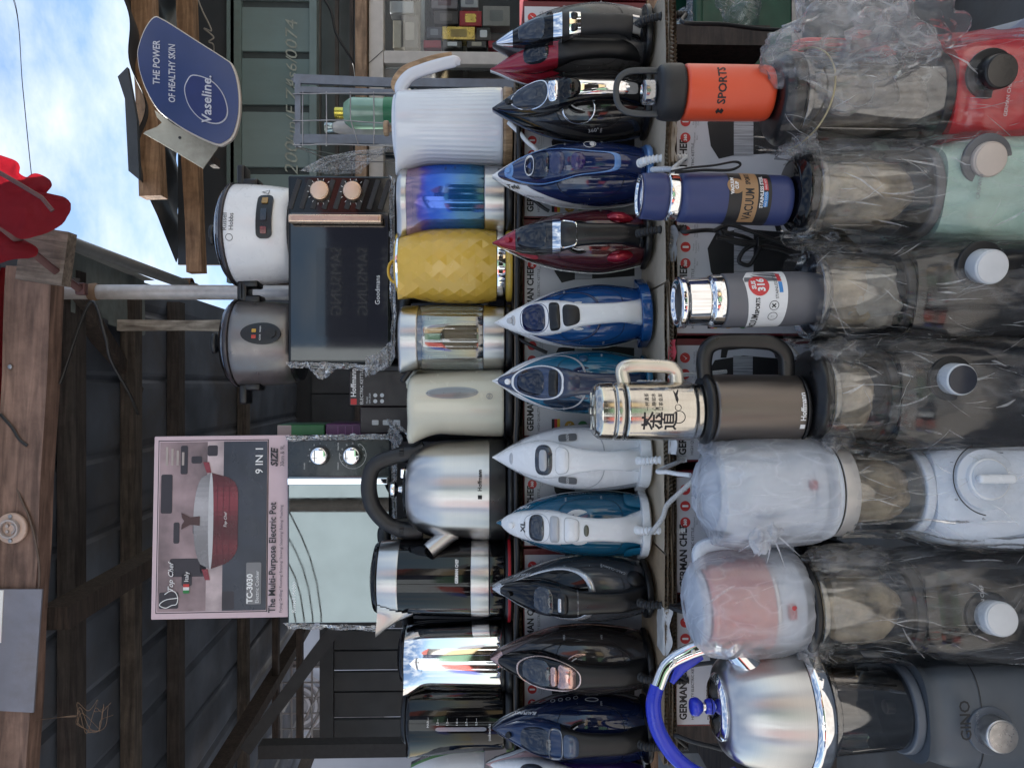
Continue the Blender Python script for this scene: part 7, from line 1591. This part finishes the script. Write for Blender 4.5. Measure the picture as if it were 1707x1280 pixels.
# grey-brown jug and steel tea flask on it
b = JUG_TOP; h = hz(1180, b)
t = thing('metallic_jug', 'brown grey metallic jug with black handle on the ring dial blender', 'jug', at_top(682, b), 0)
r_ = .0500
MB_ = mat('bronze_metal', (.155, .135, .122), .34, .85, var=.05, vs=50, stretch=(1, 1, .1))
mk('foot_ring', lathe(rprof([(0, 0), (.049, 0), (.0505, .006), (0, .006)], .002), 60), BLACK, t)
mk('body', lathe(rprof([(0, .0065), (.0495, .0065), (r_, .012), (r_, h - .004), (.046, h), (0, h)], .003), 72), MB_, t)
mk('lid', lathe(rprof([(0, h + .0005), (.052, h + .0005), (.053, h + .008), (.046, h + .013), (0, h + .013)], .003), 60), BLACK, t)
mk('handle', sweep(crom([(.046, -.005, h + .006), (.070, -.008, h + .008), (.090, -.010, h + .002), (.098, -.011, h - .02), (.098, -.011, h - .07), (.094, -.011, h - .095), (.078, -.008, h - .112), (.048, -.004, h - .116)], 8), .011, .009, 16, 3.2), BLACK, t)
text('Hoffmann', .0105, WPRINT, t, (0, 0, hz(1332, b) + .013), r=r_ + .0006, ang=R(5), bold=.0003); decal([(-.0035, -.0035), (.0035, -.0035), (.0035, .0035), (-.0035, .0035)], r_ + .0006, WPRINT, t, hz(1332, b) + .013, R(-29), 'logo_mark')
TEA_B = b + h + .0135
b = TEA_B; h = hz(988, b); r_ = .0430
t = thing('steel_tea_flask', 'polished steel flask with black tea calligraphy on the metallic jug', 'flask', at_top(686, b), R(2))
PS = mat('polished_steel', (.55, .52, .47), .16, 1., var=.06, vs=50, stretch=(.3, .3, 6), rv=.05)
mk('body', lathe(rprof([(0, 0), (.040, 0), (.0405, .010), (r_, .014), (r_, h - .048), (.041, h - .044), (0, h - .044)], .003), 64), PS, t)
mk('lid', lathe(rprof([(0, h - .0435), (.0412, h - .0435), (.0428, h - .040), (.0428, h - .032), (.0405, h - .030), (.0425, h - .027), (.0415, h - .008), (.036, h), (0, h + .0015)], .003), 64), PS, t)
for i in range(6): mk('lid_petal', mv(rbox(.010, .018, .003, .001, 2), 0, -.020, 0), PS, t, loc=(0, 0, h + .001), rot=(0, 0, R(60 * i)))
mk('seal_ring', lathe([(.0421, h - .0452), (.0431, h - .0446), (.0421, h - .0440)], 56), BLACK, t)
for i, s_ in enumerate(('\u8336', '\u9053')): text(s_, .030, KPRINT, t, (0, 0, hz(1079 + 26 * i, b)), r=r_ + .0006, ang=R(-20), bold=.0003)
for i, s_ in enumerate(('\u4e00\u676f\u6e05\u8336', '\u5fc3\u9759\u5982\u6c34', '\u4ee5\u8336\u4f1a\u53cb')): text(s_, .0068, KPRINT, t, (0, 0, hz(1070 + 11 * i, b)), r=r_ + .0006, ang=R(18))
text('\u65e5 \u6e05', .006, KPRINT, t, (0, 0, hz(1086, b)), r=r_ + .0006, ang=R(-1))
mk('teapot_print', mv(rotz(bend(join(annulus(0, 0, .0085, .0095, 0), annulus(.0, .0, .0095, .0095, 0), annulus(.014, .001, .004, .0047, 0, 20)), r_ + .0006), R(-12)), 0, 0, hz(1120, b)), KPRINT, t, smooth=0)
decal([(-.012, 0), (-.006, -.002), (.0, -.001), (.010, -.004), (.012, -.003), (.004, .001), (.010, .004), (.002, .003), (-.006, .002)], r_ + .0006, KPRINT, t, hz(1118, b), R(30), 'hand_print')
CHP = mat('champagne', (.68, .63, .54), .22, .6)
mk('handle', sweep(crom([(.040, -.004, h - .046), (.060, -.006, h - .043), (.066, -.008, h - .055), (.066, -.008, h - .085), (.064, -.008, h - .112), (.056, -.006, h - .122), (.041, -.004, h - .124)], 8), .010, .0065, 14, 3.4), CHP, t)

# bagged white kettle
BAGW = film('milky_bag', .38, .30, 10., (1, 1, .5), .05, .12, .6, (.88, .90, .95), .15, 10., .35)
def bag(parent, prof, seed, knot, amp=.007, tail=None):
    wrap(parent, prof, BAGW, seed, 72, amp, 'plastic_bag', 14, False)
    crumple('bag_knot', parent, knot, (.014, .013, .012), BAGW, seed, 30, .5)
    crumple('bag_knot', parent, (knot[0] - .012, knot[1] - .004, knot[2] + .016), (.017, .009, .013), BAGW, seed + 3, 30, .6)
    for i in range(14):
        a = TAU * i / 14; d = Vector((math.cos(a), 0, math.sin(a)))
        p0 = Vector(knot) + Vector((0, .004, 0)); mk('bag_pleat', sweep(crom([p0 + d * .008, p0 + d * .03 + Vector((0, .004, 0)), p0 + d * (.052 + .01 * math.sin(i * 5)) + Vector((.0, .016, 0))], 5), [.0016, .0012, .0004], None, 5), BAGW, parent)
b = WHITE_TOP; h = hz(1166, b)
t = thing('bagged_white_kettle', 'white kettle in a knotted milky plastic bag', 'kettle', at_top(824, b), R(5))
mk('base', lathe(rprof([(0, 0), (.066, 0), (.066, .018), (0, .018)], .004), 48), WP, t)
mk('body', lathe([(0, .0185), (.064, .0185), (.066, .03), (.064, .09), (.056, .15), (.046, h - .022), (.02, h - .014), (0, h - .013)], 56), WP, t, smooth=60)
mk('spout', sweep([Vector((-.045, -.01, h - .075)), Vector((-.066, -.012, h - .05)), Vector((-.074, -.012, h - .04))], [.016, .010, .008], None, 16), WP, t)
mk('handle', sweep(crom([(.048, .01, h - .03), (.074, .012, h - .035), (.078, .012, h - .09), (.062, .01, .05)], 8), .010, .008, 12, 3.), WP, t)
mk('switch', mv(rbox(.014, .012, .010, .003, 2), .012, -.068, .024), mat('switch_red', (.45, .05, .06), .4), t)
bag(t, [(.070, -.012), (.074, .005), (.076, .05), (.078, .10), (.072, .15), (.058, h - .015), (.030, h + .004), (.006, h + .008)], 61., (-.050, -.066, hz(1256, b)))
crumple('bag_corner', t, (.06, .0, h - .025), (.024, .03, .022), BAGW, 71., 34, .4)
# bagged pink kettle
b = PINK_TOP; h = hz(1148, b)
t = thing('bagged_pink_kettle', 'pink folding kettle in a loose milky plastic bag', 'kettle', at_top(1010, b), R(-4), ry=R(-3))
PK = mat('salmon_silicone', (.66, .25, .20), .45, var=.03)
mk('base', lathe(rprof([(0, 0), (.062, 0), (.066, .03), (.066, .042), (0, .042)], .006), 48), WP, t)
mk('folding_body', lathe([(0, .0425), (.0655, .0425)] + [((.066 - .014 * q) + .0022 * math.sin(q * 26), .044 + (.088) * q) for q in rng(0, 1, 60)] + [(0, .134)], 64), PK, t, smooth=60)
mk('steel_rim', lathe(rprof([(.066, .0405), (.069, .041), (.069, .0465), (.066, .047)], .001), 56), SILV, t)
mk('top_rim', lathe(rprof([(0, .1342), (.054, .1342), (.055, .150), (.050, h - .014), (0, h - .012)], .006), 48), WP, t)
mk('switch', mv(rbox(.022, .014, .012, .004, 2), .008, -.066, .026), mat('switch_red'), t)
mk('handle', sweep(crom([(.05, .01, h - .02), (.082, .012, h - .025), (.086, .012, .08), (.064, .01, .035)], 8), .010, .008, 12, 3.), WP, t)
bag(t, [(.050, -.018), (.068, -.002), (.073, .03), (.073, .08), (.068, .13), (.060, h - .012), (.036, h + .002), (.006, h + .006)], 83., (-.062, -.030, -.012), .006)
crumple('bag_corner', t, (-.052, -.045, -.010), (.030, .02, .024), FILM, 91., 34, .35)
# whistling kettle
b = GINO_TOP; h = hz(1198, b)
t = thing('whistling_kettle', 'brushed steel whistling kettle with blue handle and knob', 'kettle', at_top(1192, b), R(10))
r_ = .094
prof = [(0, 0), (.088, 0), (.092, .003)] 
mk('chrome_foot', lathe(rprof([(0, 0), (.088, 0), (.0945, .006), (.0955, .022), (.091, .030), (0, .030)], .003), 80), CHROME, t)
dm = [(.0912, .0305)] + [(.048 + (.0912 - .048) * math.cos(a) ** .85, .032 + (h - .032) * math.sin(a)) for a in rng(.05, PI / 2 - .02, 22)] + [(.046, h)]
mk('body', lathe(dm, 96), STEELH, t, smooth=60)
mk('lid', lathe(rprof([(.0465, h - .001), (.048, h + .002), (.040, h + .008), (.015, h + .012), (0, h + .012)], .003), 56), CHROME, t)
BL = mat('royal_blue_plastic', (.012, .03, .52), .3, coat=.3)
mk('lid_stem', lathe(rprof([(0, h + .012), (.006, h + .012), (.006, h + .024), (0, h + .024)], .001), 20), CHROME, t)
mk('knob', lathe(rprof([(0, h + .024), (.007, h + .024), (.014, h + .032), (.012, h + .042), (0, h + .044)], .004), 28), BL, t)
mk('knob_collar', lathe(rprof([(.0065, h + .012), (.012, h + .012), (.010, h + .020), (.0065, h + .020)], .002), 24), BL, t)
zt_ = hz(1096, b)
hp = crom([(.082, -.01, h - .022), (.088, -.01, h + .006), (.080, -.006, h + .038), (.060, 0, zt_ - .018), (.028, 0, zt_ - .001)], 8)
mk('front_bracket', sweep(hp, [.018, .012, .011, .010, .010], [.017, .009, .0085, .008, .008], 14, 3.5), CHROME, t)
for i in (10, 16, 22): mk('rivet', cyl(.0035, .003, 12, .0008, c=(hp[i].x, hp[i].y - .0095, hp[i].z)), STEEL, t)
mk('spout', sweep([Vector((.056, -.030, h - .045)), Vector((.086, -.040, h - .016))], [.022, .018], None, 30), CHROME, t)
mk('spout_cap', lathe(rprof([(0, 0), (.018, 0), (.018, .010), (.010, .016), (0, .016)], .003), 28), CHROME, t, loc=(.086, -.040, h - .016), rot=(0, R(48), 0))
mk('trigger', sweep([Vector((.072, 0, h + .022)), Vector((.056, 0, zt_ - .036)), Vector((.034, 0, zt_ - .022))], [.006, .010, .004], [.004, .006, .004], 12, 3.), BL, t)
hp = crom([(.030, 0, zt_ - .001), (.004, 0, zt_ + .006), (-.030, 0, zt_ + .001), (-.065, 0, zt_ - .020), (-.090, 0, zt_ - .052), (-.098, 0, h + .005), (-.092, 0, h - .022)], 8)
mk('handle', sweep(hp, [.010, .0112, .0116, .0112, .0104, .009, .009], [.008, .010, .0105, .010, .0092, .0072, .008], 16, 2.6), BL, t, smooth=60)

# looped leads and small things between flasks and boxes
def lead(label, pts, r=.0034, m=RUBBER, name='tied_lead', cat='cord'): return tagit(cable(name, pts, r, m), label, cat)
t = thing('tied_lead', 'bundle of black power lead tied beside the grey flask', 'cord', P(1230, 410, 1.24)); o = P(1230, 410, 1.24)
for i, pts in enumerate(([(1190, 385), (1215, 375), (1250, 385), (1290, 400), (1330, 415)], [(1195, 396), (1225, 400), (1260, 405), (1300, 398), (1335, 392)], [(1262, 405), (1240, 418), (1232, 436), (1248, 442), (1258, 430), (1268, 410)], [(1198, 380), (1210, 398), (1240, 408), (1280, 412), (1330, 425)])):
    mk('loop', sweep(crom([P(a, b_, 1.235 + .004 * i) - o for a, b_ in pts], 8), .0036, n=10), RUBBER, t)
mk('tie', mv(rbox(.016, .010, .005, .002, 2), *(P(1264, 404, 1.23) - o)), BLACK, t)
lead('striped braided lead end by the metallic jug handle', [P(1290, 575, 1.2), P(1300, 568, 1.19), P(1318, 580, 1.18), P(1330, 592, 1.18), P(1318, 588, 1.185), P(1300, 578, 1.19)], .003, WTEX, 'braided_lead')
lead('black plug lead hanging between the pink kettle blender and the slate blender', [P(1420, 1108, 1.17), P(1470, 1100, 1.17), P(1500, 1112, 1.17), P(1490, 1125, 1.18), P(1470, 1132, 1.19)], .004, RUBBER, 'plug_lead')
lead('thin black lead looping beside the slate blender', [P(1545, 1085, 1.15), P(1560, 1100, 1.14), P(1600, 1122, 1.13), P(1660, 1128, 1.12), P(1720, 1120, 1.12)], .0026, RUBBER, 'plug_lead')
t = thing('power_plug', 'black three pin plug between the two left blenders', 'plug', P(1400, 1108, 1.16), R(15))
mk('plug_body', rbox(.034, .024, .040, .006, 3), BLACK, t)
for dx in (-.009, .009): mk('pin', mv(rbox(.005, .004, .018, .001, 1), dx, 0, .029), CHROME, t)
mk('pin', mv(rbox(.004, .006, .020, .001, 1), 0, .006, .030), CHROME, t)
# crumpled clear bags in the green crate and behind the red blender
t = thing('clear_bag', 'crumpled clear plastic bag lying in the green crate', 'plastic bag', Vector((P(0, 45, 2.05).x, 2.05, P(1300, 0, 1.95).z + .03)))
crumple('film', t, (0, 0, .10), (.14, .12, .11), FILMB, 5.5, 60, .4)
t = thing('leaning_bar', 'pale blue metal bar leaning beside the red blender', 'bar', P(1707, 52, 1.3))
o = P(1707, 52, 1.3)
mk('bar', sweep([P(1760, 30, 1.3) - o, P(1640, 62, 1.3) - o, P(1600, 74, 1.3) - o], .012, .006, 10, 5.), mat('pale_blue_metal', (.45, .5, .58), .4, .3), t)
